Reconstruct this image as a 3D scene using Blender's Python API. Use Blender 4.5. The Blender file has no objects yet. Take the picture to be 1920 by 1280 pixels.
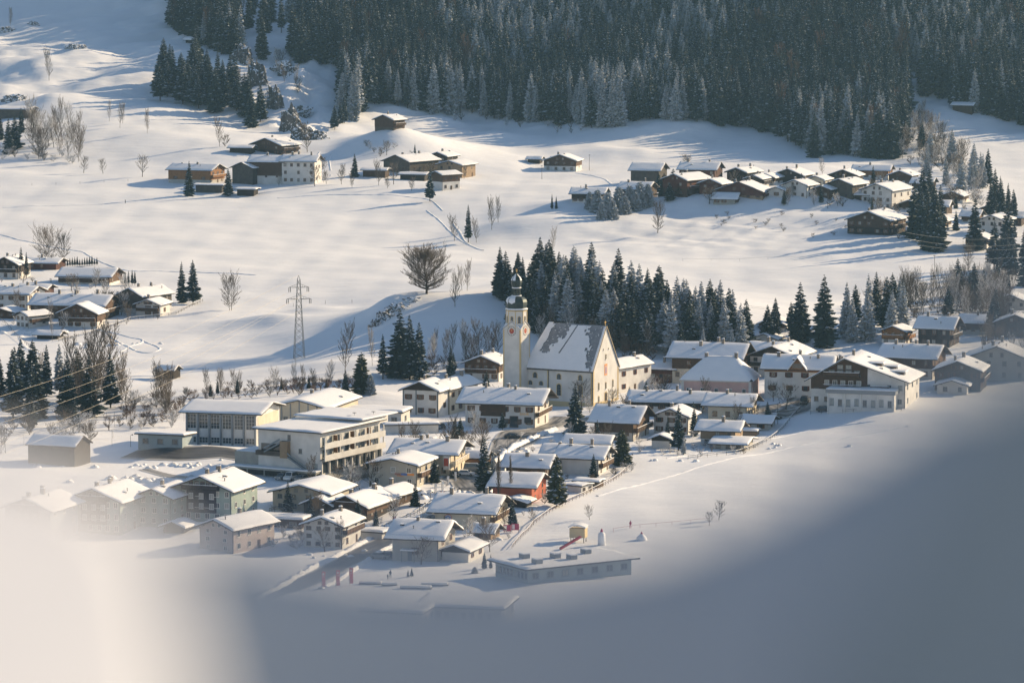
import bpy, bmesh, math, random
import numpy as np
from mathutils import Vector, Matrix
R = math.radians
rnd = random.Random(7)
S = bpy.context.scene
C = S.collection

# ------------------------------------------------------------------ camera
F = 7200.0                      # focal length in pixels of the 1920 px wide photograph (135 mm lens)
CAMZ = 136.5
PITCH = math.atan(790.0 / F)
cam_data = bpy.data.cameras.new('camera')
cam = bpy.data.objects.new('camera', cam_data); C.objects.link(cam)
cam.location = (0, 0, CAMZ)
cam.rotation_euler = (math.pi / 2 - PITCH, 0, 0)
cam_data.sensor_width = 36.0; cam_data.lens = 135.0
cam_data.clip_start = 0.1; cam_data.clip_end = 9000
cam_data.dof.use_dof = True
cam_data.dof.focus_distance = 1090.0
cam_data.dof.aperture_fstop = 2.6
S.camera = cam

# ------------------------------------------------------------------ light
SUN_AZ = R(33.0)                # measured from +X towards +Y (the sun stands right of and beyond the village)
SUN_EL = R(20.5)
sd = Vector((math.cos(SUN_EL) * math.cos(SUN_AZ), math.cos(SUN_EL) * math.sin(SUN_AZ), math.sin(SUN_EL)))
w = bpy.data.worlds.new('World'); S.world = w; w.use_nodes = True
nt = w.node_tree
bg = nt.nodes['Background']
sky = nt.nodes.new('ShaderNodeTexSky'); sky.sky_type = 'NISHITA'; sky.sun_disc = False
sky.sun_elevation = SUN_EL
sky.sun_rotation = math.pi / 2 - SUN_AZ
sky.altitude = 800; sky.air_density = 1.0; sky.dust_density = 1.2; sky.ozone_density = 1.4
nt.links.new(sky.outputs[0], bg.inputs[0]); bg.inputs[1].default_value = 0.088
sl = bpy.data.lights.new('sun', 'SUN'); sl.energy = 5.0; sl.angle = R(0.53); sl.color = (1.0, 0.775, 0.495)
so = bpy.data.objects.new('sun', sl); C.objects.link(so)
so.rotation_euler = sd.to_track_quat('Z', 'Y').to_euler()
S.view_settings.view_transform = 'Standard'; S.view_settings.look = 'None'
S.view_settings.exposure = 0.62; S.view_settings.gamma = 1.0; S.view_settings.use_curve_mapping = False
S.cycles.max_bounces = 5; S.cycles.diffuse_bounces = 2; S.cycles.glossy_bounces = 2
S.cycles.volume_bounces = 0; S.cycles.transparent_max_bounces = 6
S.cycles.use_adaptive_sampling = True; S.cycles.adaptive_threshold = 0.015

# ------------------------------------------------------------------ materials
def mat(name, col, rough=0.8, nscale=0, namt=0.0, col2=None, bump=0.0, bscale=None, wave=None, metal=0.0, spec=0.3, snow=0.0, snow_soft=0.15, coord='Object'):
    m = bpy.data.materials.new(name); m.use_nodes = True
    t = m.node_tree; b = t.nodes['Principled BSDF']
    b.inputs['Roughness'].default_value = rough; b.inputs['Metallic'].default_value = metal
    b.inputs['Specular IOR Level'].default_value = spec
    L = t.links.new
    tc = t.nodes.new('ShaderNodeTexCoord')
    src = None
    c1 = (*col, 1)
    if nscale:
        n = t.nodes.new('ShaderNodeTexNoise'); n.inputs['Scale'].default_value = nscale; n.inputs['Detail'].default_value = 5
        L(tc.outputs[coord], n.inputs['Vector'])
        r = t.nodes.new('ShaderNodeValToRGB')
        r.color_ramp.elements[0].position = 0.5 - 0.22; r.color_ramp.elements[1].position = 0.5 + 0.22
        c2 = col2 if col2 else tuple(max(0, c * (1 - namt)) for c in col)
        r.color_ramp.elements[0].color = (*c2, 1); r.color_ramp.elements[1].color = c1
        L(n.outputs['Fac'], r.inputs[0]); src = r.outputs[0]
    if wave:
        wv = t.nodes.new('ShaderNodeTexWave'); wv.inputs['Scale'].default_value = wave[0]; wv.bands_direction = wave[1]
        wv.inputs['Distortion'].default_value = 0.6; wv.inputs['Detail'].default_value = 2
        L(tc.outputs[coord], wv.inputs['Vector'])
        mx = t.nodes.new('ShaderNodeMixRGB'); mx.blend_type = 'MULTIPLY'; mx.inputs[0].default_value = wave[2]
        if src: L(src, mx.inputs[1])
        else: mx.inputs[1].default_value = c1
        L(wv.outputs['Color'], mx.inputs[2]); src = mx.outputs[0]
    if snow > 0:
        g = t.nodes.new('ShaderNodeNewGeometry'); sp = t.nodes.new('ShaderNodeSeparateXYZ'); L(g.outputs['Normal'], sp.inputs[0])
        n2 = t.nodes.new('ShaderNodeTexNoise'); n2.inputs['Scale'].default_value = 1.1; n2.inputs['Detail'].default_value = 4
        L(tc.outputs['Object'], n2.inputs['Vector'])
        ad = t.nodes.new('ShaderNodeMath'); ad.operation = 'MULTIPLY_ADD'
        ab = t.nodes.new('ShaderNodeMath'); ab.operation = 'ABSOLUTE'; L(sp.outputs['Z'], ab.inputs[0])
        L(ab.outputs[0], ad.inputs[0]); ad.inputs[1].default_value = 0.5; L(n2.outputs['Fac'], ad.inputs[2])
        mr = t.nodes.new('ShaderNodeMapRange'); L(ad.outputs[0], mr.inputs[0])
        th = 1.15 - snow * 0.8
        mr.inputs[1].default_value = th - snow_soft; mr.inputs[2].default_value = th + snow_soft
        mx = t.nodes.new('ShaderNodeMixRGB'); L(mr.outputs[0], mx.inputs[0])
        if src: L(src, mx.inputs[1])
        else: mx.inputs[1].default_value = c1
        mx.inputs[2].default_value = (0.78, 0.80, 0.83, 1); src = mx.outputs[0]
    if src: L(src, b.inputs['Base Color'])
    else: b.inputs['Base Color'].default_value = c1
    if bump:
        n = t.nodes.new('ShaderNodeTexNoise'); n.inputs['Scale'].default_value = bscale or 3; n.inputs['Detail'].default_value = 6
        L(tc.outputs[coord], n.inputs['Vector'])
        bp = t.nodes.new('ShaderNodeBump'); bp.inputs['Strength'].default_value = 1.0; bp.inputs['Distance'].default_value = bump
        L(n.outputs['Fac'], bp.inputs['Height']); L(bp.outputs[0], b.inputs['Normal'])
    return m

M = {}
def snow_material(name, big=True):
    m = bpy.data.materials.new(name); m.use_nodes = True
    t = m.node_tree; b = t.nodes['Principled BSDF']; L = t.links.new
    b.inputs['Roughness'].default_value = 0.75; b.inputs['Specular IOR Level'].default_value = 0.25
    tc = t.nodes.new('ShaderNodeTexCoord')
    n = t.nodes.new('ShaderNodeTexNoise'); n.inputs['Scale'].default_value = 0.02 if big else 0.4; n.inputs['Detail'].default_value = 6
    L(tc.outputs['Object'], n.inputs['Vector'])
    r = t.nodes.new('ShaderNodeValToRGB')
    r.color_ramp.elements[0].color = (0.80, 0.81, 0.83, 1); r.color_ramp.elements[1].color = (0.89, 0.89, 0.90, 1)
    L(n.outputs['Fac'], r.inputs[0]); L(r.outputs[0], b.inputs['Base Color'])
    last = None
    # drifted ripples and lumps
    mp = t.nodes.new('ShaderNodeMapping'); mp.inputs['Scale'].default_value = (0.35, 1.0, 1.0); mp.inputs['Rotation'].default_value = (0, 0, R(-14))
    L(tc.outputs['Object'], mp.inputs[0])
    specs = ((0.05, 0.16), (0.26, 0.24), (1.4, 0.07)) if big else ((1.2, 0.05), (5.0, 0.015))
    for sc, d in specs:
        q = t.nodes.new('ShaderNodeTexNoise'); q.inputs['Scale'].default_value = sc; q.inputs['Detail'].default_value = 4
        L(mp.outputs[0], q.inputs['Vector'])
        bp = t.nodes.new('ShaderNodeBump'); bp.inputs['Distance'].default_value = d
        L(q.outputs['Fac'], bp.inputs['Height'])
        if last: L(last.outputs[0], bp.inputs['Normal'])
        last = bp
    L(last.outputs[0], b.inputs['Normal'])
    return m
M['snow'] = snow_material('ground_snow')
M['rsnow'] = snow_material('lying_snow', False)
M['plaster'] = mat('white_plaster', (0.72, 0.70, 0.66), 0.9, 0.35, 0.24)
M['cream'] = mat('cream_plaster', (0.66, 0.59, 0.46), 0.9, 0.35, 0.24)
M['grey'] = mat('grey_plaster', (0.48, 0.46, 0.42), 0.9, 0.35, 0.26)
M['beige'] = mat('beige_plaster', (0.52, 0.48, 0.40), 0.9, 0.35, 0.24)
M['pink'] = mat('pink_plaster', (0.66, 0.43, 0.38), 0.9, 0.35, 0.24)
M['palepink'] = mat('pale_pink_plaster', (0.62, 0.52, 0.47), 0.9, 0.35, 0.24)
M['orange'] = mat('orange_plaster', (0.42, 0.12, 0.07), 0.9, 0.35, 0.26)
M['green'] = mat('pale_green_plaster', (0.36, 0.44, 0.40), 0.9, 0.35, 0.24)
M['bluegrey'] = mat('blue_grey_plaster', (0.33, 0.39, 0.41), 0.9, 0.5, 0.10)
M['stone'] = mat('rubble_stone', (0.36, 0.34, 0.31), 0.95, 1.6, 0.45, bump=0.08, bscale=2.0)
M['concrete'] = mat('concrete', (0.38, 0.37, 0.33), 0.9, 0.6, 0.25)
M['wood'] = mat('brown_boards', (0.13, 0.075, 0.045), 0.8, 0.8, 0.35, wave=(1.6, 'X', 0.5))
M['dwood'] = mat('dark_boards', (0.055, 0.04, 0.032), 0.8, 0.8, 0.35, wave=(1.6, 'X', 0.5))
M['gwood'] = mat('weathered_grey_boards', (0.17, 0.145, 0.12), 0.85, 0.7, 0.45, wave=(1.3, 'X', 0.6))
M['owood'] = mat('warm_orange_boards', (0.40, 0.19, 0.07), 0.75, 0.8, 0.3, wave=(1.6, 'Z', 0.4))
M['rwood'] = mat('red_brown_boards', (0.16, 0.055, 0.035), 0.8, 0.8, 0.35, wave=(1.6, 'X', 0.5))
M['lwood'] = mat('pale_boards', (0.42, 0.30, 0.19), 0.8, 0.8, 0.3, wave=(1.6, 'Z', 0.4))
M['roofdark'] = mat('dark_roof_edge', (0.05, 0.042, 0.038), 0.7)
M['tile'] = mat('slate_shingles', (0.42, 0.43, 0.46), 0.75, 0.9, 0.4, wave=(1.1, 'Z', 0.5))
M['tin'] = mat('grey_sheet_metal', (0.22, 0.24, 0.26), 0.5, metal=0.4)
M['glass'] = mat('window_glass', (0.035, 0.045, 0.055), 0.12, spec=0.8)
M['glasslight'] = mat('window_with_curtain', (0.42, 0.42, 0.38), 0.35, 2.0, 0.4)
M['wframe'] = mat('white_window_frame', (0.7, 0.68, 0.63), 0.7)
M['bframe'] = mat('brown_window_frame', (0.14, 0.075, 0.045), 0.7)
M['dframe'] = mat('grey_window_frame', (0.20, 0.23, 0.25), 0.7)
M['yellow'] = mat('ochre_trim', (0.60, 0.47, 0.26), 0.9)
M['brick'] = mat('chimney_render', (0.27, 0.24, 0.21), 0.9, 1.5, 0.35)
M['darkmetal'] = mat('dark_iron', (0.05, 0.05, 0.055), 0.5, metal=0.5)
M['copper'] = mat('patinated_copper', (0.045, 0.065, 0.06), 0.45, 1.2, 0.5, metal=0.3)
M['galv'] = mat('galvanised_steel', (0.20, 0.20, 0.195), 0.6, metal=0.3)
M['gold'] = mat('gold_leaf', (0.75, 0.48, 0.15), 0.4, metal=0.5)
M['cable'] = mat('aluminium_cable', (0.75, 0.66, 0.52), 0.5)
M['bark'] = mat('brown_bark', (0.085, 0.062, 0.045), 0.9, 2.0, 0.4)
M['palebark'] = mat('pale_bark', (0.20, 0.17, 0.14), 0.9, 2.0, 0.4)
M['twig'] = mat('bare_twigs', (0.135, 0.105, 0.078), 0.9, 0.8, 0.3)
M['ftwig'] = mat('frosted_twigs', (0.16, 0.12, 0.09), 0.9, 0.8, 0.3, snow=0.62)
M['rtwig'] = mat('reddish_twigs', (0.13, 0.075, 0.05), 0.9, 0.8, 0.3)
M['needle'] = mat('spruce_needles', (0.022, 0.043, 0.038), 0.85, 0.35, 0.0, col2=(0.014, 0.028, 0.028))
M['needlef'] = mat('frosted_spruce_needles', (0.032, 0.050, 0.040), 0.85, 0.35, 0.0, col2=(0.02, 0.034, 0.03), snow=0.36, snow_soft=0.2)
M['olive'] = mat('olive_pine_needles', (0.055, 0.065, 0.03), 0.85, 0.5, 0.3)
M['hedge'] = mat('hedge_leaves', (0.04, 0.05, 0.035), 0.9, 0.9, 0.4, snow=0.55)
M['road'] = None
M['rock'] = mat('grey_rock', (0.12, 0.115, 0.11), 0.95, 0.35, 0.5, snow=0.50, snow_soft=0.05)
M['red'] = mat('red_cloth', (0.60, 0.05, 0.06), 0.8)
M['white'] = mat('white_cloth', (0.75, 0.74, 0.72), 0.8)
M['greenban'] = mat('green_banner_print', (0.10, 0.36, 0.13), 0.8)
M['black'] = mat('black_rubber', (0.03, 0.03, 0.03), 0.8)
M['clockred'] = mat('clock_red', (0.42, 0.08, 0.05), 0.8)
M['blue'] = mat('blue_print', (0.10, 0.17, 0.42), 0.8)
M['orangeprint'] = mat('orange_print', (0.80, 0.30, 0.06), 0.8)
M['skin'] = mat('skin', (0.45, 0.28, 0.2), 0.7)
M['jacketred'] = mat('red_jacket', (0.40, 0.06, 0.12), 0.8)
M['jacketdark'] = mat('dark_jacket', (0.05, 0.055, 0.07), 0.8)

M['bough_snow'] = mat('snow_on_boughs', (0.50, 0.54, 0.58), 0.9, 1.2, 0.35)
M['shadesnow'] = mat('shaded_bank_snow', (0.27, 0.34, 0.45), 0.9, 6.0, 0.06, bump=0.004, bscale=40)  # snow darkened and blued to carry the near bank's shade
M['humpgrey'] = mat('dark_hump_grey', (0.21, 0.265, 0.315), 0.95, 7.0, 0.10, bump=0.004, bscale=60)  # even dark blue grey of the right-hand hump
def paint(name, c): return mat(name, c, 0.3, spec=0.6)
M['carwhite'] = paint('white_car_paint', (0.65, 0.65, 0.63))
M['carblack'] = paint('black_car_paint', (0.03, 0.033, 0.04))
M['carblue'] = paint('dark_blue_car_paint', (0.03, 0.05, 0.10))
M['cargrey'] = paint('grey_car_paint', (0.22, 0.23, 0.24))

# road: dark wet asphalt with packed snow between the wheel tracks (v runs across the road)
def road_material(name, snowy):
    m = bpy.data.materials.new(name); m.use_nodes = True
    t = m.node_tree; b = t.nodes['Principled BSDF']; L = t.links.new
    b.inputs['Roughness'].default_value = 0.55
    uv = t.nodes.new('ShaderNodeUVMap'); sp = t.nodes.new('ShaderNodeSeparateXYZ'); L(uv.outputs[0], sp.inputs[0])
    n = t.nodes.new('ShaderNodeTexNoise'); n.inputs['Scale'].default_value = 1.0; n.inputs['Detail'].default_value = 5
    mp = t.nodes.new('ShaderNodeMapping'); mp.inputs['Scale'].default_value = (0.08, 6.0, 1.0); L(uv.outputs[0], mp.inputs[0]); L(mp.outputs[0], n.inputs['Vector'])
    r = t.nodes.new('ShaderNodeValToRGB'); L(n.outputs['Fac'], r.inputs[0])
    e = r.color_ramp.elements
    e[0].position = 0.38; e[0].color = (0.055, 0.055, 0.058, 1)
    e[1].position = 0.62; e[1].color = (0.40, 0.38, 0.35, 1) if snowy else (0.13, 0.125, 0.12, 1)
    # slushy edges
    a = t.nodes.new('ShaderNodeMath'); a.operation = 'SUBTRACT'; L(sp.outputs[1], a.inputs[0]); a.inputs[1].default_value = 0.5
    c = t.nodes.new('ShaderNodeMath'); c.operation = 'ABSOLUTE'; L(a.outputs[0], c.inputs[0])
    d = t.nodes.new('ShaderNodeMath'); d.operation = 'MULTIPLY_ADD'; L(n.outputs['Fac'], d.inputs[0]); d.inputs[1].default_value = 0.16; L(c.outputs[0], d.inputs[2])
    mr = t.nodes.new('ShaderNodeMapRange'); L(d.outputs[0], mr.inputs[0]); mr.inputs[1].default_value = 0.45; mr.inputs[2].default_value = 0.56
    mx = t.nodes.new('ShaderNodeMixRGB'); L(mr.outputs[0], mx.inputs[0]); L(r.outputs[0], mx.inputs[1]); mx.inputs[2].default_value = (0.62, 0.60, 0.57, 1)
    L(mx.outputs[0], b.inputs['Base Color'])
    return m
M['road'] = road_material('wet_asphalt', False)
M['slush'] = road_material('slushy_asphalt', True)

# ------------------------------------------------------------------ mesh helpers
class MB:
    def __init__(s): s.v = []; s.f = []; s.m = []; s.mats = []; s.sm = []
    def mi(s, m):
        m = M[m] if isinstance(m, str) else m
        if m not in s.mats: s.mats.append(m)
        return s.mats.index(m)
    def add(s, vs, fs, m, smooth=False):
        o = len(s.v); s.v.extend(vs); k = s.mi(m)
        for f in fs: s.f.append([i + o for i in f]); s.m.append(k); s.sm.append(smooth)
    def box(s, x0, x1, y0, y1, z0, z1, m):
        s.add([(x0,y0,z0),(x1,y0,z0),(x1,y1,z0),(x0,y1,z0),(x0,y0,z1),(x1,y0,z1),(x1,y1,z1),(x0,y1,z1)],
              [(0,3,2,1),(4,5,6,7),(0,1,5,4),(1,2,6,5),(2,3,7,6),(3,0,4,7)], m)
    def hexa(s, p, m): s.add(p, [(0,3,2,1),(4,5,6,7),(0,1,5,4),(1,2,6,5),(2,3,7,6),(3,0,4,7)], m)
    def tube(s, p0, p1, r0, r1, m, n=3, caps=False, smooth=True):
        p0 = Vector(p0); p1 = Vector(p1); d = p1 - p0
        if d.length < 1e-6: return
        d.normalize(); a = d.orthogonal().normalized(); b = d.cross(a)
        vs = []
        for p, r in ((p0, r0), (p1, r1)):
            for i in range(n):
                t = 2 * math.pi * i / n; q = p + a * (r * math.cos(t)) + b * (r * math.sin(t)); vs.append(tuple(q))
        fs = [(i, (i+1) % n, n + (i+1) % n, n + i) for i in range(n)]
        if caps: fs += [tuple(range(n-1, -1, -1)), tuple(range(n, 2*n))]
        s.add(vs, fs, m, smooth)
    def lathe(s, prof, n, m, cx=0, cy=0, smooth=True, ph=0.0):
        vs = []; fs = []
        for r, z in prof:
            for i in range(n):
                t = 2 * math.pi * i / n + ph; vs.append((cx + r * math.cos(t), cy + r * math.sin(t), z))
        for k in range(len(prof) - 1):
            for i in range(n):
                a = k*n + i; b = k*n + (i+1) % n; fs.append((a, b, b + n, a + n))
        fs.append(tuple(range(n-1, -1, -1))); fs.append(tuple(range((len(prof)-1)*n, len(prof)*n)))
        s.add(vs, fs, m, smooth)
    def mesh(s, name):
        me = bpy.data.meshes.new(name); me.from_pydata(s.v, [], s.f)
        for m in s.mats: me.materials.append(m)
        me.polygons.foreach_set('material_index', s.m)
        me.polygons.foreach_set('use_smooth', s.sm)
        me.update(); return me
    def obj(s, name, parent=None, loc=(0,0,0), rz=0.0):
        return put(name, s.mesh(name), parent, loc, rz)

def put(name, me, parent=None, loc=(0,0,0), rz=0.0, sc=None):
    o = bpy.data.objects.new(name, me); C.objects.link(o)
    o.location = loc; o.rotation_euler = (0, 0, rz)
    if sc is not None: o.scale = sc if hasattr(sc, '__len__') else (sc, sc, sc)
    if parent: o.parent = parent
    return o
def tag(o, label, cat, group=None):
    o['label'] = label; o['category'] = cat
    if group: o['group'] = group
    return o
def thing(name, label, cat, loc, rz=0.0, group=None):
    o = bpy.data.objects.new(name, None); C.objects.link(o); o.empty_display_size = 0.5
    o.location = loc; o.rotation_euler = (0, 0, rz)
    return tag(o, label, cat, group)
def structure(o): o['kind'] = 'structure'; return o
def stuff(o): o['kind'] = 'stuff'; return o

# ------------------------------------------------------------------ terrain
# survey points: (bearing in photo px, elevation in photo px, distance ahead in m)
CP = [(-300,1200,735),(400,1200,735),(960,1200,735),(1500,1200,735),(2200,1200,735),
 (-200,1000,870),(0,1010,868),(500,1050,842),(1000,1050,840),(1500,1000,872),(2000,1000,860),(2400,1000,860),
 (-300,870,962),(100,870,965),(600,900,942),(900,880,957),(1100,900,945),(1300,860,977),(1600,860,975),(1900,850,975),(2300,850,970),
 (300,800,1036),(0,800,1034),(-300,780,1040),(600,810,1026),(1100,765,1080),(1000,770,1075),(1200,790,1045),(1450,790,1040),(1600,758,1046),(1900,740,1062),(2300,730,1070),(1300,740,1092),
 (150,735,1108),(350,735,1106),(600,725,1118),(800,710,1140),(870,700,1155),(950,690,1165),(1150,690,1162),(1250,680,1172),(1400,665,1185),(1550,665,1182),(1700,640,1200),(1900,640,1190),(2300,620,1210),
 (640,662,1175),(720,640,1188),(700,606,1205),(735,580,1214),(780,560,1222),(850,548,1228),(950,545,1232),(880,620,1190),(950,610,1195),(1100,530,1240),(1100,600,1200),(1200,560,1230),(1200,620,1195),(1300,600,1220),(1400,640,1200),
 (560,672,1185),(560,600,1275),(640,585,1290),(480,600,1275),(480,640,1225),(300,640,1232),(100,640,1235),(0,560,1335),(-300,560,1335),(200,560,1335),(330,575,1310),(430,580,1302),(560,500,1432),(400,500,1432),(250,450,1530),(0,450,1535),(-300,450,1540),
 (600,400,1620),(300,400,1622),(0,390,1645),(-300,390,1650),(820,460,1520),(890,400,1600),(700,450,1530),(750,345,1705),(500,350,1705),(200,340,1725),(0,320,1760),(-300,310,1780),(980,350,1700),
 (900,500,1400),(1000,500,1400),(1150,500,1430),(1250,530,1400),(1350,540,1385),(1480,560,1345),(1600,565,1335),(1750,570,1320),(1900,560,1330),(2300,560,1330),
 (1100,385,1585),(1180,400,1580),(1300,385,1590),(1450,378,1600),(1560,390,1580),(1650,430,1530),(960,430,1550),(1050,440,1535),(1200,460,1500),(1350,460,1500),(1500,470,1480),(1650,500,1430),(1760,520,1390),
 (1240,355,1650),(1450,350,1660),(1600,350,1665),(1100,365,1640),(1750,400,1590),(1900,440,1530),(2300,420,1560),(1850,400,1620),(1800,360,1690),(1900,350,1720),
 (1200,325,1760),(1000,315,1800),(1060,300,1840),(1400,305,1800),(1230,228,1960),(1130,262,1900),(1330,232,1955),(1450,250,1925),(1550,290,1850),(900,215,2005),(1000,235,1975),(900,270,1880),(1650,300,1830),(1650,250,1900),
 (730,248,1850),(700,290,1790),(780,275,1810),(830,320,1770),(640,300,1800),(620,260,1870),
 (450,290,1800),(300,300,1795),(300,255,1850),(150,300,1800),(50,300,1800),(100,240,1880),(-300,260,1880),(200,210,1925),(300,180,1970),(100,180,1975),(100,100,2110),(300,90,2120),(0,0,2320),(250,0,2290),(-300,0,2350),(440,230,1925),(500,200,1965),(540,150,2020),(520,60,2140),(600,0,2240),
 (700,200,1990),(700,100,2105),(700,0,2240),(1100,190,2015),(1100,100,2100),(1100,0,2200),(1400,200,1980),(1500,100,2055),(1500,0,2140),(1800,185,1975),(1720,170,1985),(1700,100,2055),(1900,235,1935),(1700,0,2160),(1900,0,2190),(1900,110,2080),(2300,240,1930),(2300,0,2200)]
PC, PS = math.cos(PITCH), math.sin(PITCH)
def ray(px, py):
    x = (px - 960) / F; y = -(py - 640) / F
    d = Vector((x, PC + y * PS, -PS + y * PC))
    return d / d.y
pts = []
for px, py, Y in CP:
    d = ray(px, py); pts.append((d.x * Y, Y, CAMZ + d.z * Y))
# far mountain and flanks (x, y, z in metres)
for X in (-800, -400, 0, 400, 800):
    pts.append((X, 3000, 360)); pts.append((X, 2600, 225))
    pts.append((X * 1.2, 640, -2))
for Y, Z in ((900, 2), (1200, 10), (1600, 28), (2000, 75)):
    pts.append((-700, Y, Z)); pts.append((760, Y, Z + 6))
pts = np.array(pts)
SC_ = 500.0
def _tps(P, lam=2e-4):
    n = len(P); xy = P[:, :2] / SC_
    d = np.sqrt(((xy[:, None] - xy[None]) ** 2).sum(-1)); K = np.where(d > 0, d * d * np.log(d + 1e-12), 0) + lam * np.eye(n)
    A = np.zeros((n + 3, n + 3)); A[:n, :n] = K; A[:n, n] = 1; A[:n, n+1:] = xy; A[n, :n] = 1; A[n+1:, :n] = xy.T
    return np.linalg.solve(A, np.r_[P[:, 2], 0, 0, 0]), xy
Wt, XYt = _tps(pts)
def tps(X, Y):
    q = np.stack([X, Y], -1).reshape(-1, 2) / SC_; out = np.zeros(len(q)); n = len(XYt)
    for i in range(0, len(q), 20000):
        s = q[i:i+20000]; d2 = ((s[:, None] - XYt[None]) ** 2).sum(-1)
        out[i:i+20000] = (0.5 * d2 * np.log(d2 + 1e-12)) @ Wt[:n] + Wt[n] + s @ Wt[n+1:]
    return out.reshape(X.shape)
rs = np.random.RandomState(5)
def waves(X, Y, wl, amp, k=10):
    z = np.zeros_like(X)
    for i in range(k):
        a = rs.rand() * math.pi * 2; L_ = wl * (0.6 + rs.rand()); p = rs.rand() * 7
        z += np.sin((X * math.cos(a) + Y * math.sin(a)) * 2 * math.pi / L_ + p)
    return z * amp / math.sqrt(k)
def axis(segs):
    out = [segs[0][0]]
    for a, b, st in segs:
        n = max(1, int(round((b - a) / st))); out += list(a + (b - a) * (np.arange(1, n + 1) / n))
    return np.array(out)
GX = axis([(-1500,-900,100),(-900,-420,30),(-420,-330,6),(-330,-110,3),(-110,-4,2.4),(-4,4,1.0),(4,110,2.4),(110,330,3),(330,480,6),(480,900,30),(900,1500,100)])
GY = axis([(-60,-4,8),(-4,8,1.0),(8,60,6),(60,640,20),(640,760,4),(760,1240,2.4),(1240,1900,3.0),(1900,2280,4.0),(2280,2700,14),(2700,3400,60)])
XX, YY = np.meshgrid(GX, GY)
far = tps(XX, np.clip(YY, 640, 3100))
far = np.where(YY > 3100, far + (YY - 3100) * 0.15, far)
ZV = far + waves(XX, YY, 60, 0.35) + waves(XX, YY, 22, 0.14)
# rougher ground: upper left pasture, rocky gully, slopes under the terrace
PXg = 960 + XX / np.maximum(YY, 1) * F
rough = np.clip((YY - 1850) / 150, 0, 1)
ZV += rough * (waves(XX, YY, 45, 1.6) + waves(XX, YY, 16, 0.5) + waves(XX, YY, 9, 0.22))
gul = np.exp(-((PXg - 560) / 55) ** 2) * np.clip((YY - 1870) / 60, 0, 1) * np.clip((2250 - YY) / 100, 0, 1)
ZV += gul * (waves(XX, YY, 26, 2.6) + waves(XX, YY, 11, 1.3))
sl2 = np.exp(-((PXg - 1330) / 200) ** 2) * np.exp(-((YY - 1530) / 50) ** 2)
ZV += sl2 * (waves(XX, YY, 12, 0.35) + waves(XX, YY, 8, 0.25))
def unpix(px, Y): return (px - 960) / F * Y
# single humps: (photo px, distance, height, half width, half depth)
for px, Yd, hh, wx_, wy_ in ((500, 1262, 3.2, 15, 9), (590, 1300, 1.6, 10, 7), (350, 1190, 1.5, 26, 10), (735, 1822, 6.5, 19, 20), (1238, 1935, 7.5, 40, 26), (1165, 1860, 2.5, 22, 15),
      (60, 2060, 5, 22, 26), (165, 2085, 5, 20, 16), (100, 1945, 4, 26, 20), (720, 1216, 3.0, 7, 9), (770, 1222, 2.0, 8, 8), (640, 1155, 1.5, 20, 8), (1600, 1550, 2.5, 30, 14), (1190, 1560, 2.0, 14, 12), (340, 985, 2.4, 13, 7), (1010, 1548, 4.5, 26, 18), (1330, 1588, 4.2, 62, 15), (1520, 1592, 3.4, 42, 15), (690, 1090, 2.6, 16, 12)):
    xc = unpix(px, Yd); ZV += hh * np.exp(-((XX - xc) / wx_) ** 2 - ((YY - Yd) / wy_) ** 2)
# the camera's own hillside
hill = np.interp(YY, [-60, 0, 3, 8, 30, 100, 300, 600, 700], [138, CAMZ - 0.62, CAMZ - 0.70, CAMZ - 2.2, 128, 104, 52, 4, -2])
k_ = np.clip((700 - YY) / 140, 0, 1); k_ = k_ * k_ * (3 - 2 * k_)
ZZ = ZV * (1 - k_) + hill * k_
def HZ(x, y):
    x = np.clip(x, GX[0] + .01, GX[-1] - .01); y = np.clip(y, GY[0] + .01, GY[-1] - .01)
    i = np.searchsorted(GX, x) - 1; j = np.searchsorted(GY, y) - 1
    u = (x - GX[i]) / (GX[i+1] - GX[i]); v = (y - GY[j]) / (GY[j+1] - GY[j])
    return (ZZ[j, i] * (1-u) + ZZ[j, i+1] * u) * (1-v) + (ZZ[j+1, i] * (1-u) + ZZ[j+1, i+1] * u) * v
def hz(x, y): return float(HZ(np.array([x]), np.array([y]))[0])
_ys = np.arange(700, 2700, 1.0)
def G(px, py):
    """the point of the ground seen at a place of the photograph"""
    d = ray(px, py); z = CAMZ + d.z * _ys; h = HZ(d.x * _ys, _ys)
    k = np.argmax(z <= h)
    if z[k] > h[k]: k = len(_ys) - 1
    Y = float(_ys[k])
    return Vector((d.x * Y, Y, float(h[k])))
def mpp(p): return p[1] / F      # metres per photo pixel

# flatten ground under roads is not needed: roads ride on the snow surface
nx, ny = len(GX), len(GY)
def build_ground():
    vs = np.stack([XX, YY, ZZ], -1).reshape(-1, 3)
    idx = np.arange(nx * ny).reshape(ny, nx)
    q = np.stack([idx[:-1, :-1], idx[:-1, 1:], idx[1:, 1:], idx[1:, :-1]], -1).reshape(-1, 4)
    me = bpy.data.meshes.new('ground'); me.vertices.add(len(vs)); me.vertices.foreach_set('co', vs.ravel())
    me.loops.add(q.size); me.loops.foreach_set('vertex_index', q.ravel().astype(np.int32))
    me.polygons.add(len(q)); me.polygons.foreach_set('loop_start', np.arange(0, q.size, 4, dtype=np.int32))
    me.polygons.foreach_set('use_smooth', np.ones(len(q), bool)); me.update(calc_edges=True); me.validate()
    me.materials.append(M['snow'])
    return structure(put('ground', me))
build_ground()
STEAM = False
HAZE = 0.00005
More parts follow.
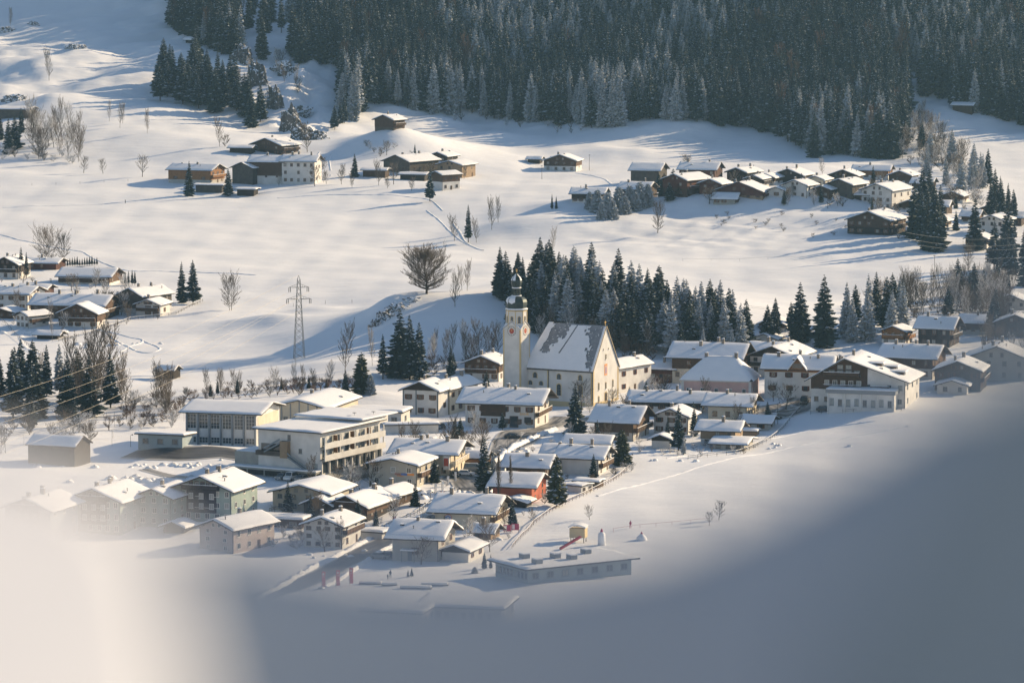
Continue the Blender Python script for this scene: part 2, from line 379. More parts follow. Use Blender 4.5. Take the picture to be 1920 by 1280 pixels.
# ------------------------------------------------------------------ conifers (25 m tall prototypes)
def conifer(seed, R0=3.6, frost=0.4, mat_n='needle', bare=0.08, levels=30, per=9, shape=0.74, small=False):
    r = random.Random(seed); c = MB(); t = MB(); H = 25.0
    t.tube((0,0,-1.5), (0,0,H*0.5), 0.34, 0.2, 'bark', 6); t.tube((0,0,H*0.5), (0,0,H*0.98), 0.2, 0.03, 'bark', 5)
    lean = r.uniform(-.3, .3)
    for L_ in range(levels):
        f = L_ / (levels - 1); z = H * (bare + (1 - bare) * (f ** 0.95)) - 0.3
        rad = R0 * ((1 - f) ** shape) * (0.55 + 0.45 * min(1, (f + .04) * 8)) + 0.12
        n = max(4, int(per * (0.55 + 0.6 * (1 - f))))
        ph = r.random() * 6.28; skip = r.random() * 6.28
        for i in range(n):
            a = ph + 6.283 * i / n + r.uniform(-.3, .3)
            rr = rad * r.uniform(0.62, 1.18)
            if r.random() < 0.05: rr *= 1.25
            ca, sa = math.cos(a), math.sin(a)
            zz = z + r.uniform(-.35, .35); dr = rr * r.uniform(0.25, 0.5)
            wd = rr * 0.21 + 0.22
            def P(s, o, dz=0.0):
                return (ca*rr*s - sa*o, sa*rr*s + ca*o, zz - dr * s * s + (0.16*rr*(s**3)) + dz)
            # the bough: ridge line with two drooping wings
            hang = 0.25 + 0.16 * rr
            m = mat_n
            vs = [P(.08, 0), P(.5, 0), P(1.0, 0, .05),
                  P(.38, wd, -hang), P(.78, wd*.8, -hang*.8), P(.38, -wd, -hang), P(.78, -wd*.8, -hang*.8)]
            c.add(vs, [(0,1,3), (1,4,3), (1,2,4), (0,5,1), (1,5,6), (1,6,2)], m)
            # ragged twigs hanging from it
            for q in range(2):
                s = r.uniform(.35, .95); o = r.uniform(-wd, wd)
                p = Vector(P(s, o)); d = Vector((ca * .35 - sa * r.uniform(-.5, .5), sa * .35 + ca * r.uniform(-.5, .5), -r.uniform(.3, .9))) * (0.35 + 0.12 * rr)
                e = Vector((-sa, ca, 0)) * 0.16
                c.add([tuple(p - e), tuple(p + e), tuple(p + d)], [(0, 1, 2)], m)
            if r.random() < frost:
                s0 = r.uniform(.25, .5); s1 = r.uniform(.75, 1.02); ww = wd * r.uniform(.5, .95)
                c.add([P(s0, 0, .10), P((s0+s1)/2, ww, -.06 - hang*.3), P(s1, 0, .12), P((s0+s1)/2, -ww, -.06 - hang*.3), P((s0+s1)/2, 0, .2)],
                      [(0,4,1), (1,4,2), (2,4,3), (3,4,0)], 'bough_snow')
    return c, t
PROTO = {}
def reg(key, c, t):
    PROTO[key] = (c.mesh('crown'), t.mesh('trunk'))
    b = MB(); b.v = c.v + t.v; b.f = c.f + [[i + len(c.v) for i in f] for f in t.f]
    b.mats = list(c.mats); b.m = list(c.m); b.sm = c.sm + t.sm
    for k in t.m:
        mm = t.mats[k]
        if mm not in b.mats: b.mats.append(mm)
        b.m.append(b.mats.index(mm))
    PROTO[key] += (b.mesh('conifer'),)
for i in range(3): reg(f'dark{i}', *conifer(10 + i, 4.4 + .6 * i, 0.16, 'needle', 0.05))
for i in range(3): reg(f'mid{i}', *conifer(20 + i, 4.1 + .5 * i, 0.42, 'needle', 0.08 + .05 * i))
for i in range(3): reg(f'frost{i}', *conifer(30 + i, 4.0 + .5 * i, 0.6, 'needlef', 0.08))
reg('slim0', *conifer(41, 3.2, 0.35, 'needle', 0.18)); reg('slim1', *conifer(42, 3.5, 0.6, 'needlef', 0.22))
reg('wide0', *conifer(51, 7.5, 0.35, 'needle', 0.02, shape=0.9)); reg('wide1', *conifer(52, 7.0, 0.55, 'needlef', 0.02, shape=0.8))
reg('pine0', *conifer(61, 6.4, 0.4, 'olive', 0.12, 24, 9, 0.55))
reg('cone0', *conifer(71, 6.5, 0.10, 'olive', 0.0, 30, 11, 0.45))
reg('bush0', *conifer(72, 12.0, 0.65, 'needlef', 0.0, 20, 16, 0.42))

# ------------------------------------------------------------------ bare trees (normalised to 15 m)
def bare_tree(seed, n1=22, rad=4.5, t0=.2, H=15.0, twig='twig', bark='bark', stems=1, frost=0.0, rise=1.0, n2=5, n3=4, thick=.24, tr=.035, ball=False):
    """leafless tree: trunk(s), rising boughs out to a rounded crown outline, side branches and twigs"""
    r = random.Random(seed); t = MB(); c = MB()
    def curve(mb, p, d, ln, r0, r1, m, k, bend):
        out = [p]; q = Vector(p); d = Vector(d)
        for i in range(k):
            e = q + d * (ln / k); mb.tube(q, e, r0 + (r1 - r0) * i / k, r0 + (r1 - r0) * (i + 1) / k, m, 3 if r0 < .15 else 5)
            if frost and r.random() < frost: c.tube(q + Vector((0, 0, r0 * .9)), e + Vector((0, 0, r0 * .9)), r0 * .8, r0 * .6, 'rsnow', 3)
            q = e; out.append(q); d = (d + Vector((r.uniform(-.16, .16), r.uniform(-.16, .16), bend))).normalized()
        return out, d
    for s in range(stems):
        a0 = 6.28 * s / stems + r.random(); off = Vector((math.cos(a0), math.sin(a0), 0)) * (.35 if stems > 1 else 0)
        d0 = (Vector((0, 0, 1)) + off * .45).normalized(); hh = H * (.9 if stems == 1 else r.uniform(.8, .92))
        trunk, _ = curve(t, off - Vector((0, 0, .6)), d0, hh * .97, thick / math.sqrt(stems), .05, bark, 8, .03)
        nn = int(n1 / stems) + 1
        for i in range(nn):
            f = t0 + (.94 - t0) * (i + r.random() * .8) / nn; k = f * 8; j = min(7, int(k)); p = trunk[j].lerp(trunk[j + 1], k - j)
            a = 2.4 * i + r.uniform(-.5, .5); z = p.z / H
            if ball: reach = rad * math.sqrt(max(.05, 1 - ((z + .18 - .58) / .50) ** 2)); el = .08 + 1.2 * f
            else: reach = rad * (.55 + .6 * math.sin(min(1, (z + .05)) * 2.6)) * (1.15 - .75 * z); el = .55 + .55 * f
            el *= rise; d = Vector((math.cos(a) * math.cos(el), math.sin(a) * math.cos(el), math.sin(el)))
            ln = min(reach / max(.35, math.cos(el)), (H * 1.02 - p.z) / max(.3, math.sin(el) * .9)) * r.uniform(.8, 1.08)
            path, d1 = curve(c, p, d, ln, max(.05, thick * .42 * (1.1 - f)), .03, bark, 4, .04 if ball else .10)
            for q_ in range(n2):
                u = .25 + .75 * (q_ + r.random()) / n2; k2 = u * 4; j2 = min(3, int(k2)); pp = path[j2].lerp(path[j2 + 1], min(1, k2 - j2))
                o = Vector((r.uniform(-1, 1), r.uniform(-1, 1), r.uniform(-.1, .7))); dd = (d1 + o * .75).normalized(); l2 = ln * r.uniform(.22, .42) * (1.15 - .5 * u)
                p2, d2 = curve(c, pp, dd, l2, .045, tr, twig, 2, .12)
                for w_ in range(n3):
                    o = Vector((r.uniform(-1, 1), r.uniform(-1, 1), r.uniform(-.2, .8))); q3 = p2[r.randint(0, 1)].lerp(p2[2], r.random())
                    c.tube(q3, q3 + (d2 + o * .8).normalized() * l2 * r.uniform(.35, .7), tr, tr * .6, twig, 3)
    return c, t
def norm_pair(key, c, t, H=15.0):
    z = max(v[2] for v in c.v); s = H / z
    for b in (c, t): b.v = [(x*s, y*s, zz*s) for x, y, zz in b.v]
    PROTO[key] = (c.mesh('crown'), t.mesh('trunk'))
norm_pair('round0', *bare_tree(3, 95, 7.4, .14, ball=True, n2=9, n3=6, thick=.42, tr=.034))
norm_pair('fan0', *bare_tree(4, 50, 5.2, .16, stems=2, ball=True, n2=6, n3=5, tr=.032))
norm_pair('fan1', *bare_tree(5, 64, 6.2, .12, stems=4, ball=True, n2=6, n3=4, tr=.034))
norm_pair('birch0', *bare_tree(6, 34, 3.4, .16, bark='palebark', n2=6, n3=4, thick=.2, tr=.034))
norm_pair('birch1', *bare_tree(8, 30, 3.4, .2, twig='ftwig', bark='palebark', n2=6, n3=4, thick=.2, frost=.1, tr=.036))
norm_pair('ftree0', *bare_tree(9, 36, 4.6, .12, twig='ftwig', frost=.45, n2=6, n3=4, tr=.04))
norm_pair('fruit0', *bare_tree(11, 22, 6.2, .25, frost=.25, n2=6, n3=5, thick=.4, tr=.05, ball=True))
norm_pair('poplar0', *bare_tree(12, 60, 1.5, .06, stems=1, rise=1.5, n2=5, n3=4, thick=.25, tr=.04))
norm_pair('shrub0', *bare_tree(13, 26, 8.0, .03, stems=6, twig='rtwig', bark='rtwig', n2=5, n3=4, thick=.25, tr=.09), H=4.0)
norm_pair('shrub1', *bare_tree(14, 26, 9.0, .03, stems=6, twig='ftwig', frost=.3, n2=5, n3=4, thick=.25, tr=.10), H=4.0)
norm_pair('shrub2', *bare_tree(15, 26, 7.0, .03, stems=6, twig='twig', n2=5, n3=4, thick=.25, tr=.08), H=4.0)
for k in ('shrub0', 'shrub1', 'shrub2'):
    c_, t_ = PROTO[k]; b = bmesh.new(); b.from_mesh(c_); n0 = len(c_.materials)
    b2 = bmesh.new(); b2.from_mesh(t_)
    me = bpy.data.meshes.new('shrub'); v = [v.co[:] for v in c_.vertices] + [v.co[:] for v in t_.vertices]
    f = [list(p.vertices) for p in c_.polygons] + [[i + len(c_.vertices) for i in p.vertices] for p in t_.polygons]
    me.from_pydata(v, [], f)
    for m_ in c_.materials: me.materials.append(m_)
    mi = [p.material_index for p in c_.polygons] + [0 for p in t_.polygons]
    me.polygons.foreach_set('material_index', mi); me.update(); b.free(); b2.free(); PROTO[k] += (me,)

used_n = {'conifer': 0, 'bare': 0, 'shrub': 0}
def tree(key, p, h, label, group=None, name=None, wf=1.0, single=False, base=None):
    k = key.rstrip('0123456789')
    if k == 'shrub':
        used_n['shrub'] += 1
        s = h / 4.0; o = put('garden_bush' if 'garden' in label else 'shrub', PROTO[key][2], None, p, rnd.uniform(0, 6.28), (s * wf, s * wf, s)); return tag(o, label, 'shrub', group)
    con = len(PROTO[key]) == 3
    used_n['conifer' if con else 'bare'] += 1
    H = 25.0 if con else 15.0; s = h / H; rz = rnd.uniform(0, 6.28)
    nm = name or ('spruce_tree' if con else 'bare_tree'); cat = 'tree'
    sc = (s * wf, s * wf, s)
    if single and con:
        o = put(nm, PROTO[key][2], None, p, rz, sc); return tag(o, label, cat, group)
    o = thing(nm, label, cat, p, rz, group); o.scale = sc
    put('crown', PROTO[key][0], o); put('trunk', PROTO[key][1], o)
    return o
def T(key, px, py, hpx, label, group=None, **k):
    p = G(px, py); return tree(key, p, hpx * mpp(p), label, group, **k)
def inside(x, y, poly):
    c = False; j = len(poly) - 1
    for i in range(len(poly)):
        if (poly[i][1] > y) != (poly[j][1] > y) and x < (poly[j][0]-poly[i][0]) * (y-poly[i][1]) / (poly[j][1]-poly[i][1]) + poly[i][0]: c = not c
        j = i
    return c
def scatter(poly, n, mind, seed=1):
    """ground points inside an outline read off the photograph, at least mind metres apart"""
    r = random.Random(seed); out = []; xs = [p[0] for p in poly]; ys = [p[1] for p in poly]
    for _ in range(n * 40):
        x = r.uniform(min(xs), max(xs)); y = r.uniform(min(ys), max(ys))
        if not inside(x, y, poly): continue
        p = G(x, y)
        if all((p - q).length > mind for q in out):
            out.append(p)
            if len(out) >= n: break
    return out
# ------------------------------------------------------------------ houses
_wc = {}
def window_meshes(style):
    if style in _wc: return _wc[style]
    fm = {'w': 'wframe', 'b': 'bframe', 'd': 'dframe', 'y': 'yellow', 'r': 'rwood'}[style[0]]
    b = MB(); t = .10
    b.box(-.5, -.5+t, -.07, .01, 0, 1, fm); b.box(.5-t, .5, -.07, .01, 0, 1, fm)
    b.box(-.5+t, .5-t, -.07, .01, 1-t*.8, 1, fm); b.box(-.56, .56, -.12, .01, -t*.9, 0.0, fm)
    b.box(-.5+t, .5-t, -.07, .01, 0.002, t*.7, fm); b.box(-.03, .03, -.06, .01, t*.7+.002, 1-t*.8-.002, fm)
    if style[0] == 'r' or style.endswith('s'):
        b.box(-.86, -.512, -.06, .01, 0, 1, 'rwood' if style[0] == 'r' else fm); b.box(.512, .86, -.06, .01, 0, 1, 'rwood' if style[0] == 'r' else fm)
    out = [b.mesh('window')]
    for g in ('glass', 'glasslight'):
        q = MB(); q.box(-.5+t+.002, .5-t-.002, -.035, .005, t*.7, 1-t*.8, g); out.append(q.mesh('pane'))
    _wc[style] = out; return out
def window(par, x, y, z, w, h, style, rz=0.0, light=None):
    ms = window_meshes(style)
    o = put('window', ms[0], par, (x, y, z), rz, (w, 1.0, h))
    lit = rnd.random() < .16 if light is None else light
    put('pane', ms[2] if lit else ms[1], o)
    return o
def snow_slab(fz, a0, a1, b0, b1, P, th, na=12, nb=9, seed=0):
    r = random.Random(seed); c = MB(); vs = []; k1, k2, k3 = r.random()*7, r.random()*7, r.random()*7
    ea = [0, .02, .06] + [.06 + .88 * i / (na - 5) for i in range(1, na - 5)] + [.94, .98, 1]
    eb = [0, .015, .05] + [.05 + .90 * i / (nb - 5) for i in range(1, nb - 5)] + [.95, .985, 1]
    for i, u in enumerate(ea):
        for j, v in enumerate(eb):
            a = a0 + (a1 - a0) * u; b = b0 + (b1 - b0) * v
            if i <= 1: a += r.uniform(0, .16)
            if i >= len(ea)-2: a -= r.uniform(0, .16)
            if j <= 1: b += r.uniform(0, .14)
            if j >= len(eb)-2: b -= r.uniform(0, .14)
            d = min(min(u, 1 - u) * (a1 - a0), min(v, 1 - v) * (b1 - b0))
            t = th * (0.35 + .65 * (1 - math.exp(-d / .2)))
            if i in (0, len(ea)-1) or j in (0, len(eb)-1): t = 0.004
            t += (.09 * math.sin(a * .9 + k1) * math.sin(b * .7 + k2) + .03 * math.sin(b * 2.3 + k3)) * (t > .05)
            vs.append(P(a, b, fz(a) + t))
    n = len(eb); fs = [(i*n+j, (i+1)*n+j, (i+1)*n+j+1, i*n+j+1) for i in range(len(ea)-1) for j in range(n-1)]
    c.add(vs, fs, 'rsnow', True); return c
def chimney(par, x, y, z, h=1.1, w=.7, m='brick'):
    c = MB(); c.box(x-w/2, x+w/2, y-w/2, y+w/2, z-.8, z+h, m); c.box(x-w*.62, x+w*.62, y-w*.62, y+w*.62, z+h+.15, z+h+.24, 'darkmetal')
    c.box(x-w*.4, x-w*.25, y-w*.4, y+w*.4, z+h+.001, z+h+.148, m); c.box(x+w*.25, x+w*.4, y-w*.4, y+w*.4, z+h+.001, z+h+.148, m)
    o = c.obj('chimney', par)
    q = MB(); q.lathe([(w*.62, z+h+.241), (w*.66, z+h+.33), (w*.45, z+h+.46), (.05, z+h+.5)], 8, 'rsnow', x, y); q.obj('snow_cap', o)
    return o
def balcony(par, x0, x1, z, face='f', dep=1.1, m='wood', X=0.0, snow=True):
    b = MB(); rl = MB()
    def bx(k, u0, u1, d0, d1, z0, z1, mm):
        if face == 'f': k.box(u0, u1, X-d1, X-d0, z0, z1, mm)
        else: k.box(X+d0, X+d1, u0, u1, z0, z1, mm)
    bx(b, x0, x1, 0, dep, z-.18, z, m)
    o = b.obj('balcony', par)
    bx(rl, x0, x1, dep-.06, dep, z+.12, z+.95, m); bx(rl, x0, x0+.06, .0, dep-.062, z+.12, z+.95, m); bx(rl, x1-.06, x1, .0, dep-.062, z+.12, z+.95, m)
    n = max(2, int((x1-x0) / 1.8))
    for i in range(n + 1):
        u = x0 + (x1 - x0 - .1) * i / n; bx(rl, u, u+.1, dep+.002, dep+.05, z-.1, z+1.05, m)
    rl.obj('railing', o)
    if snow:
        s = MB(); bx(s, x0, x1, dep-.12, dep+.06, z+1.052, z+1.16, 'rsnow'); s.obj('rail_snow', o)
    return o
FOOT = []
def free(x, y, g=1.5):
    for px, py, rr, W, D in FOOT:
        dx, dy = x - px, y - py; u = dx * math.cos(rr) + dy * math.sin(rr); v = -dx * math.sin(rr) + dy * math.cos(rr)
        if -W - g < u < g and -g < v < D + g: return False
    return all((Vector((x, y)) - q.to_2d()).length > 5.5 for q in RQ)
def house(name, label, cx, cy, fw, sw, hp, ridge='x', rot=-15, pitch=21, wall='plaster', upper=None, up=.6, F_=(2,3), S_=(2,2), ws='b', bal='', ch=1,
          oh=1.0, eg=1.3, ap=.5, cat='house', dm=None, th=.32, group=None, zoff=0.0, wscale=1.0, door=True, at=None, W=None, D=None, h=None, gwin=True, roofm='roofdark', purlins=True):
    p = at if at is not None else G(cx, cy); s = mpp(p); rr = R(rot)
    W = W or fw * s / math.cos(rr); D = D or dm or max(3.0, sw * s / abs(math.sin(rr))); h = h or hp * s
    o = thing(name, label, cat, (p.x, p.y, p.z + zoff), rr, group)
    if ridge == 'x':
        A, B = D, W; P = lambda a, b, z: (b - W, a, z)
    else:
        A, B = W, D; P = lambda a, b, z: (a - W, b, z)
    ap_ = ap * A; rise = A / 2 * math.tan(R(pitch)); zt = h + rise
    s1 = rise / ap_; s2 = rise / (A - ap_)
    fz = lambda a: zt - (ap_ - a) * s1 if a < ap_ else zt - (a - ap_) * s2
    def prism(mb, g, z0, z1, m):      # walls grown outward by g, from z0 up to the eaves (z1) and the gable
        a0, a1, b0, b1 = -g, A + g, -g, B + g
        if z1 >= h - 1e-6:
            vs = [P(a0,b0,z0), P(a1,b0,z0), P(a1,b0,fz(a1)), P(ap_,b0,zt-.02), P(a0,b0,fz(a0)), P(a0,b1,z0), P(a1,b1,z0), P(a1,b1,fz(a1)), P(ap_,b1,zt-.02), P(a0,b1,fz(a0))]
            mb.add(vs, [(0,1,2,3,4), (9,8,7,6,5), (0,4,9,5), (1,6,7,2), (0,5,6,1)], m)
        else:
            mb.hexa([P(a0,b0,z0), P(a1,b0,z0), P(a1,b1,z0), P(a0,b1,z0), P(a0,b0,z1), P(a1,b0,z1), P(a1,b1,z1), P(a0,b1,z1)], m)
    if upper:
        b = MB(); prism(b, 0, -2.5, up * h, wall); b.obj('wall', o)
        b = MB(); prism(b, .07, up * h + .002, h, upper); b.obj('upper_wall', o)
    else:
        b = MB(); prism(b, 0, -2.5, h, wall); b.obj('wall', o)
    # roof
    fzr = lambda a: fz(a) + .03
    b = MB(); T_ = .24
    for (u0, u1) in ((-oh, ap_), (ap_, A + oh)):
        z0 = fzr(u0) if u0 < 0 else zt + .03; z1 = fzr(u1) if u1 > A else zt + .03
        b.hexa([P(u0,-eg,z0), P(u1,-eg,z1), P(u1,B+eg,z1), P(u0,B+eg,z0), P(u0,-eg,z0+T_), P(u1,-eg,z1+T_), P(u1,B+eg,z1+T_), P(u0,B+eg,z0+T_)], roofm)
    if purlins and eg > .8:
        for a in (.15 * A, .85 * A):
            for bb in (-eg + .1, B + .1): 
                z = fz(a); b.hexa([P(a-.1,bb,z-.22), P(a+.1,bb,z-.22), P(a+.1,bb+eg-.2,z-.22), P(a-.1,bb+eg-.2,z-.22), P(a-.1,bb,z+.0), P(a+.1,bb,z+.0), P(a+.1,bb+eg-.2,z+.0), P(a-.1,bb+eg-.2,z+.0)], roofm)
    rf = b.obj('roof', o); th = th * random.Random(int(cx * 3 + cy)).uniform(.65, 1.25)
    sm = lambda a: fzr(a) + T_ - .10 * math.exp(-abs(a - ap_) / .5)
    snow_slab(sm, -oh - .04, A + oh + .04, -eg - .04, B + eg + .04, P, th, 16, 11, seed=int(cx * 7 + cy)).obj('roof_snow', rf)
    for k in range(ch):
        f_ = .5 if ch == 1 else .25 + .5 * k / (ch - 1); f_ += rnd.uniform(-.12, .12)
        a = ap_ - A * rnd.uniform(.03, .16) * (1 if k % 2 == 0 else -.6); q = P(a, B * f_, fz(a) + .3); chimney(rf, *q, h=rnd.uniform(.9, 1.5), w=rnd.uniform(.6, .9))
    for k in range(rnd.choice((1, 2, 2, 3)) if A * B > 90 and ch else 0):
        a = ap_ - A * rnd.uniform(.05, .38) if rnd.random() < .5 or ridge == 'x' else ap_ + A * rnd.uniform(.05, .38); bb = B * rnd.uniform(.1, .9); q = P(a, bb, fz(a) + .3 + th)
        v = MB()
        if rnd.random() < .5: v.tube((q[0], q[1], q[2] - .4), (q[0], q[1], q[2] + .55), .11, .11, 'darkmetal', 6, True); v.tube((q[0], q[1], q[2] + .551), (q[0], q[1], q[2] + .66), .2, .12, 'darkmetal', 6, True)
        else: v.box(q[0]-.45, q[0]+.45, q[1]-.35, q[1]+.35, q[2]-.5, q[2]+.12, 'darkmetal'); v.box(q[0]-.5, q[0]+.5, q[1]-.4, q[1]+.4, q[2]+.121, q[2]+.26, 'rsnow')
        v.obj('roof_vent', rf)
    if ws == 'b' and random.Random(int(cx + cy)).random() < .5: ws = 'bs'
    # windows
    def fill(face, rows, cols, L_):
        if not rows or not cols: return
        st = h / rows
        for r_ in range(rows):
            z = st * r_ + st * .32; g = .075 if (upper and z > up * h - .3) else .005
            for c_ in range(cols):
                if rnd.random() < .08 and cols > 2: continue
                u = L_ * (c_ + .5) / cols + rnd.uniform(-.04, .04) * L_ / cols
                ww = min(1.25, L_ / cols * .55) * wscale * rnd.choice((1, 1, .85)); wh = min(1.35, st * .5) * wscale
                if door and r_ == 0 and c_ == cols // 2 and face == 's' and rows > 1:
                    d = MB(); d.box(-.5, .5, -.06, 0, 0, 2.05, 'bframe'); d.box(-.42, .42, -.075, -.061, .1, 1.95, 'wood')
                    d.obj('door', o, (g, u, 0.02), math.pi / 2); continue
                if face == 'f': window(o, u - W, -g, z, ww, wh, ws)
                else: window(o, g, u, z, ww, wh, ws, math.pi / 2)
        if gwin and ((face == 'f') == (ridge == 'y')) and rise > 1.5:
            g = .075 if upper else .005; z = h + rise * .12
            for du in (-.09, .09):
                u = (ap + du) * L_
                if face == 'f': window(o, u - W, -g, z, .9, min(1.2, rise * .45), ws)
                else: window(o, g, u, z, .9, min(1.2, rise * .45), ws, math.pi / 2)
    fill('f', F_[0], F_[1], W); fill('s', S_[0], S_[1], D)
    zf = h * (.5 if max(F_[0], S_[0]) <= 2 else .64)
    bm = upper or 'wood'
    if 's' in bal: balcony(o, .3, D - .3, zf, 's', 1.1, bm, .08 if upper else .0)
    if 'f' in bal: balcony(o, -W + .3, -.3, zf, 'f', 1.1, bm, -.08 if upper else .0)
    if 't' in bal: balcony(o, .22 * D, .78 * D, h + .05, 's', 1.0, bm, .08 if upper else 0)
    if 'g' in bal: balcony(o, -W * .78, -W * .22, h + .05, 'f', 1.0, bm, -.08 if upper else 0)
    # rain pipe at the near corner
    if hp * s > 4 and wall not in ('gwood', 'dwood', 'wood', 'rwood'):
        d = MB(); d.tube((-.12, -.13, 0), (-.12, -.13, h - .1), .06, .06, 'darkmetal', 5); d.obj('rain_pipe', o)
    o['w'] = W; o['d'] = D; o['h'] = h; FOOT.append((p.x, p.y, rr, W, D))
    return o

def flat_house(name, label, cx, cy, fw, sw, hp, rot=-20, wall='plaster', F_=(1,3), S_=(1,2), ws='d', oh=.6, th=.4, cat='building', dm=None, W=None, D=None, tilt=0.0, at=None, edge='roofdark', zoff=0, h=None):
    p = at if at is not None else G(cx, cy); s = mpp(p); rr = R(rot)
    W = W or fw * s / math.cos(rr); D = D or dm or sw * s / abs(math.sin(rr)); h = h or hp * s
    o = thing(name, label, cat, (p.x, p.y, p.z + zoff), rr)
    zr = lambda y: h + y * tilt
    b = MB(); b.hexa([(-W,0,-2.5),(0,0,-2.5),(0,D,-2.5),(-W,D,-2.5),(-W,0,h),(0,0,h),(0,D,zr(D)),(-W,D,zr(D))], wall); b.obj('wall', o)
    b = MB(); b.hexa([(-W-oh,-oh,zr(-oh)+.01),(oh,-oh,zr(-oh)+.01),(oh,D+oh,zr(D+oh)+.01),(-W-oh,D+oh,zr(D+oh)+.01),(-W-oh,-oh,zr(-oh)+.3),(oh,-oh,zr(-oh)+.3),(oh,D+oh,zr(D+oh)+.3),(-W-oh,D+oh,zr(D+oh)+.3)], edge)
    rf = b.obj('roof', o)
    snow_slab(lambda a: zr(a)+.3, -oh-.03, D+oh+.03, -oh-.03, W+oh+.03, lambda a, b_, z: (b_ - W, a, z), th, 12, 14, int(cx)).obj('roof_snow', rf)
    for face, (rows, cols), L_ in (('f', F_, W), ('s', S_, D)):
        for r_ in range(rows):
            for c_ in range(cols):
                z = h / rows * (r_ + .3); u = L_ * (c_ + .5) / cols; ww = min(1.7, L_ / cols * .6); wh = min(1.4, h / rows * .5)
                if face == 'f': window(o, u - W, -.005, z, ww, wh, ws)
                else: window(o, .005, u, z, ww, wh, ws, math.pi / 2)
    FOOT.append((p.x, p.y, rr, W, D))
    return o, W, D, h

def hip_house(name, label, cx, cy, fw, sw, hp, rot=-15, rise_px=40, inset=.3, wall='pink', F_=(1,5), S_=(1,3), ws='w', dm=None, oh=.6, cat='building', D=None):
    p = G(cx, cy); s = mpp(p); rr = R(rot)
    W = fw * s / math.cos(rr); D = D or dm or sw * s / abs(math.sin(rr)); h = hp * s; rise = rise_px * s
    o = thing(name, label, cat, p, rr)
    b = MB(); b.box(-W, 0, 0, D, -2.5, h, wall); b.obj('wall', o)
    b = MB(); b.box(-W-.03, .03, -.03, D+.03, h-.35, h-.02, 'plaster')
    for x in (-W-.04, -.7):
        b.box(x, x+.74, -.05, .03, -1, h-.36, 'plaster')
    b.box(-.6, .05, .031, .3, -1, h-.36, 'plaster'); b.obj('trim', o)
    def hip(g, z0, t, m, mb, sm=False):
        a = [(-W-g,-g,z0),(g,-g,z0),(g,D+g,z0),(-W-g,D+g,z0)]; r = [(-W+W*inset, D/2, h+rise+t), (-W*inset*.9, D/2, h+rise+t)]
        mb.add([*a, *r], [(0,1,5,4),(1,2,5),(2,3,4,5),(3,0,4),(3,2,1,0)], m, sm)
    b = MB(); hip(oh, h+.01, 0, 'roofdark', b); rf = b.obj('roof', o)
    # snow as a fine grid so that its edges round off
    c = MB(); n = 20; vs = []
    for i in range(n+1):
        for j in range(n+1):
            x = -W-oh + (W+2*oh) * i/n; y = -oh + (D+2*oh) * j/n
            ri = W*inset
            z = min((y+oh)/(D/2+oh), (D+oh-y)/(D/2+oh), (x+W+oh)/(ri+oh), (oh-x)/(ri*.9+oh), 1.0) * rise
            e = 0 if (i in (0,n) or j in (0,n)) else .38
            vs.append((x, y, h + .02 + z + e + (.05*math.sin(x*1.1)*math.sin(y*.9) if e else 0)))
    c.add(vs, [(i*(n+1)+j, (i+1)*(n+1)+j, (i+1)*(n+1)+j+1, i*(n+1)+j+1) for i in range(n) for j in range(n)], 'rsnow', True)
    c.obj('roof_snow', rf)
    for face, (rows, cols), L_ in (('f', F_, W), ('s', S_, D)):
        for r_ in range(rows):
            for c_ in range(cols):
                z = h / rows * (r_ + .3); u = L_ * (c_ + .5) / cols; ww = 1.1; wh = min(1.7, h / rows * .5)
                if face == 'f': window(o, u - W, -.005, z, ww, wh, ws)
                else: window(o, .005, u, z, ww, wh, ws, math.pi / 2)
    return o, rf, W, D, h

def text(par, body, size, m, loc, rz, name='lettering', ext=.03):
    cu = bpy.data.curves.new(name, 'FONT'); cu.body = body; cu.size = size; cu.extrude = ext; cu.align_x = 'CENTER'
    cu.materials.append(M[m]); t = bpy.data.objects.new('tmp', cu); C.objects.link(t)
    dg = bpy.context.evaluated_depsgraph_get(); me = bpy.data.meshes.new_from_object(t.evaluated_get(dg)); bpy.data.objects.remove(t)
    o = bpy.data.objects.new(name, me); C.objects.link(o); o.rotation_euler = (math.pi/2, 0, rz); o.location = loc; o.parent = par
    return o

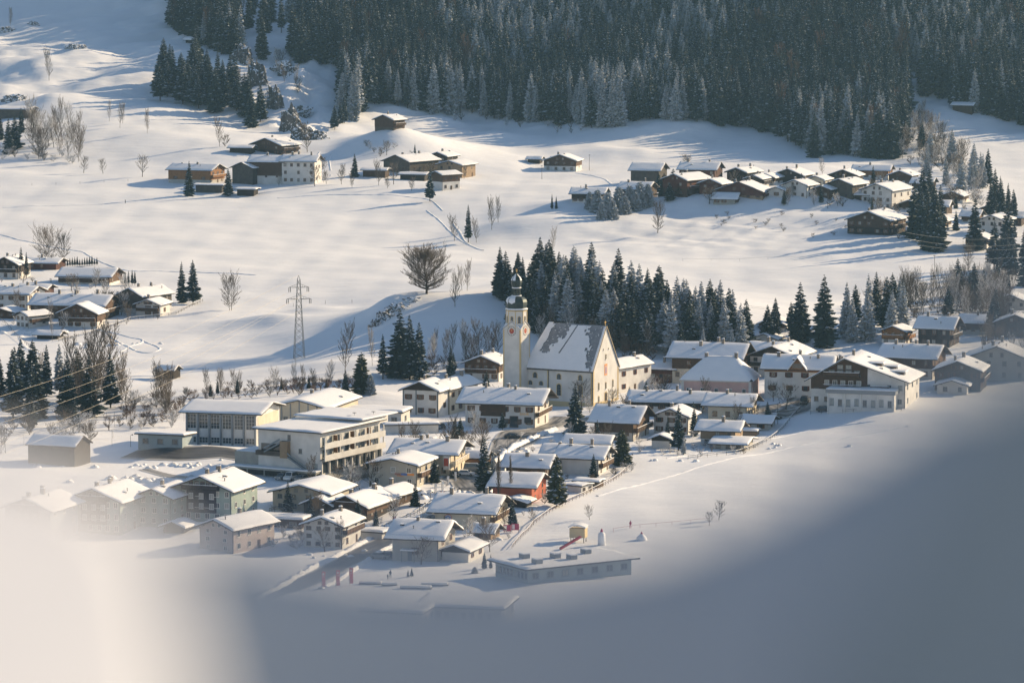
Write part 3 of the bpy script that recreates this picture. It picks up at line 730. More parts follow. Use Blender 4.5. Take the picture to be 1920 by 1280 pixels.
def car(label, px, py, paint_, rz, kind='car', snow=False, group='parked cars', at=None):
    p = at if at is not None else G(px, py)
    o = thing('parked_car', label, 'car', p, rz, group)
    L_, W_, H1, H2 = (4.4, 1.8, .95, 1.5) if kind == 'car' else (5.0, 1.95, 1.15, 2.1)
    prof = [(-L_/2,.35),(-L_/2+.05,.85*H1/.95),(-L_*.28,H1),(-L_*.12,H2),(L_*.28,H2),(L_*.42,H1+.02),(L_/2-.03,H1-.05),(L_/2,.35)]
    if kind != 'car': prof = [(-L_/2,.35),(-L_/2+.05,.95),(-L_*.34,H1),(-L_*.22,H2),(L_*.44,H2),(L_/2-.1,H1),(L_/2,.9),(L_/2,.35)]
    b = MB(); n = len(prof); vs = []
    for y, sh in ((-W_/2, 1), (W_/2, 1)):
        for x, z in prof: vs.append((x, y * (1 if z <= H1 + .03 else .84), z))
    b.add(vs, [tuple(range(n-1,-1,-1)), tuple(range(n, 2*n))] + [(i, (i+1) % n, n+(i+1) % n, n+i) for i in range(n)], paint_)
    b.obj('body', o)
    g = MB()
    for sgn in (-1, 1):
        y0 = sgn * (W_/2 * .86 + .05)
        q = [(prof[2][0]+.35, H1+.06), (prof[3][0]+.08, H2-.1), (prof[4][0]-.08, H2-.1), (prof[5][0]-.25, H1+.06)]
        g.add([(x, sgn*(W_/2*(.985 if z < H1+.1 else .865)+.012), z) for x, z in q], [(0,1,2,3)], 'glass')
    (xa, za), (xb, zb) = prof[2], prof[3]
    g.add([(xa+.1*(xb-xa)-.015, -W_*.42, za+.1*(zb-za)+.02), (xb-.1*(xb-xa)-.015, -W_*.38, zb-.1*(zb-za)+.02), (xb-.1*(xb-xa)-.015, W_*.38, zb-.1*(zb-za)+.02), (xa+.1*(xb-xa)-.015, W_*.42, za+.1*(zb-za)+.02)], [(0,1,2,3)], 'glass')
    g.obj('windows', o)
    for x in (-L_*.31, L_*.31):
        for y in (-W_/2+.02, W_/2-.02):
            k = MB(); k.tube((x, y-.1, .33), (x, y+.1, .33), .33, .33, 'black', 12, True, False); k.tube((x, y-.105, .33), (x, y+.105, .33), .18, .18, 'galv', 8, True, False); k.obj('wheel', o)
    for sgn in (-1, 1):
        k = MB(); k.box(-L_/2-.0, -L_/2+.06, sgn*W_*.36-.16, sgn*W_*.36+.16, .62, .76, 'wframe'); k.obj('headlight', o)
    if snow:
        k = MB(); k.lathe([(.9, H2+.005), (.85, H2+.18), (.4, H2+.28), (.05, H2+.3)], 10, 'rsnow'); k.obj('snow_cover', o)
    return o

def ribbon(path, width, m, name, lift=.10, kind='structure', step=2.5, crown=0.0, label=None, cat=None, jag=0.0, seed=3):
    """a strip laid on the ground along points of the photograph"""
    r = random.Random(seed)
    P_ = [G(*q) if len(q) == 2 else Vector(q) for q in path]
    Q = []
    for i in range(len(P_) - 1):
        a = P_[max(0, i-1)]; b = P_[i]; c = P_[i+1]; d = P_[min(len(P_)-1, i+2)]
        n = max(1, int((c - b).length / step))
        for k in range(n):
            t = k / n; Q.append(.5 * ((2*b) + (c-a)*t + (2*a-5*b+4*c-d)*t*t + (3*b-a-3*c+d)*t**3))
    Q.append(P_[-1]); nw = 6; vs = []; uv = []; ln = 0
    for i, q in enumerate(Q):
        t = (Q[min(i+1, len(Q)-1)] - Q[max(i-1, 0)]); t.z = 0; t.normalize(); nrm = Vector((-t.y, t.x, 0))
        if i: ln += (Q[i] - Q[i-1]).length
        jw = 1 + r.uniform(-jag, jag); jz = 1 + r.uniform(-jag, jag)
        for k in range(nw + 1):
            o = (k / nw - .5) * width * jw; x, y = q.x + nrm.x * o, q.y + nrm.y * o
            z = hz(x, y) + lift + crown * jz * (1 - (2 * k / nw - 1) ** 2)
            vs.append((x, y, z)); uv.append((ln, k / nw))
    fs = [(i*(nw+1)+k, i*(nw+1)+k+1, (i+1)*(nw+1)+k+1, (i+1)*(nw+1)+k) for i in range(len(Q)-1) for k in range(nw)]
    me = bpy.data.meshes.new(name); me.from_pydata(vs, [], [f[::-1] for f in fs]); me.materials.append(M[m])
    ul = me.uv_layers.new(name='UVMap')
    for l in me.loops: ul.data[l.index].uv = uv[l.vertex_index]
    for p in me.polygons: p.use_smooth = True
    me.update(); o = put(name, me)
    if kind: o['kind'] = kind
    if label: tag(o, label, cat)
    return o, Q

def fence(path, label, hgt=1.1, m='bframe', post=3.0, rails=2, cat='fence', name='fence', snowy=False, r=.05):
    P_ = [G(*q) for q in path]; o = thing(name, label, cat, P_[0]); o0 = P_[0]
    pb = MB(); pb.tube((0,0,-.5), (0,0,hgt), r*1.3, r*1.1, m, 4); pm = pb.mesh('post'); k = 0; rb = MB(); last = None
    for i in range(len(P_) - 1):
        n = max(1, int((P_[i+1] - P_[i]).length / post))
        for j in range(n + (i == len(P_) - 2)):
            q = P_[i].lerp(P_[i+1], j / n); q.z = hz(q.x, q.y) ; q = q - o0
            if k < 90: put('post', pm, o, q)
            k += 1
            if last is not None:
                for t in range(rails):
                    z = hgt * (.95 - .42 * t); rb.tube(last + Vector((0,0,z)), q + Vector((0,0,z)), r, r, m, 4)
                if snowy: rb.tube(last + Vector((0,0,hgt+.08)), q + Vector((0,0,hgt+.08)), r*1.3, r*1.3, 'rsnow', 5)
            last = q
    if rails: rb.obj('rail', o)
    return o
# ------------------------------------------------------------------ roads and paths
road, RQ = ribbon([(430,1150),(560,1098),(640,1058),(720,1018),(790,982),(842,950),(885,915),(912,880),(945,850),(985,825),(1025,800),(1075,788)], 7.6, 'road', 'main_road', .14)
ribbon([(1075,788),(1130,786),(1180,800),(1260,792)], 5.5, 'slush', 'side_road', .16)
ribbon([(885,915),(870,897),(840,892)], 9, 'slush', 'forecourt', .17)
ribbon([(940,852),(960,812),(1010,806),(1060,782)], 7, 'slush', 'village_square', .145)
ribbon([(250,848),(340,853),(420,850),(470,858)], 12, 'road', 'school_yard', .12)
ribbon([(460,905),(400,900),(320,893),(270,880)], 3.6, 'slush', 'parking_lane', .13)
ribbon([(640,905),(690,890),(740,880)], 5, 'slush', 'school_lane', .14)
ribbon([(1440,760),(1480,775),(1500,760),(1515,745)], 11, 'slush', 'hotel_forecourt', .13)
for pth, wd, cr in (([(600,1105),(700,1045),(760,1008)], 1.3, .55), ([(600,1060),(680,1018),(735,985)], 1.6, .7), ([(480,1130),(560,1080),(640,1040)], 1.6, .8),
                    ([(760,985),(822,955),(862,925)], 1.6, .8), ([(925,868),(960,842),(1000,822),(1040,806)], 2.0, .9), ([(915,925),(935,890),(965,862)], 1.8, .8)):
    ribbon(pth, wd, 'rsnow', 'ploughed_snow_bank', .0, 'structure', 1.0, cr, jag=.35)
def piles(cx, cy, n, spread, size, seed):
    r = random.Random(seed); b = MB(); c0 = G(cx, cy)
    for i in range(n):
        x = r.gauss(0, spread * 2.2); y = r.gauss(0, spread * .5); s = size * r.uniform(.5, 1.2)
        z = hz(c0.x + x, c0.y + y) - c0.z
        pr = [(s * (1 + .2 * r.random()), z - .3), (s * .8, z + s * .25), (s * .45, z + s * r.uniform(.35, .55)), (.05, z + s * r.uniform(.4, .6))]
        k0 = len(b.v); b.lathe(pr, 9, 'rsnow', x, y); b.v[k0:] = [(vx + r.gauss(0, s * .13), vy + r.gauss(0, s * .13), vz + r.gauss(0, s * .08)) for vx, vy, vz in b.v[k0:]]
    o = b.obj('snow_heap', None, c0); o['kind'] = 'stuff'; return o
for a in ((620,930,8,2,1.2),(350,874,34,5,1.1),(300,902,22,4,1.6),(760,925,45,5,1.5),(830,870,14,5,.8),(680,850,30,5,1.0),(880,868,16,4,1.0),(1400,838,14,5,.6),(860,1010,14,4,.8),
          (1090,835,12,4,.7),(230,645,14,4,1.2),(700,1040,12,4,.8),(540,1010,12,5,1.1),(1160,865,14,4,.8),(560,330,14,6,.8),(1700,735,12,4,.8),(60,625,10,3,1.5),(940,845,12,4,.9)):
    piles(*a, seed=int(a[0]))
# footpaths trodden in the fields: low rims of snow
for i, (pth, wd) in enumerate((([(0,440),(60,455),(140,470),(190,492),(240,508),(330,510),(480,516)], .8), ([(180,618),(240,632),(268,640),(235,655),(225,660)], .9), ([(0,390),(110,386),(235,380),(330,372),(430,364)], 2.0),
                    ([(800,395),(830,420),(850,440),(885,462)], .9), ([(590,320),(592,300),(600,285)], .7), ([(620,320),(618,300),(625,285)], .7), ([(60,575),(40,640),(80,665)], 2.0),
                    ([(1250,860),(1500,812),(1640,790)], .5), ([(520,372),(640,366),(790,372),(830,395)], .8),([(1080,325),(1130,335),(1150,350)], 1.2),([(1120,930),(1300,880),(1480,840),(1700,800)], 1.1),([(200,625),(260,660),(300,655),(270,640)], 1.0),([(850,420),(870,450),(905,470)], 1.4))):
    ribbon(pth, wd, 'rsnow', 'trodden_path', -.03, 'structure', 1.2, .22, jag=.4, seed=i)

# ------------------------------------------------------------------ the church
def church():
    p = G(1112, 762); s = mpp(p); rot = R(-28.6)
    o = thing('church', 'white village church with steep slate roof and onion domed clock tower', 'church', p, rot)
    W = 127 * s / math.cos(-rot); D = 50 * s / math.sin(-rot); h = 67 * s; rise = 79 * s
    b = MB(); b.hexa([(-W,0,-2.5),(0,0,-2.5),(0,D,-2.5),(-W,D,-2.5),(-W,0,h),(0,0,h),(0,D,h),(-W,D,h)], 'plaster')
    b.add([(0,0,h),(0,D,h),(0,D/2,h+rise),(-.6,0,h),(-.6,D,h),(-.6,D/2,h+rise)], [(0,1,2),(5,4,3),(0,2,5,3),(2,1,4,5),(0,3,4,1)], 'plaster')
    b.obj('wall', o)
    # nave roof with a hipped far end
    zr = h + rise; g = .55; sl = rise / (D/2)
    b = MB(); z0 = h - g * sl * .35
    A = [(-W-g,-g,z0),(.35,-g,z0),(.35,D/2,zr+.35),(-W+3.5,D/2,zr+.35),(.35,D+g,z0),(-W-g,D+g,z0)]
    b.add(A, [(0,1,2,3),(4,5,3,2),(5,0,3)], 'tile'); b.add([(x,y,z-.28) for x,y,z in A], [(3,2,1,0),(2,3,5,4),(3,0,5)], 'tile')
    b.add([A[1],A[2],(A[2][0],A[2][1],A[2][2]-.28),(A[1][0],A[1][1],A[1][2]-.28)], [(0,3,2,1)], 'yellow'); b.add([A[2],A[4],(A[4][0],A[4][1],A[4][2]-.28),(A[2][0],A[2][1],A[2][2]-.28)], [(0,3,2,1)], 'yellow')
    b.add([A[0],A[1],(A[1][0],A[1][1],A[1][2]-.28),(A[0][0],A[0][1],A[0][2]-.28)], [(0,3,2,1)], 'roofdark')
    rf = b.obj('roof', o)
    # snow fields left on the slate: irregular sheet with ragged outline and thickness
    c = MB(); nu, nv = 170, 130; from mathutils import noise as mn
    keep = {}; vs = []
    for i in range(nu + 1):
        for j in range(nv + 1):
            u = i / nu; v = j / nv            # u along the eave, v up the slope
            xl = -W - g + (3.5 + g) * v; x = xl + (.2 - xl) * u
            y = -g + (D/2 + g) * v; z = z0 + (zr + .35 - z0) * v
            n = mn.noise(Vector((x * .35, v * 5, 3.1))) * .10 + mn.noise(Vector((x * 1.6, v * 16, 1.1))) * .05
            bare1 = (v - .32 + n > 0) and (u < .44 - .34 * (1 - v) ** 1.0 + n) and u > .10 + .02 * v + n * .6 and (u - .08) > .0
            bare1 = bare1 and (v > .30 + n + max(0, .2 - u) * .5)
            bare2 = u > .86 + n * 1.6 - .16 * v + .10 * (1 - v) and u < .965
            bare3 = abs(u - (.36 + .16 * v)) < .008 and v > .35
            bare4 = v > .965 and u > .08
            k = not (bare1 or bare2 or bare3 or bare4) or ((bare2 or bare1) and mn.noise(Vector((x * 2.0, v * 26, 7))) > .42)
            keep[i, j] = k; vs.append((x, y - .12, z + .16 + .05 * mn.noise(Vector((x, v * 8, 0)))))
    fs = [(i*(nv+1)+j, (i+1)*(nv+1)+j, (i+1)*(nv+1)+j+1, i*(nv+1)+j+1) for i in range(nu) for j in range(nv) if keep[i,j] and keep[i+1,j+1] and keep[i+1,j] and keep[i,j+1]]
    c.add(vs, fs, 'rsnow', True)
    so_ = c.obj('roof_snow', rf); md = so_.modifiers.new('t', 'SOLIDIFY'); md.thickness = .13; md.offset = 1
    # ochre corner strips, cornice, plinth
    b = MB()
    for x in (-.75, -W * .68, -W): b.box(x, x + .5, -.06, -.001, -1, h - .5, 'yellow')
    b.box(.001, .06, 0, .6, -1, h - .2, 'yellow'); b.box(.001, .06, D - .6, D, -1, h - .2, 'yellow')
    b.box(-W, 0, -.10, -.001, h - .48, h - .05, 'yellow'); b.box(-W, .1, -.14, -.002, -1, .8, 'yellow'); b.box(.002, .14, 0, D, -1, .8, 'yellow')
    b.obj('trim', o)
    for x in (-.15, -W*.655): d = MB(); d.tube((x, -.2, 0), (x, -.2, h-.1), .09, .09, 'darkmetal', 5); d.obj('rain_pipe', o)
    def arch(par, x, y, z, w, hh, rz, sill=True, m='glass'):
        pts_ = [(-w/2, 0), (w/2, 0)] + [(w/2 * math.cos(t), hh - w/2 + w/2 * math.sin(t)) for t in [math.pi * k / 8 for k in range(9)]]
        def ex(q, y0, y1, mm):
            n = len(q); f = MB(); f.add([(a, y0, b_) for a, b_ in q] + [(a, y1, b_) for a, b_ in q], [tuple(range(n)), tuple(range(2*n-1, n-1, -1))] + [(i, n+i, n+(i+1) % n, (i+1) % n) for i in range(n)], mm); return f
        big = [(a * 1.42, (b_ - hh/2) * 1.16 + hh/2) for a, b_ in pts_]
        wd = ex(big, -.05, .0, 'yellow').obj('window', par, (x, y, z), rz)
        ex(pts_, -.075, -.052, m).obj('pane', wd)
        if m == 'glass':
            k = MB(); k.box(-.03, .03, -.10, -.076, .05, hh - .05, 'dframe')
            for t in (.25, .5, .75): k.box(-w/2 + .03, w/2 - .03, -.098, -.077, hh * t - .03, hh * t + .03, 'dframe')
            k.box(-w*.55, w*.55, -.22, -.052, -.14, -.02, 'rsnow'); k.obj('glazing_bars', wd)
    for u in (.875, .655, .16):
        pass
    xs_ = [-W * .86, -W * .505, -W * .19]
    for x in xs_: arch(o, x, 0, h * .70, 1.15, 1.6, 0)
    for x in (-W * .505, -W * .19): arch(o, x, 0, h * .24, 1.2, 3.3, 0)
    arch(o, -W * .93, 0, h * .5, 1.1, 1.2, 0); arch(o, -W * .77, 0, h * .5, 1.1, 1.2, 0)
    hp_ = math.pi / 2
    for y, z, w_, h_ in ((.22, .42, .75, 2.1), (.78, .42, .75, 2.1), (.22, .06, .8, 1.9), (.78, .06, .8, 1.9), (.5, .42, .7, 1.8)): arch(o, .0, D * y, h * z, w_, h_, hp_)
    arch(o, 0, D * .5, h + rise * .22, .65, 1.4, hp_); 
    for y in (.40, .60): arch(o, 0, D * y, h + rise * .44, .35, .5, hp_)
    arch(o, 0, D * .5, h * .0 + .3, 1.3, 2.9, hp_, m='dwood')
    # painted niche over the door
    k = MB(); k.box(.001, .05, D*.5-.85, D*.5+.85, h*.80, h*1.12, 'orangeprint'); k.box(.052, .07, D*.5-.6, D*.5+.6, h*.83, h*1.08, 'pink'); k.box(.072, .08, D*.5-.2, D*.5+.2, h*.86, h*1.02, 'blue'); k.obj('wall_painting', o)
    k = MB(); k.tube((-.2, D/2, zr), (-.2, D/2, zr + 1.9), .10, .06, 'gold', 5); k.box(-.28, -.12, D/2-.5, D/2+.5, zr+1.2, zr+1.38, 'gold'); k.obj('gable_cross', o)
    # ---------------- tower, in the same frame
    tw = 33 * s / math.cos(rot)
    # near corner of the tower seen at px 975; work out its place in the church frame
    q = G(976, 757); Y = p.y + .22 * W + 1.5
    wx = (976 - 960) / F * Y; lw = Vector((wx - p.x, Y - p.y)); ca, sa = math.cos(rot), math.sin(rot)
    tx = lw.x * ca + lw.y * sa; ty = -lw.x * sa + lw.y * ca
    st = Y / F; zb = lambda py: CAMZ - p.z - Y * math.tan(math.atan((py - 640) / F) + PITCH)
    tz = zb(618); b = MB(); b.box(tx - tw, tx, ty, ty + tw, -3, tz, 'plaster')
    gz = zb(604) - tz
    b.add([(tx-tw,ty,tz),(tx,ty,tz),(tx-tw/2,ty,tz+gz),(tx-tw,ty+tw,tz),(tx,ty+tw,tz),(tx-tw/2,ty+tw,tz+gz)], [(0,1,2),(5,4,3),(0,2,5,3),(2,1,4,5)], 'plaster')
    b.add([(tx,ty,tz),(tx,ty+tw,tz),(tx,ty+tw/2,tz+gz),(tx-tw,ty,tz),(tx-tw,ty+tw,tz),(tx-tw,ty+tw/2,tz+gz)], [(0,1,2),(5,4,3),(0,2,5,3),(2,1,4,5)], 'plaster')
    t = b.obj('tower', o)
    b = MB(); e = .14
    tc = (tx - tw/2, ty + tw/2, tz + gz + .05); lo = tz - .12; hf = tw/2 + e
    cor = [(tc[0]+sx*hf, tc[1]+sy*hf, lo) for sx, sy in ((-1,-1),(1,-1),(1,1),(-1,1))]
    apx = [(tc[0], tc[1]-hf, tc[2]), (tc[0]+hf, tc[1], tc[2]), (tc[0], tc[1]+hf, tc[2]), (tc[0]-hf, tc[1], tc[2])]
    for k in range(4):       # crossing gable roofs, eight triangular planes under thin snow
        for q3 in ((tc, cor[k], apx[k]), (tc, apx[k], cor[(k+1) % 4])):
            for dz, th3, mm in ((0, .12, 'roofdark'), (.121, .12, 'rsnow')):
                b.add([(x, y, z+dz) for x, y, z in q3] + [(x, y, z+dz+th3) for x, y, z in q3], [(2,1,0), (3,4,5), (0,1,4,3), (1,2,5,4), (2,0,3,5)], mm)
    b.obj('tower_roof', t)
    b = MB()
    for x in (tx-tw-.01, tx-.41): b.box(x, x+.42, ty-.05, ty-.001, -1, tz-.2, 'yellow')
    b.box(tx+.001, tx+.05, ty+.001, ty+.42, -1, tz-.2, 'yellow'); b.box(tx+.001, tx+.05, ty+tw-.42, ty+tw, -1, tz-.2, 'yellow'); b.obj('corner_strip', t)
    def clock(x, y, z, rz):
        k = MB()
        def disc(r0, r1, yo, m, n=24):
            vs = [(r0*math.cos(6.2832*i/n), yo, r0*math.sin(6.2832*i/n)) for i in range(n)] + [(r1*math.cos(6.2832*i/n), yo, r1*math.sin(6.2832*i/n)) for i in range(n)]
            k.add(vs, [(i, (i+1) % n, n+(i+1) % n, n+i) for i in range(n)], m)
        R_ = tw * .235
        disc(.001, R_*1.04, -.06, 'darkmetal'); disc(.001, R_*.96, -.072, 'wframe'); disc(.001, R_*.58, -.083, 'clockred')
        for i in range(12):
            a = i * math.pi / 6; c1, s1 = math.cos(a), math.sin(a)
            q = [(R_*.66*c1 - .05*s1, R_*.66*s1 + .05*c1), (R_*.66*c1 + .05*s1, R_*.66*s1 - .05*c1), (R_*.92*c1 + .06*s1, R_*.92*s1 - .06*c1), (R_*.92*c1 - .06*s1, R_*.92*s1 + .06*c1)]
            k.add([(a_, -.085, b_) for a_, b_ in q], [(0,1,2,3)], 'darkmetal')
        o_ = k.obj('clock_face', t, (x, y, z), rz)
        hnd = MB()
        for a, l in ((2.2, R_*.55), (1.2, R_*.8)):
            c1, s1 = math.cos(a), math.sin(a); hnd.add([(-.07*s1, -.10, .07*c1), (.07*s1, -.10, -.07*c1), (l*c1, -.10, l*s1)], [(0,1,2)], 'gold')
        hnd.obj('clock_hand', o_)
    cz = zb(621.5)
    clock(tx - tw/2, ty, cz, 0); clock(tx, ty + tw/2, cz, hp_)
    # octagonal belfry
    cx_, cy_ = tx - tw/2, ty + tw/2; r0 = 19 * st / math.cos(math.pi/8)*.95; z1 = tz - .5; z2 = zb(583)
    b = MB(); b.lathe([(r0, z1), (r0, z2)], 8, 'plaster', cx_, cy_, False, math.pi/8)
    bel = b.obj('belfry', t)
    b = MB()
    for i in range(8):
        a = i * math.pi/4 + math.pi/8; b.tube((cx_ + r0*math.cos(a), cy_ + r0*math.sin(a), z1), (cx_ + r0*math.cos(a), cy_ + r0*math.sin(a), z2-.3), .14, .14, 'yellow', 4)
    b.lathe([(r0*1.03, z2-.35), (r0*1.06, z2-.05)], 8, 'yellow', cx_, cy_, False, math.pi/8); b.obj('corner_strip', bel)
    ra = r0 * math.cos(math.pi/8)
    for i in range(8):
        a = i * math.pi/4 + 0; x = cx_ + ra*math.cos(a); y = cy_ + ra*math.sin(a); arch(bel, x, y, tz + (z2-tz)*.30, .75, 2.0, a + hp_, m='glass')
    # domes
    def P_(*q): return [(r_ * st, zb(y_)) for r_, y_ in q]
    b = MB(); b.lathe(P_((19.2,584),(20.5,582.5),(20,580.5),(19.6,578),(20.4,573),(20.2,568),(18.5,563),(14.5,559.5),(9.5,557.5),(8.2,556)), 8, 'copper', cx_, cy_, False, math.pi/8)
    d1 = b.obj('dome', t)
    b = MB(); b.lathe(P_((20,582.4),(21.6,582),(21.4,580.2),(19.9,579.4)), 8, 'rsnow', cx_, cy_, True, math.pi/8); b.lathe(P_((9,557.4),(9.8,557),(9.4,555.6),(6.5,555.4)), 8, 'rsnow', cx_, cy_, True, math.pi/8)
    for i in (2, 3, 4, 5, 6, 7, 0):         # snow resting on the dome's upper panels
        am = i * math.pi/4 + math.pi/4 * 0 ; vs = []
        prof = P_((20.5,572),(20.1,567.6),(18.6,562.6),(14.8,559),(9.9,557))
        rr_ = random.Random(i)
        low = rr_.uniform(0, .7)
        for kk, (rad, zz) in enumerate(prof):
            for sg in (-1, 0, 1):
                hw = (.36 if kk else .1 + .2 * rr_.random()); a = am + sg * hw
                ra_ = rad * math.cos(math.pi/8) / math.cos(hw * sg) + .07
                zz2 = zz + (low * 1.0 + rr_.uniform(-.4, .4) if kk == 0 else 0)
                vs.append((cx_ + ra_*math.cos(a), cy_ + ra_*math.sin(a), zz2))
        if i in (5, 6):
            b.add(vs, [(k*3+j, k*3+j+1, (k+1)*3+j+1, (k+1)*3+j) for k in range(4) for j in range(2)], 'rsnow', True)
    b.obj('dome_snow', d1)
    b = MB(); b.lathe(P_((8.6,556.2),(8.6,554),(7.0,553.6)), 8, 'copper', cx_, cy_, False, math.pi/8)
    for i in range(8):
        a = i * math.pi/4 + math.pi/8; b.tube((cx_ + 6.6*st*math.cos(a), cy_ + 6.6*st*math.sin(a), zb(554)), (cx_ + 6.6*st*math.cos(a), cy_ + 6.6*st*math.sin(a), zb(543)), .17, .17, 'copper', 4)
    b.lathe(P_((7.4,544.5),(7.8,542.5),(8.6,542),(8.2,540.5)), 8, 'copper', cx_, cy_, False, math.pi/8)
    b.obj('lantern', t)
    b = MB(); b.lathe(P_((7.6,540.6),(9.6,537),(10.8,532),(10.4,527),(8,522.5),(4,519.5),(1.6,516.5),(.7,512)), 8, 'copper', cx_, cy_, False, math.pi/8); up_ = b.obj('onion_spire', t)
    b = MB(); b.lathe(P_((8.8,542.4),(9.4,541.8),(8.8,540.6),(7,540.4)), 8, 'rsnow', cx_, cy_, True, math.pi/8)
    for am in (-math.pi/2, -math.pi/4*0 - math.pi*.75, math.pi*0):
        vs = []
        for kk, (rad, zz) in enumerate(P_((10.7,528),(8.5,522.5),(4.4,519),(2,516))):
            for sg in (-1, 0, 1):
                a = am + sg * .3; vs.append((cx_ + (rad*.95+.05)*math.cos(a), cy_ + (rad*.95+.05)*math.sin(a), zz + .05))
        b.add(vs, [(k*3+j, k*3+j+1, (k+1)*3+j+1, (k+1)*3+j) for k in range(3) for j in range(2)], 'rsnow', True)
    b.obj('dome_snow', up_)
    b = MB(); b.tube((cx_, cy_, zb(513)), (cx_, cy_, zb(506)), .08, .06, 'gold', 5); b.lathe([(.05, zb(512)), (.28, zb(511)), (.05, zb(510))], 8, 'gold', cx_, cy_); b.box(cx_-.4, cx_+.4, cy_-.05, cy_+.05, zb(508.2), zb(507.6), 'gold'); b.obj('spire_cross', t)
church()

# ------------------------------------------------------------------ houses of the village
H = house
# around the church
o = H('apartment_house', 'long white house below the church with BANK in gold letters on its wall', 1003, 803, 132, 27, 46, wall='plaster', F_=(2,6), S_=(2,2), bal='s', ch=3, oh=1.2, eg=2.6, ws='b', rot=-14, up=.5)
b = MB(); b.box(-o['w']*.78, -o['w']*.42, -.08, -.01, o['h']*.45, o['h']*.97, 'wood'); b.obj('wooden_loggia', o)
b = MB(); b.box(-o['w']*.30-1.2, -o['w']*.30+1.2, -.14, -.01, .1, 3.2, 'bframe'); b.box(-o['w']*.30-1.05, -o['w']*.30+1.05, -.16, -.142, .25, 3.05, 'glass'); b.box(-o['w']*.10-1.0, -o['w']*.10+.9, -.12, -.01, 1.4, 3.0, 'darkmetal'); b.obj('shop_window', o)
text(o, 'BANK', 1.0, 'gold', (-o['w']*.15, -.05, 3.5), 0)
H('guest_house', 'chalet with wooden gable and balcony just left of the church tower', 935, 716, 64, 20, 34, 'y', upper='wood', up=.5, F_=(2,4), S_=(2,2), bal='f', ch=2, rot=-16)
o = H('parish_house', 'white gabled block with blue grey corner posts and black gable, left of the bank', 822, 783, 68, 22, 50, 'y', wall='plaster', F_=(2,3), S_=(1,1), ch=1, rot=-20, pitch=23, ws='b', gwin=True)
b = MB(); A_ = o['w']; hh = o['h']; ri = A_/2*math.tan(R(23))
b.add([(-A_,-.05,hh+.02),(0,-.05,hh+.02),(-A_/2,-.05,hh+ri-.05),(-A_,-.12,hh+.02),(0,-.12,hh+.02),(-A_/2,-.12,hh+ri-.05)], [(3,4,5),(2,1,0),(0,1,4,3)], 'dwood'); b.obj('gable_boards', o)
b = MB()
for x in (-A_-.01, -A_*.64, -.35): b.box(x, x+.36, -.10, -.001, -1, hh, 'dframe')
b.obj('corner_post', o)
H('annex_house', 'pale yellow annex with big bright roof between the black gabled block and the bank', 843, 778, 42, 58, 50, 'y', wall='cream', F_=(1,2), S_=(2,4), ch=2, rot=-27, pitch=27, ws='b', D=17)
H('rectory', 'white rectory with broad bright roof right behind the church', 1160, 738, 40, 52, 48, 'y', wall='plaster', upper=None, F_=(2,2), S_=(2,3), ch=2, rot=-36, pitch=27, ws='r', D=17, eg=.8, oh=.8)
H('wood_shed', 'dark low shed with red boards behind the rectory', 1262, 718, 45, 14, 26, 'x', wall='rwood', F_=(1,3), S_=(1,1), ch=1, door=False)
# row right of the church
H('long_house', 'long low house with three chimneys right below the church front', 1316, 775, 130, 14, 20, 'x', wall='plaster', upper='dwood', up=.55, F_=(1,6), S_=(1,2), ch=3, dm=11, eg=2.2, rot=-12, pitch=22)
H('brown_house', 'house with deep brown gable and curved white wall near the tall spruce', 1187, 828, 72, 34, 36, 'x', wall='grey', upper='wood', up=.45, F_=(1,3), S_=(2,2), ch=2, bal='s', eg=2.0, rot=-18, pitch=25)
H('small_house', 'small white house with low gable half hidden behind two spruces', 1290, 815, 64, 20, 34, 'y', wall='plaster', F_=(2,3), S_=(1,1), ch=1, rot=-18)
H('garage', 'dark garage with open door below the two spruces', 1256, 842, 34, 12, 19, 'y', wall='plaster', upper='dwood', up=.8, F_=(0,0), S_=(0,0), ch=0, gwin=False, cat='garage', door=False)
H('family_house', 'cream house with square chimney in front of the pink hipped house', 1400, 792, 72, 24, 30, 'x', wall='cream', F_=(1,3), S_=(1,2), ch=1, eg=2.0, rot=-15, pitch=20)
H('family_house', 'house with orange boarded upper floor at the edge of the right field', 1378, 838, 64, 18, 30, 'x', wall='plaster', upper='lwood', up=.45, F_=(2,3), S_=(1,2), ch=1, eg=1.8, rot=-15, pitch=20)
H('carport', 'low snow covered carport beside the field with pale walls', 1395, 846, 58, 22, 12, 'x', wall='grey', F_=(1,3), S_=(1,1), ch=0, pitch=9, gwin=False, rot=-15, cat='carport', door=False, purlins=False)
H('garage', 'garages with low roof right of the cream house', 1440, 808, 52, 18, 14, 'x', wall='grey', F_=(1,2), S_=(1,1), ch=0, pitch=14, gwin=False, rot=-15, cat='garage', door=False)
H('garden_shed', 'small flat garden shed at the lane beside the right field', 1418, 818, 26, 10, 8, 'x', wall='lwood', F_=(0,0), S_=(0,0), ch=0, pitch=7, gwin=False, rot=-15, cat='shed', door=False, oh=.5, eg=.5, dm=4)
o, rf, W_, D_, h_ = hip_house('town_hall', 'pink hall with tall blue shaded hipped roof and two chimneys', 1408, 752, 130, 17, 37, rot=-13, rise_px=40, D=13)
chimney(rf, -W_*.70, D_*.5, h_ + 40*.145 - .4, 1.4, .9); chimney(rf, -W_*.27, D_*.5, h_ + 40*.145 - .4, 1.6, .9)
H('tall_house', 'tall yellow and brown house behind the pink hall with wide front roof', 1383, 716, 122, 30, 44, 'x', wall='cream', upper='wood', up=.5, F_=(2,6), S_=(3,3), ch=3, eg=2.0, rot=-16, pitch=24)
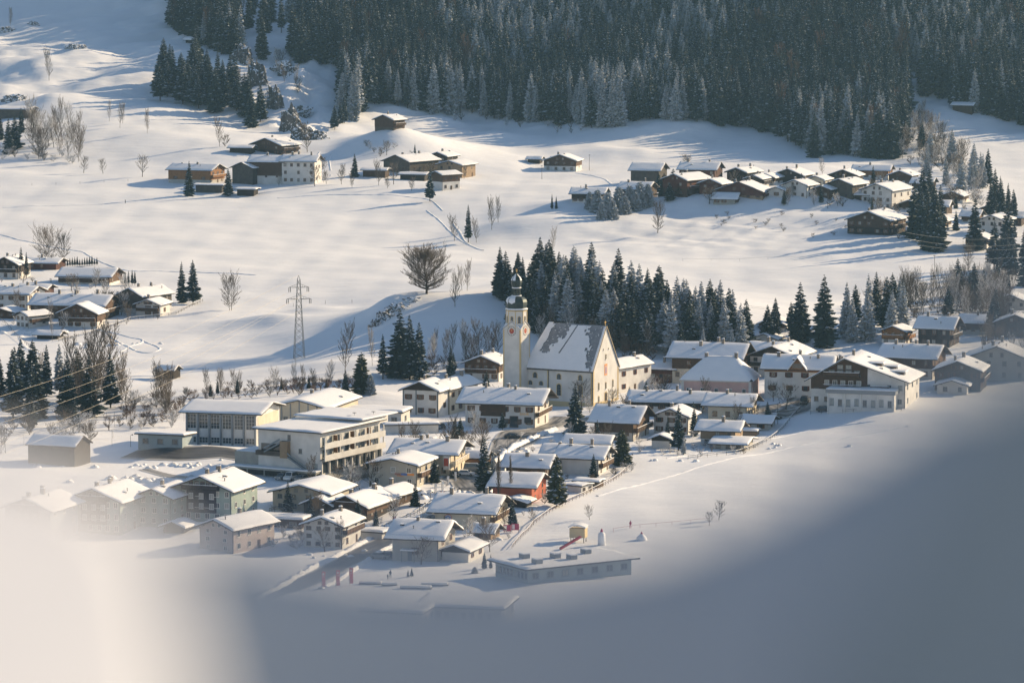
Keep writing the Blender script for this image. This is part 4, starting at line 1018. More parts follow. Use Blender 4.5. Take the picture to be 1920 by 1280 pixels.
H('chalet', 'white chalet with black gable and large bright roof behind the pink hall', 1490, 705, 82, 42, 36, 'y', wall='plaster', F_=(2,4), S_=(1,3), bal='f', ch=2, rot=-22, pitch=22, upper='dwood', up=.95)
H('chalet', 'blue shaded roof house with orange verge left of the black gabled chalet', 1455, 700, 50, 20, 42, 'x', wall='plaster', upper='wood', up=.6, F_=(2,2), S_=(2,2), ch=1, rot=-18)
o = H('inn', 'white inn with brown shutters and a small front gable, left of the big hotel', 1556, 742, 122, 14, 50, 'x', wall='plaster', F_=(2,4), S_=(1,1), ch=3, ws='r', rot=-12, dm=12, pitch=27, upper='owood', up=.86)
b = MB(); zz = o['h']; b.add([(-o['w']*.62,-1.4,zz-.2),(-o['w']*.36,-1.4,zz-.2),(-o['w']*.49,-1.4,zz+3.0),(-o['w']*.62,3,zz-.2),(-o['w']*.36,3,zz-.2),(-o['w']*.49,3.6,zz+3.0)], [(0,1,2),(0,2,5,3),(2,1,4,5),(0,3,4,1)], 'owood'); dm_ = b.obj('front_gable', o)
b = MB(); b.hexa([(-o['w']*.64,-1.9,zz-.45),(-o['w']*.49,-1.9,zz+3.15),(-o['w']*.49,4,zz+3.15),(-o['w']*.64,4,zz-.45),(-o['w']*.64,-1.9,zz-.05),(-o['w']*.49,-1.9,zz+3.5),(-o['w']*.49,4,zz+3.5),(-o['w']*.64,4,zz-.05)], 'rsnow')
b.hexa([(-o['w']*.489,-1.9,zz+3.15),(-o['w']*.34,-1.9,zz-.45),(-o['w']*.34,4,zz-.45),(-o['w']*.489,4,zz+3.15),(-o['w']*.489,-1.9,zz+3.5),(-o['w']*.34,-1.9,zz-.05),(-o['w']*.34,4,zz-.05),(-o['w']*.489,4,zz+3.5)], 'rsnow'); b.obj('gable_snow', dm_)
b = MB(); b.box(-o['w']*.565, -o['w']*.415, -1.45, -1.402, zz+.2, zz+1.5, 'glass'); b.obj('gable_window', dm_)
# the big hotel
def hotel():
    p = G(1697, 765); s = mpp(p)
    o = H('hotel', 'big brown and white hotel with wide gable, balconies and glazed ground floor annex', 1697, 766, 174, 20, 52, 'y', rot=-17, wall='plaster', F_=(2,9), S_=(2,3), ch=3, ap=.36, pitch=23, ws='d', oh=1.6, eg=1.6, D=20, gwin=False)
    W, h = o['w'], o['h']; rise = W/2*math.tan(R(23)); ap_ = .36 * W
    fz = lambda a: h + rise - (ap_ - a) * rise/ap_ if a < ap_ else h + rise - (a - ap_) * rise / (W - ap_)
    b = MB(); a1 = W * .60; vs = [(0, h*.62), (a1, h*.62), (a1, fz(a1)-.1), (ap_, h+rise-.1), (0, fz(0)-.1)]
    b.add([(x-W, -.10, z) for x, z in vs] + [(x-W, .0, z) for x, z in vs], [(0,1,2,3,4), (0,5,6,1), (1,6,7,2), (4,9,5,0)], 'wood'); b.obj('gable_boards', o)
    for z, x0, x1 in ((h*.66, .14, .54), (h*1.12, .14, .52), (h*.66, .64, .84)): balcony(o, -W + x0*W, -W + x1*W, z, 'f', 1.2, 'wood', -.11)
    for k in range(5): window(o, -W + W*(.17 + .085*k), -.11, h*.78, 1.3, 1.3, 'w', light=k % 2 == 0)
    for k in range(4): window(o, -W + W*(.22 + .09*k), -.11, h*1.14, 1.7, 1.4, 'd', light=True)
    for k in range(2): window(o, -W + W*(.31 + .09*k), -.11, h*1.14+1.75, 1.6, 1.1, 'd', light=True)
    for fx, fy in ((.62, .35), (.75, .5), (.86, .32)):     # dormers in the sunny roof slope
        z = fz(fx*W); b = MB(); b.box(fx*W-W-.4, fx*W-W+2.2, 20*fy-1.4, 20*fy+1.4, z-1.2, z+.75, 'wood'); d_ = b.obj('dormer', o)
        b = MB(); b.box(fx*W-W-1.6, fx*W-W+2.8, 20*fy-1.8, 20*fy+1.8, z+.752, z+1.15, 'rsnow'); b.obj('dormer_snow', d_)
        window(d_, fx*W-W+2.21, 20*fy, z-.35, 1.6, .8, 'd', math.pi/2)
    b = MB(); x0, x1 = -W*.78, -W*.08; b.box(x0, x1, -5.0, -.001, -2.5, 4.2, 'plaster'); an = b.obj('glazed_annex', o)
    b = MB(); b.box(x0-.5, x1+.5, -5.6, .2, 4.21, 5.3, 'tin'); b.obj('roof', an)
    snow_slab(lambda a: 5.31, -5.7, .1, x0-.55, x1+.55, lambda a, b_, z: (b_, a, z), .35, 10, 14).obj('roof_snow', an)
    for k in range(5):
        x = x0 + (x1-x0) * k/4; b = MB(); b.tube((x*.995, -5.15, -1.5), (x*.995, -5.15, 4.2), .18, .18, 'wframe', 6); b.obj('column', an)
    for k in range(8):
        x = x0 + (x1-x0) * (k+.5)/8; window(an, x, -5.005, .7 + .2*(k % 3 == 0), 1.15, 1.9, 'd', light=k % 3 != 1)
hotel()
H('hotel_wing', 'broad blue shaded roof house right behind the big hotel', 1748, 712, 92, 34, 40, 'x', wall='grey', upper='wood', up=.5, F_=(2,4), S_=(2,3), ch=3, rot=-22, pitch=24, eg=1.8, bal='s')
H('grey_house', 'grey boarded house with bright roof at the right rim, beside the blurred drift', 1838, 736, 84, 16, 40, 'y', wall='gwood', upper=None, F_=(2,4), S_=(2,2), ch=2, rot=-14, D=14, bal='s')
H('cottage', 'low white cottage with two windows at the top of the right field', 1813, 740, 55, 14, 17, 'y', wall='plaster', F_=(1,2), S_=(1,1), ch=0, rot=-14, dm=8, pitch=17)
H('grey_house', 'large pale gabled house fading into the blur at the right edge', 1925, 715, 112, 20, 42, 'y', wall='grey', F_=(2,4), S_=(2,2), ch=2, rot=-12, D=15)
H('chalet', 'wooden chalet with curved bright roof and long balcony right of the frosted spruces', 1697, 648, 42, 18, 26, 'y', wall='plaster', upper='owood', up=.4, F_=(2,3), S_=(2,2), bal='fs', ch=1, rot=-24)
H('chalet', 'dark wooden chalet with two balconies and steep blue roof, upper right', 1780, 652, 56, 26, 36, 'x', wall='dwood', upper='dwood', up=.4, F_=(2,3), S_=(2,3), bal='s', ch=2, rot=-22, pitch=28, eg=1.8)
H('far_house', 'small house with bright roof beyond the trees left of the double spruces', 1470, 622, 46, 10, 14, 'y', wall='plaster', upper='wood', up=.5, F_=(1,2), S_=(1,1), ch=1, dm=9)
H('far_house', 'low bright roofed house just below the small house left of the double spruces', 1455, 648, 44, 10, 12, 'y', wall='plaster', F_=(1,2), S_=(1,1), ch=0, dm=9)
H('far_house', 'hazy house among the trees at the right edge, higher of two', 1925, 590, 60, 14, 24, 'y', wall='grey', F_=(2,3), S_=(1,1), ch=1, dm=10)
H('far_house', 'hazy barn roof among the trees at the right edge, lower of two', 1940, 632, 72, 14, 26, 'y', wall='gwood', F_=(1,3), S_=(1,1), ch=1, dm=12)
H('far_house', 'half hidden house behind the dark chalet at the upper right', 1848, 628, 46, 16, 22, 'x', wall='grey', upper='wood', up=.4, F_=(1,3), S_=(1,1), ch=1)
# the school and its halls
def sports_hall():
    o = H('sports_hall', 'sports hall with six tall glazed bays between blue grey pillars', 481, 838, 136, 46, 62, 'x', rot=-15, wall='plaster', F_=(0,0), S_=(0,0), ch=0, pitch=11, dm=None, D=19, oh=1.0, eg=1.8, gwin=False, th=.35)
    W, h = o['w'], o['h']; n = 6; b = MB()
    pm = MB(); pm.box(-.22, .22, -.45, 0, -1, h - .05, 'tin'); pme = pm.mesh('pillar')
    for k in range(n + 1): put('pillar', pme, o, (-W + .25 + (W - .5) * k / n, 0, 0))
    bw = W / n - .9
    def grid(z0, z1, rows, cols, nm):
        f = MB(); f.box(-bw/2, bw/2, -.03, -.002, 0, z1 - z0, 'glass'); q = MB()
        for i in range(cols + 1): x = -bw/2 + bw * i / cols; q.box(x-.04, x+.04, -.10, -.032, 0, z1-z0, 'wframe')
        for j in range(rows + 1): z = (z1-z0) * j / rows; q.box(-bw/2, bw/2, -.092, -.034, z-.03, z+.03, 'wframe')
        return f.mesh('pane'), q.mesh('window')
    up_ = grid(h*.52, h*.95, 4, 3, 'u'); lo = grid(.08*h, h*.25, 2, 3, 'l')
    for k in range(n):
        x = -W + W * (k + .5) / n
        for (pn, wn), z in ((up_, h*.52), (lo, h*.08)):
            w_ = put('window', wn, o, (x, 0, z)); put('pane', pn, w_)
    b = MB(); b.box(.002, .05, 1, 18, h*.05, h*.9, 'cream'); b.obj('side_cladding', o)
sports_hall()
o = H('school_hall', 'hall with shallow gable and blue grey frames behind the sports hall', 612, 806, 104, 58, 40, 'y', rot=-17, wall='cream', F_=(1,6), S_=(1,3), ch=1, pitch=14, D=26, ws='d', th=.4, gwin=False)
b = MB()
for k in range(7):
    x = -o['w'] + (o['w'] - .3) * k / 6; a = (x + o['w']) / o['w']; z = o['h'] + (o['w']/2*math.tan(R(14))) * (1 - abs(2*a - 1)) - .15; b.box(x, x+.35, -.12, -.001, -1, z, 'tin')
b.obj('facade_post', o)
o, W_, D_, h_ = flat_house('school_wing', 'long low flat roofed wing joining the school hall and the black gabled block', 752, 800, 130, 26, 26, rot=-14, dm=9, wall='plaster', F_=(1,5), S_=(1,1), oh=.8, th=.5)
o, W_, D_, h_ = flat_house('ramp_wall', 'white garden wall with snowy roof strip behind the row of dark cars', 822, 812, 100, 8, 16, rot=8, dm=3, wall='plaster', F_=(0,0), S_=(0,0), cat='wall')
def school():
    rot = -29; p = G(601, 900); s = mpp(p)
    o, W, D, h = flat_house('school', 'large white school with flat roof, balcony bands and outside stairs', 601, 900, 122, 106, 88, rot=rot, wall='plaster', F_=(0,0), S_=(0,0), oh=1.3, th=.35, edge='roofdark')
    hp_ = math.pi/2; zf = h * .14
    # garage level: dark panel stands in for the recess's shade, posts in front
    b = MB(); b.box(-W-7, .25, -2.6, -.002, zf+.0, zf+.5, 'concrete'); b.box(-W-7.2, .45, -2.8, .0, zf+.5, zf+.8, 'rsnow'); b.box(-W-6.8, .1, -.4, -.003, -1, zf-.01, 'darkmetal'); g = b.obj('carport', o)
    for k in range(6):
        x = -W-6.8 + (W+6.9) * k/5; b = MB(); b.box(x-.12, x+.12, -2.5, -2.26, -1, zf, 'concrete'); b.obj('post', g)
    b = MB(); b.hexa([(-W-7,0,-2),(-W-.01,0,-2),(-W-.01,9,-2),(-W-7,9,-2),(-W-7,0,h*.48),(-W-.01,0,h*.48),(-W-.01,9,h*.48),(-W-7,9,h*.48)], 'concrete'); an = b.obj('annex', o)
    snow_slab(lambda a: h*.48, 0.1, 8.9, -W-6.9, -W-.1, lambda a, b_, z: (b_, a, z), .2).obj('roof_snow', an)
    # windows of the white gable wall, recessed loggia, outside stair
    for x, z, w_, h2 in ((-.50, .80, .9, 1.4), (-.32, .53, 1.0, 1.2), (-.08, .22, 1.2, 1.3)): window(o, x*W, -.005, z*h, w_, h2, 'd')
    b = MB(); b.box(-W*.95, -W*.55, -.06, -.002, h*.52, h*.70, 'glass'); b.box(-W, -W*.55, -1.3, -.062, h*.45, h*.55, 'gwood'); b.box(-W*.60, -W*.48, -1.5, -.003, h*.42, h*.78, 'lwood'); b.obj('loggia', o)
    b = MB()
    for (xa, za, xb, zb_) in ((-W*.86, h*.54, -W*.60, h*.76), (-W*.48, h*.46, -W*.16, h*.18)):
        b.hexa([(xa,-1.5,za-.35),(xb,-1.5,zb_-.35),(xb,-.1,zb_-.35),(xa,-.1,za-.35),(xa,-1.5,za),(xb,-1.5,zb_),(xb,-.1,zb_),(xa,-.1,za)], 'dframe')
        b.hexa([(xa,-1.55,za+.5),(xb,-1.55,zb_+.5),(xb,-1.5,zb_+.5),(xa,-1.5,za+.5),(xa,-1.55,za+1.0),(xb,-1.55,zb_+1.0),(xb,-1.5,zb_+1.0),(xa,-1.5,za+1.0)], 'dframe')
    b.obj('outside_stair', o)
    # sunny side: two balcony bands in front of dark glazing
    for lev, (z0, z1) in enumerate(((.40, .53), (.66, .79))):
        b = MB(); b.box(1.4, 1.6, -.4, D+.2, h*z0, h*z1, 'plaster'); b.box(.01, 1.4, -.4, D+.2, h*z0, h*z0+.25, 'concrete'); bb = b.obj('balcony', o)
        z = h*z1 + .0; nx_ = 8
        for k in range(nx_):
            y = D*(k+.5)/nx_; window(o, .005, y, h*z0+.5, 1.9, h*.20, 'd', hp_, light=k % 4 == 1)
        for k in range(5):
            y = D*k/4*.98; b = MB(); b.box(1.3, 1.55, y-.15, y+.15, h*z1, h*(z1+.13), 'plaster'); b.obj('column', bb)
        for k in range(3): b = MB(); b.box(.3, 1.38, D*(.2+.28*k), D*(.2+.28*k)+.12, h*z1, h*(z1+.12), 'owood'); b.obj('screen', bb)
    b = MB(); b.box(.002, .04, .5, D-.5, h*.12, h*.36, 'glass'); gl = b.obj('ground_floor_glazing', o)
    for k in range(9): y = D*k/8; b = MB(); b.box(.05, .6, y-.2, y+.2, -1, h*.40, 'plaster'); b.obj('pier', o)
    b = MB(); b.box(.7, 9, -3.0, D+3, -3, h*.10, 'concrete'); b.obj('terrace_wall', o)
    # second roof sheet behind and above
    b = MB(); b.hexa([(-W+1,D*.55,h-1),(-1,D*.8,h-1),(-1,D*1.2,h-1),(-W+1,D*1.2,h-1),(-W+1,D*.55,h+1.3),(-1,D*.8,h+1.3),(-1,D*1.2,h+1.3),(-W+1,D*1.2,h+1.3)], 'plaster'); up_ = b.obj('rear_wing', o)
    snow_slab(lambda a: h+1.31, D*.62, D*1.24, -W-1, 1.5, lambda a, b_, z: (b_, a, z), .4).obj('roof_snow', up_)
    for x, y in ((-4, D*.8), (-1, D*.95)):
        b = MB(); b.tube((x, y, h), (x, y, h+2.2), .06, .06, 'galv', 5); b.lathe([(.05,h+2.2),(.55,h+2.3),(.6,h+2.35),(.05,h+2.4)], 10, 'galv', x, y); b.obj('antenna', o)
school()
o, W_, D_, h_ = flat_house('low_shed', 'long open fronted shed with slanting snowy roof beside the sports hall', 342, 842, 86, 20, 24, rot=-16, wall='bluegrey', F_=(1,3), S_=(0,0), oh=.8, dm=8, tilt=-.06, cat='shed')
# centre of the village
o = H('shop_house', 'cream house with fine wooden gable, dishes and vents on the long roof', 845, 893, 104, 26, 42, 'x', wall='cream', upper='cream', up=.9, F_=(2,4), S_=(2,2), bal='s', ch=3, rot=-13, eg=2.4, pitch=17)
b = MB(); b.box(-1.6, -.1, -1.2, -.001, 1.8, o['h']*.95, 'plaster'); b.box(-1.45, -.3, -1.26, -1.202, o['h']*.5, o['h']*.85, 'clockred'); b.obj('bay_window', o)
o = H('gable_house', 'grey gabled house with an orange and blue travel sign on its wall', 782, 915, 92, 30, 43, 'y', wall='beige', F_=(2,3), S_=(2,3), bal='s', ch=1, rot=-17, pitch=12, ws='w', D=14, gwin=False)
b = MB(); b.box(-o['w']*.20, -o['w']*.06, -.09, -.02, o['h']*.55, o['h']*.64, 'orangeprint'); b.box(-o['w']*.33, -o['w']*.202, -.09, -.02, o['h']*.55, o['h']*.64, 'blue'); b.box(-o['w']*.42, -o['w']*.28, -.08, -.02, o['h']*.505, o['h']*.53, 'orangeprint'); b.obj('sign_band', o)
text(o, 'Reis', .95, 'clockred', (-o['w']*.40, -.05, o['h']*.55), 0)
H('gable_house', 'plain grey gabled house with four small windows, left of the dark chalet', 618, 962, 110, 40, 36, 'y', wall='beige', F_=(2,4), S_=(1,2), ch=0, rot=-19, pitch=14, ws='d', D=15)
H('dark_chalet', 'dark brown chalet with bright roof and long dormer beside the street', 688, 978, 76, 50, 28, 'y', wall='dwood', upper='wood', up=.5, F_=(2,4), S_=(1,3), ch=2, rot=-22, pitch=24, bal='g', D=17)
H('dark_annex', 'small dark gabled annex at the left of the dark chalet', 622, 972, 54, 14, 24, 'y', wall='gwood', F_=(1,2), S_=(0,0), ch=0, rot=-22, pitch=24, dm=9, gwin=False)
H('small_house', 'small dark wooden house with thick bright snow roof below the travel sign house', 742, 952, 50, 28, 22, 'y', wall='wood', F_=(1,2), S_=(1,3), ch=1, rot=-24, pitch=22, D=11)
H('white_house', 'white house with rows of small windows and a bare tree against its gable', 642, 1030, 74, 28, 44, 'y', wall='plaster', F_=(3,4), S_=(2,2), ch=2, rot=-18, pitch=19, ws='b', D=12, bal='s')
H('pink_house', 'pale pink house with bright roof at the left, above the empty field', 438, 1038, 68, 62, 46, 'y', wall='palepink', F_=(3,2), S_=(2,4), ch=1, rot=-34, pitch=20, ws='w', D=15)
H('emblem_house', 'cream house with a round star emblem on its long wall and wooden gable', 918, 992, 104, 34, 30, 'x', wall='cream', upper=None, F_=(0,0), S_=(2,2), bal='s', ch=2, rot=-15, eg=2.0, pitch=20)
o = bpy.data.objects['emblem_house']; k = MB()
for r_, yo, m_ in ((.95, -.03, 'clockred'), (.82, -.045, 'wframe'), (.70, -.06, 'blue')): k.add([(r_*math.cos(i*math.pi/12), yo, r_*math.sin(i*math.pi/12)) for i in range(24)], [tuple(range(24))], m_)
for i in range(6):
    a = i*math.pi/3; k.add([(-.07*math.sin(a), -.07, .07*math.cos(a)), (.07*math.sin(a), -.07, -.07*math.cos(a)), (.62*math.cos(a)+.07*math.sin(a), -.07, .62*math.sin(a)-.07*math.cos(a)), (.62*math.cos(a)-.07*math.sin(a), -.07, .62*math.sin(a)+.07*math.cos(a))], [(0,1,2,3)], 'wframe')
k.obj('round_emblem', o, (-o['w']*.76, 0, o['h']*.6))
o = H('grey_green_house', 'grey green boarded house with porch and thick even snow roof at the street', 822, 1053, 88, 30, 43, 'x', wall='grey', F_=(1,1), S_=(2,2), bal='', ch=1, rot=-14, pitch=20, eg=1.8, ws='b', th=.55)
b = MB(); b.box(-o['w']*.62-1.6, -o['w']*.62+1.6, -1.8, -.01, 2.3, 2.42, 'roofdark'); b.box(-o['w']*.62-1.7, -o['w']*.62+1.7, -1.9, -.01, 2.421, 2.7, 'rsnow')
for x in (-1.5, 1.4): b.box(-o['w']*.62+x, -o['w']*.62+x+.12, -1.75, -1.63, -.5, 2.3, 'dframe')
b.obj('porch', o); b = MB(); b.box(-o['w']*.62-.5, -o['w']*.62+.5, -.07, -.001, 0, 2.1, 'dframe'); b.obj('door', o)
H('garage', 'garage with white door and bright hipped snow roof right of the grey green house', 878, 1055, 50, 32, 22, 'y', wall='plaster', upper='dwood', up=.82, F_=(0,0), S_=(1,2), ch=0, rot=-18, pitch=19, D=11, gwin=False, cat='garage', door=False)
H('garden_pavilion', 'small pavilion with pointed snowy roof right of the emblem house', 920, 1012, 34, 18, 14, 'x', wall='lwood', F_=(1,2), S_=(1,1), ch=1, rot=-20, pitch=24, gwin=False, cat='pavilion', door=False, dm=6)
H('orange_house', 'orange red house with blue shaded roof beside a tall larch', 997, 945, 74, 28, 31, 'x', wall='orange', F_=(0,0), S_=(2,2), ch=0, rot=-15, eg=1.6, pitch=18)
H('porch_house', 'low snow roofed porch in front of the orange house', 985, 952, 40, 12, 10, 'y', wall='dwood', F_=(0,0), S_=(0,0), ch=0, rot=-18, pitch=16, gwin=False, dm=5, cat='porch', door=False)
H('dormer_house', 'brown roofed house with little front gable behind the orange house', 1022, 900, 74, 20, 24, 'x', wall='wood', F_=(1,2), S_=(1,2), ch=1, rot=-15, pitch=24, eg=1.6)
H('side_house', 'white house with balcony and pergola at the edge of the field', 1122, 893, 74, 24, 34, 'x', wall='plaster', F_=(0,0), S_=(2,2), bal='s', ch=2, rot=-16, pitch=21, eg=1.8)
H('seam_roof_house', 'house with ribbed snow roof behind the white balcony house', 1138, 862, 78, 12, 30, 'x', wall='grey', F_=(0,0), S_=(0,0), ch=0, rot=-13, pitch=20, dm=8, gwin=False)
H('back_house', 'blue shaded low roof between the dormer house and the white balcony house', 1068, 878, 50, 12, 26, 'x', wall='plaster', F_=(1,2), S_=(1,1), ch=1, rot=-14, dm=9)
H('garden_shed', 'low garden shed with thick snow roof below the white balcony house', 1122, 915, 46, 14, 10, 'x', wall='gwood', F_=(0,0), S_=(1,1), ch=0, rot=-20, pitch=8, gwin=False, dm=4, cat='shed', door=False, oh=.5, eg=.5)
H('garden_shed', 'white box shed with flat snow roof at the red fence', 1090, 926, 26, 22, 13, 'x', wall='plaster', F_=(0,0), S_=(1,2), ch=0, rot=-35, pitch=5, gwin=False, cat='shed', door=False, oh=.4, eg=.4)
H('kiosk', 'small wooden hut with bright roof beside the path below the dark cars', 822, 842, 30, 16, 12, 'y', wall='lwood', F_=(0,0), S_=(1,1), ch=0, rot=-20, gwin=False, dm=4, cat='hut', door=False, oh=.6, eg=.6)
H('kiosk', 'smaller yellowish hut left of the wooden hut by the path', 790, 842, 22, 12, 9, 'x', wall='cream', F_=(0,0), S_=(1,1), ch=0, rot=-25, pitch=8, gwin=False, dm=3, cat='hut', door=False, oh=.4, eg=.4)
H('snow_umbrella_hut', 'terrace bar roof laden with snow behind the parked cars', 905, 872, 34, 16, 14, 'x', wall='owood', F_=(0,0), S_=(1,2), ch=0, rot=-20, pitch=20, gwin=False, dm=6, cat='hut', door=False)
# green apartment row, lower left
def green(label, cx, cy, fw, sw, hp, dark=True, D=15, wl='green'):
    o = H('apartment_block', label, cx, cy, fw, sw, hp, 'y', wall=wl, F_=(3,6) if dark else (3,3), S_=(3,3), ch=3 if dark else 1, rot=-20, pitch=21, ws='w', D=D, oh=1.5, eg=1.8)
    if dark:
        W, h = o['w'], o['h']; b = MB(); b.box(-W*.78, -W*.26, -.10, -.001, h*.28, h*.98, 'dwood'); b.obj('dark_cladding', o)
        for r_ in range(2):
            for c_ in range(3): window(o, -W*(.70 - .18*c_), -.11, h*(.40 + .30*r_), 1.15, 1.3, 'w', light=True)
        balcony(o, -W*.84, -W*.2, h*.99, 'f', 1.2, 'dwood', -.11)
        for c_ in range(5): window(o, -W*(.70 - .10*c_), -.005, h*1.03, 1.1, 1.5, 'b')
    return o
green('green apartment house with dark boarded front, nearest the school', 434, 982, 112, 44, 64)
green('low green link house between two apartment houses', 321, 988, 66, 10, 58, False, D=12)
green('second green apartment house partly lost in the white blur', 226, 1004, 100, 32, 66)
green('far left apartment house showing only its roof through the blur', 95, 1020, 90, 40, 66, D=14, wl='bluegrey')
H('garden_shed', 'dark little shed in front of the green apartment house', 345, 1000, 40, 12, 12, 'y', wall='dwood', F_=(0,0), S_=(0,0), ch=0, rot=-20, gwin=False, cat='shed', door=False, dm=5)
o, W_, D_, h_ = flat_house('low_annex', 'flat snowy annexes in front of the grey gabled house', 565, 992, 96, 30, 16, rot=-16, dm=6, wall='wood', F_=(1,3), S_=(1,1), cat='annex', th=.5)
o, W_, D_, h_ = flat_house('garage_wall', 'low white garage with flat roof beside the street bend', 716, 1012, 44, 14, 12, rot=-24, dm=5, wall='plaster', F_=(0,0), S_=(1,1), cat='garage')
# barns
H('barn', 'big weathered hay barn at the left beside the football field', 140, 875, 92, 18, 38, 'x', wall='gwood', F_=(0,0), S_=(0,0), ch=0, rot=-20, pitch=25, gwin=False, cat='barn', oh=.5, eg=.6, th=.25, door=False, D=9)
H('barn', 'small lone hay barn on the snow field below the power line', 325, 711, 34, 10, 16, 'x', wall='dwood', F_=(0,0), S_=(0,0), ch=0, rot=-20, pitch=24, gwin=False, cat='barn', oh=.6, eg=.7, th=.35, dm=5, door=False)
# large flat roofed hall at the bottom, partly behind the drift
o, W_, D_, h_ = flat_house('supermarket', 'wide flat snow roof with vents on a low hall below the playground', 990, 1096, 62, 200, 28, rot=-58, wall='bluegrey', F_=(1,9), S_=(1,7), oh=1.4, th=.35, zoff=0)
for i, (x, y) in enumerate(((-.2, .15), (-.25, .5), (-.75, .2), (-.6, .75), (-.5, .42))):
    b = MB(); b.box(W_*x-1, W_*x+1, D_*y-.8, D_*y+.8, h_+.3, h_+1.6, 'tin'); vv = b.obj('roof_vent', o); q = MB(); q.box(W_*x-1.05, W_*x+1.05, D_*y-.85, D_*y+.85, h_+1.601, h_+1.85, 'rsnow'); q.obj('snow_cap', vv)
o, W_, D_, h_ = flat_house('valley_station', 'long glazed flat hall at the bottom, mostly veiled by the blurred snow', 940, 1172, 160, 60, 30, rot=-12, wall='grey', F_=(1,10), S_=(1,3), dm=12, oh=1.0, zoff=0)
o, W_, D_, h_ = flat_house('valley_annex', 'white flat roofed block left of the glazed hall at the bottom', 792, 1176, 120, 16, 24, rot=-14, wall='plaster', F_=(0,0), S_=(1,2), dm=9, oh=.3)

# ------------------------------------------------------------------ hamlet at the left
H('chalet', 'dark gabled chalet at the left edge beside two spruces', 34, 524, 50, 12, 28, 'y', wall='plaster', upper='dwood', up=.45, F_=(2,3), S_=(1,1), ch=1, bal='f', dm=12, pitch=26)
o = H('chalet', 'long wooden chalet with wavy roof and glazed front, highest of the left hamlet', 205, 536, 98, 26, 16, 'x', wall='plaster', upper='wood', up=.3, F_=(1,9), S_=(1,2), ch=0, rot=-12, pitch=18, bal='f', D=15)
H('chalet', 'white house with broad snowy roof and dark glazing at the left edge', 52, 584, 64, 36, 32, 'x', wall='plaster', upper=None, F_=(2,3), S_=(2,3), ch=2, rot=-18, pitch=16, D=14, ws='b')
H('small_barn', 'red brown building behind the white house of the left hamlet', 84, 556, 50, 14, 12, 'x', wall='rwood', F_=(1,2), S_=(1,1), ch=1, rot=-12, pitch=15, dm=10)
H('chalet', 'main chalet of the left hamlet with chimneys on a long roof', 193, 600, 140, 26, 26, 'x', wall='gwood', upper='wood', up=.5, F_=(2,7), S_=(2,2), ch=4, rot=-14, pitch=20, D=16, bal='s')
H('chalet', 'wooden gabled chalet with long balcony over white arcades, left hamlet', 182, 616, 74, 14, 28, 'y', wall='plaster', upper='wood', up=.45, F_=(2,5), S_=(1,1), ch=0, rot=-12, pitch=24, bal='f', dm=9)
H('cottage', 'small white gabled cottage with three tiny windows, left hamlet', 54, 616, 26, 34, 24, 'y', wall='plaster', upper=None, F_=(2,3), S_=(1,2), ch=0, rot=-40, pitch=20, D=9, bal='s')
H('cottage', 'low roofed lodge at the left edge below the white house', 26, 598, 48, 10, 12, 'y', wall='wood', F_=(1,3), S_=(1,1), ch=0, rot=-14, pitch=14, dm=9)
H('chalet', 'brown gabled farmhouse with blue shaded roof at the right of the left hamlet', 268, 590, 50, 44, 34, 'y', wall='plaster', upper='gwood', up=.3, F_=(1,2), S_=(2,3), ch=2, rot=-32, pitch=24, D=16)
H('chalet', 'white chalet with curved balcony, rightmost of the left hamlet', 300, 594, 46, 10, 22, 'y', wall='plaster', F_=(2,3), S_=(1,1), ch=1, rot=-14, pitch=20, bal='f', dm=10)
H('garden_shed', 'open wood store with snowy roof below the left hamlet', 108, 636, 40, 10, 8, 'x', wall='dwood', F_=(0,0), S_=(0,0), ch=0, rot=-14, pitch=20, gwin=False, cat='shed', dm=5, door=False)
H('chalet', 'pale roofed house under the big bare trees above the left hamlet', 105, 506, 56, 14, 12, 'x', wall='rwood', F_=(1,3), S_=(1,1), ch=1, rot=-12, pitch=14, dm=11)
# ------------------------------------------------------------------ farms in the middle distance
o = H('farmhouse', 'white farmhouse with attached brown barn and rows of windows on the field edge', 590, 345, 62, 9, 42, 'x', wall='plaster', F_=(3,5), S_=(2,2), ch=3, rot=-11, dm=13, pitch=20, ws='b', door=False)
H('barn', 'brown barn part adjoining the white farmhouse', 529, 346, 62, 10, 42, 'x', wall='plaster', upper='wood', up=.38, F_=(1,3), S_=(0,0), ch=1, rot=-11, dm=13, pitch=20, gwin=False, cat='barn', door=False)
H('barn', 'weathered gable barn at the left end of the farm row', 474, 347, 40, 20, 32, 'y', wall='gwood', F_=(0,0), S_=(0,0), ch=0, rot=-30, D=10, pitch=22, gwin=False, cat='barn', door=False)
H('farmhouse', 'orange boarded gable house left of the white farmhouse', 395, 346, 82, 26, 26, 'x', wall='grey', upper='owood', up=.3, F_=(1,3), S_=(2,3), ch=1, rot=-22, pitch=18, bal='s', D=14)
H('small_barn', 'flat snow roofed cart shed in front of the barn row', 416, 362, 50, 14, 14, 'x', wall='gwood', F_=(0,0), S_=(0,0), ch=0, rot=-14, dm=6, pitch=6, gwin=False, cat='shed', door=False)
H('small_barn', 'little open garage with snow roof beside the two field spruces', 476, 368, 32, 8, 12, 'x', wall='dwood', F_=(0,0), S_=(0,0), ch=0, rot=-14, dm=6, pitch=6, gwin=False, cat='garage', door=False)
H('farmhouse', 'brown alpine house above the white farmhouse at the rocks foot', 528, 292, 60, 22, 18, 'y', wall='dwood', upper='wood', up=.5, F_=(2,3), S_=(2,3), ch=1, rot=-32, D=14, pitch=19, bal='s')
H('small_barn', 'low outbuilding left of the brown alpine house', 470, 290, 40, 8, 12, 'x', wall='dwood', F_=(0,0), S_=(0,0), ch=0, rot=-14, dm=7, pitch=14, gwin=False, door=False)
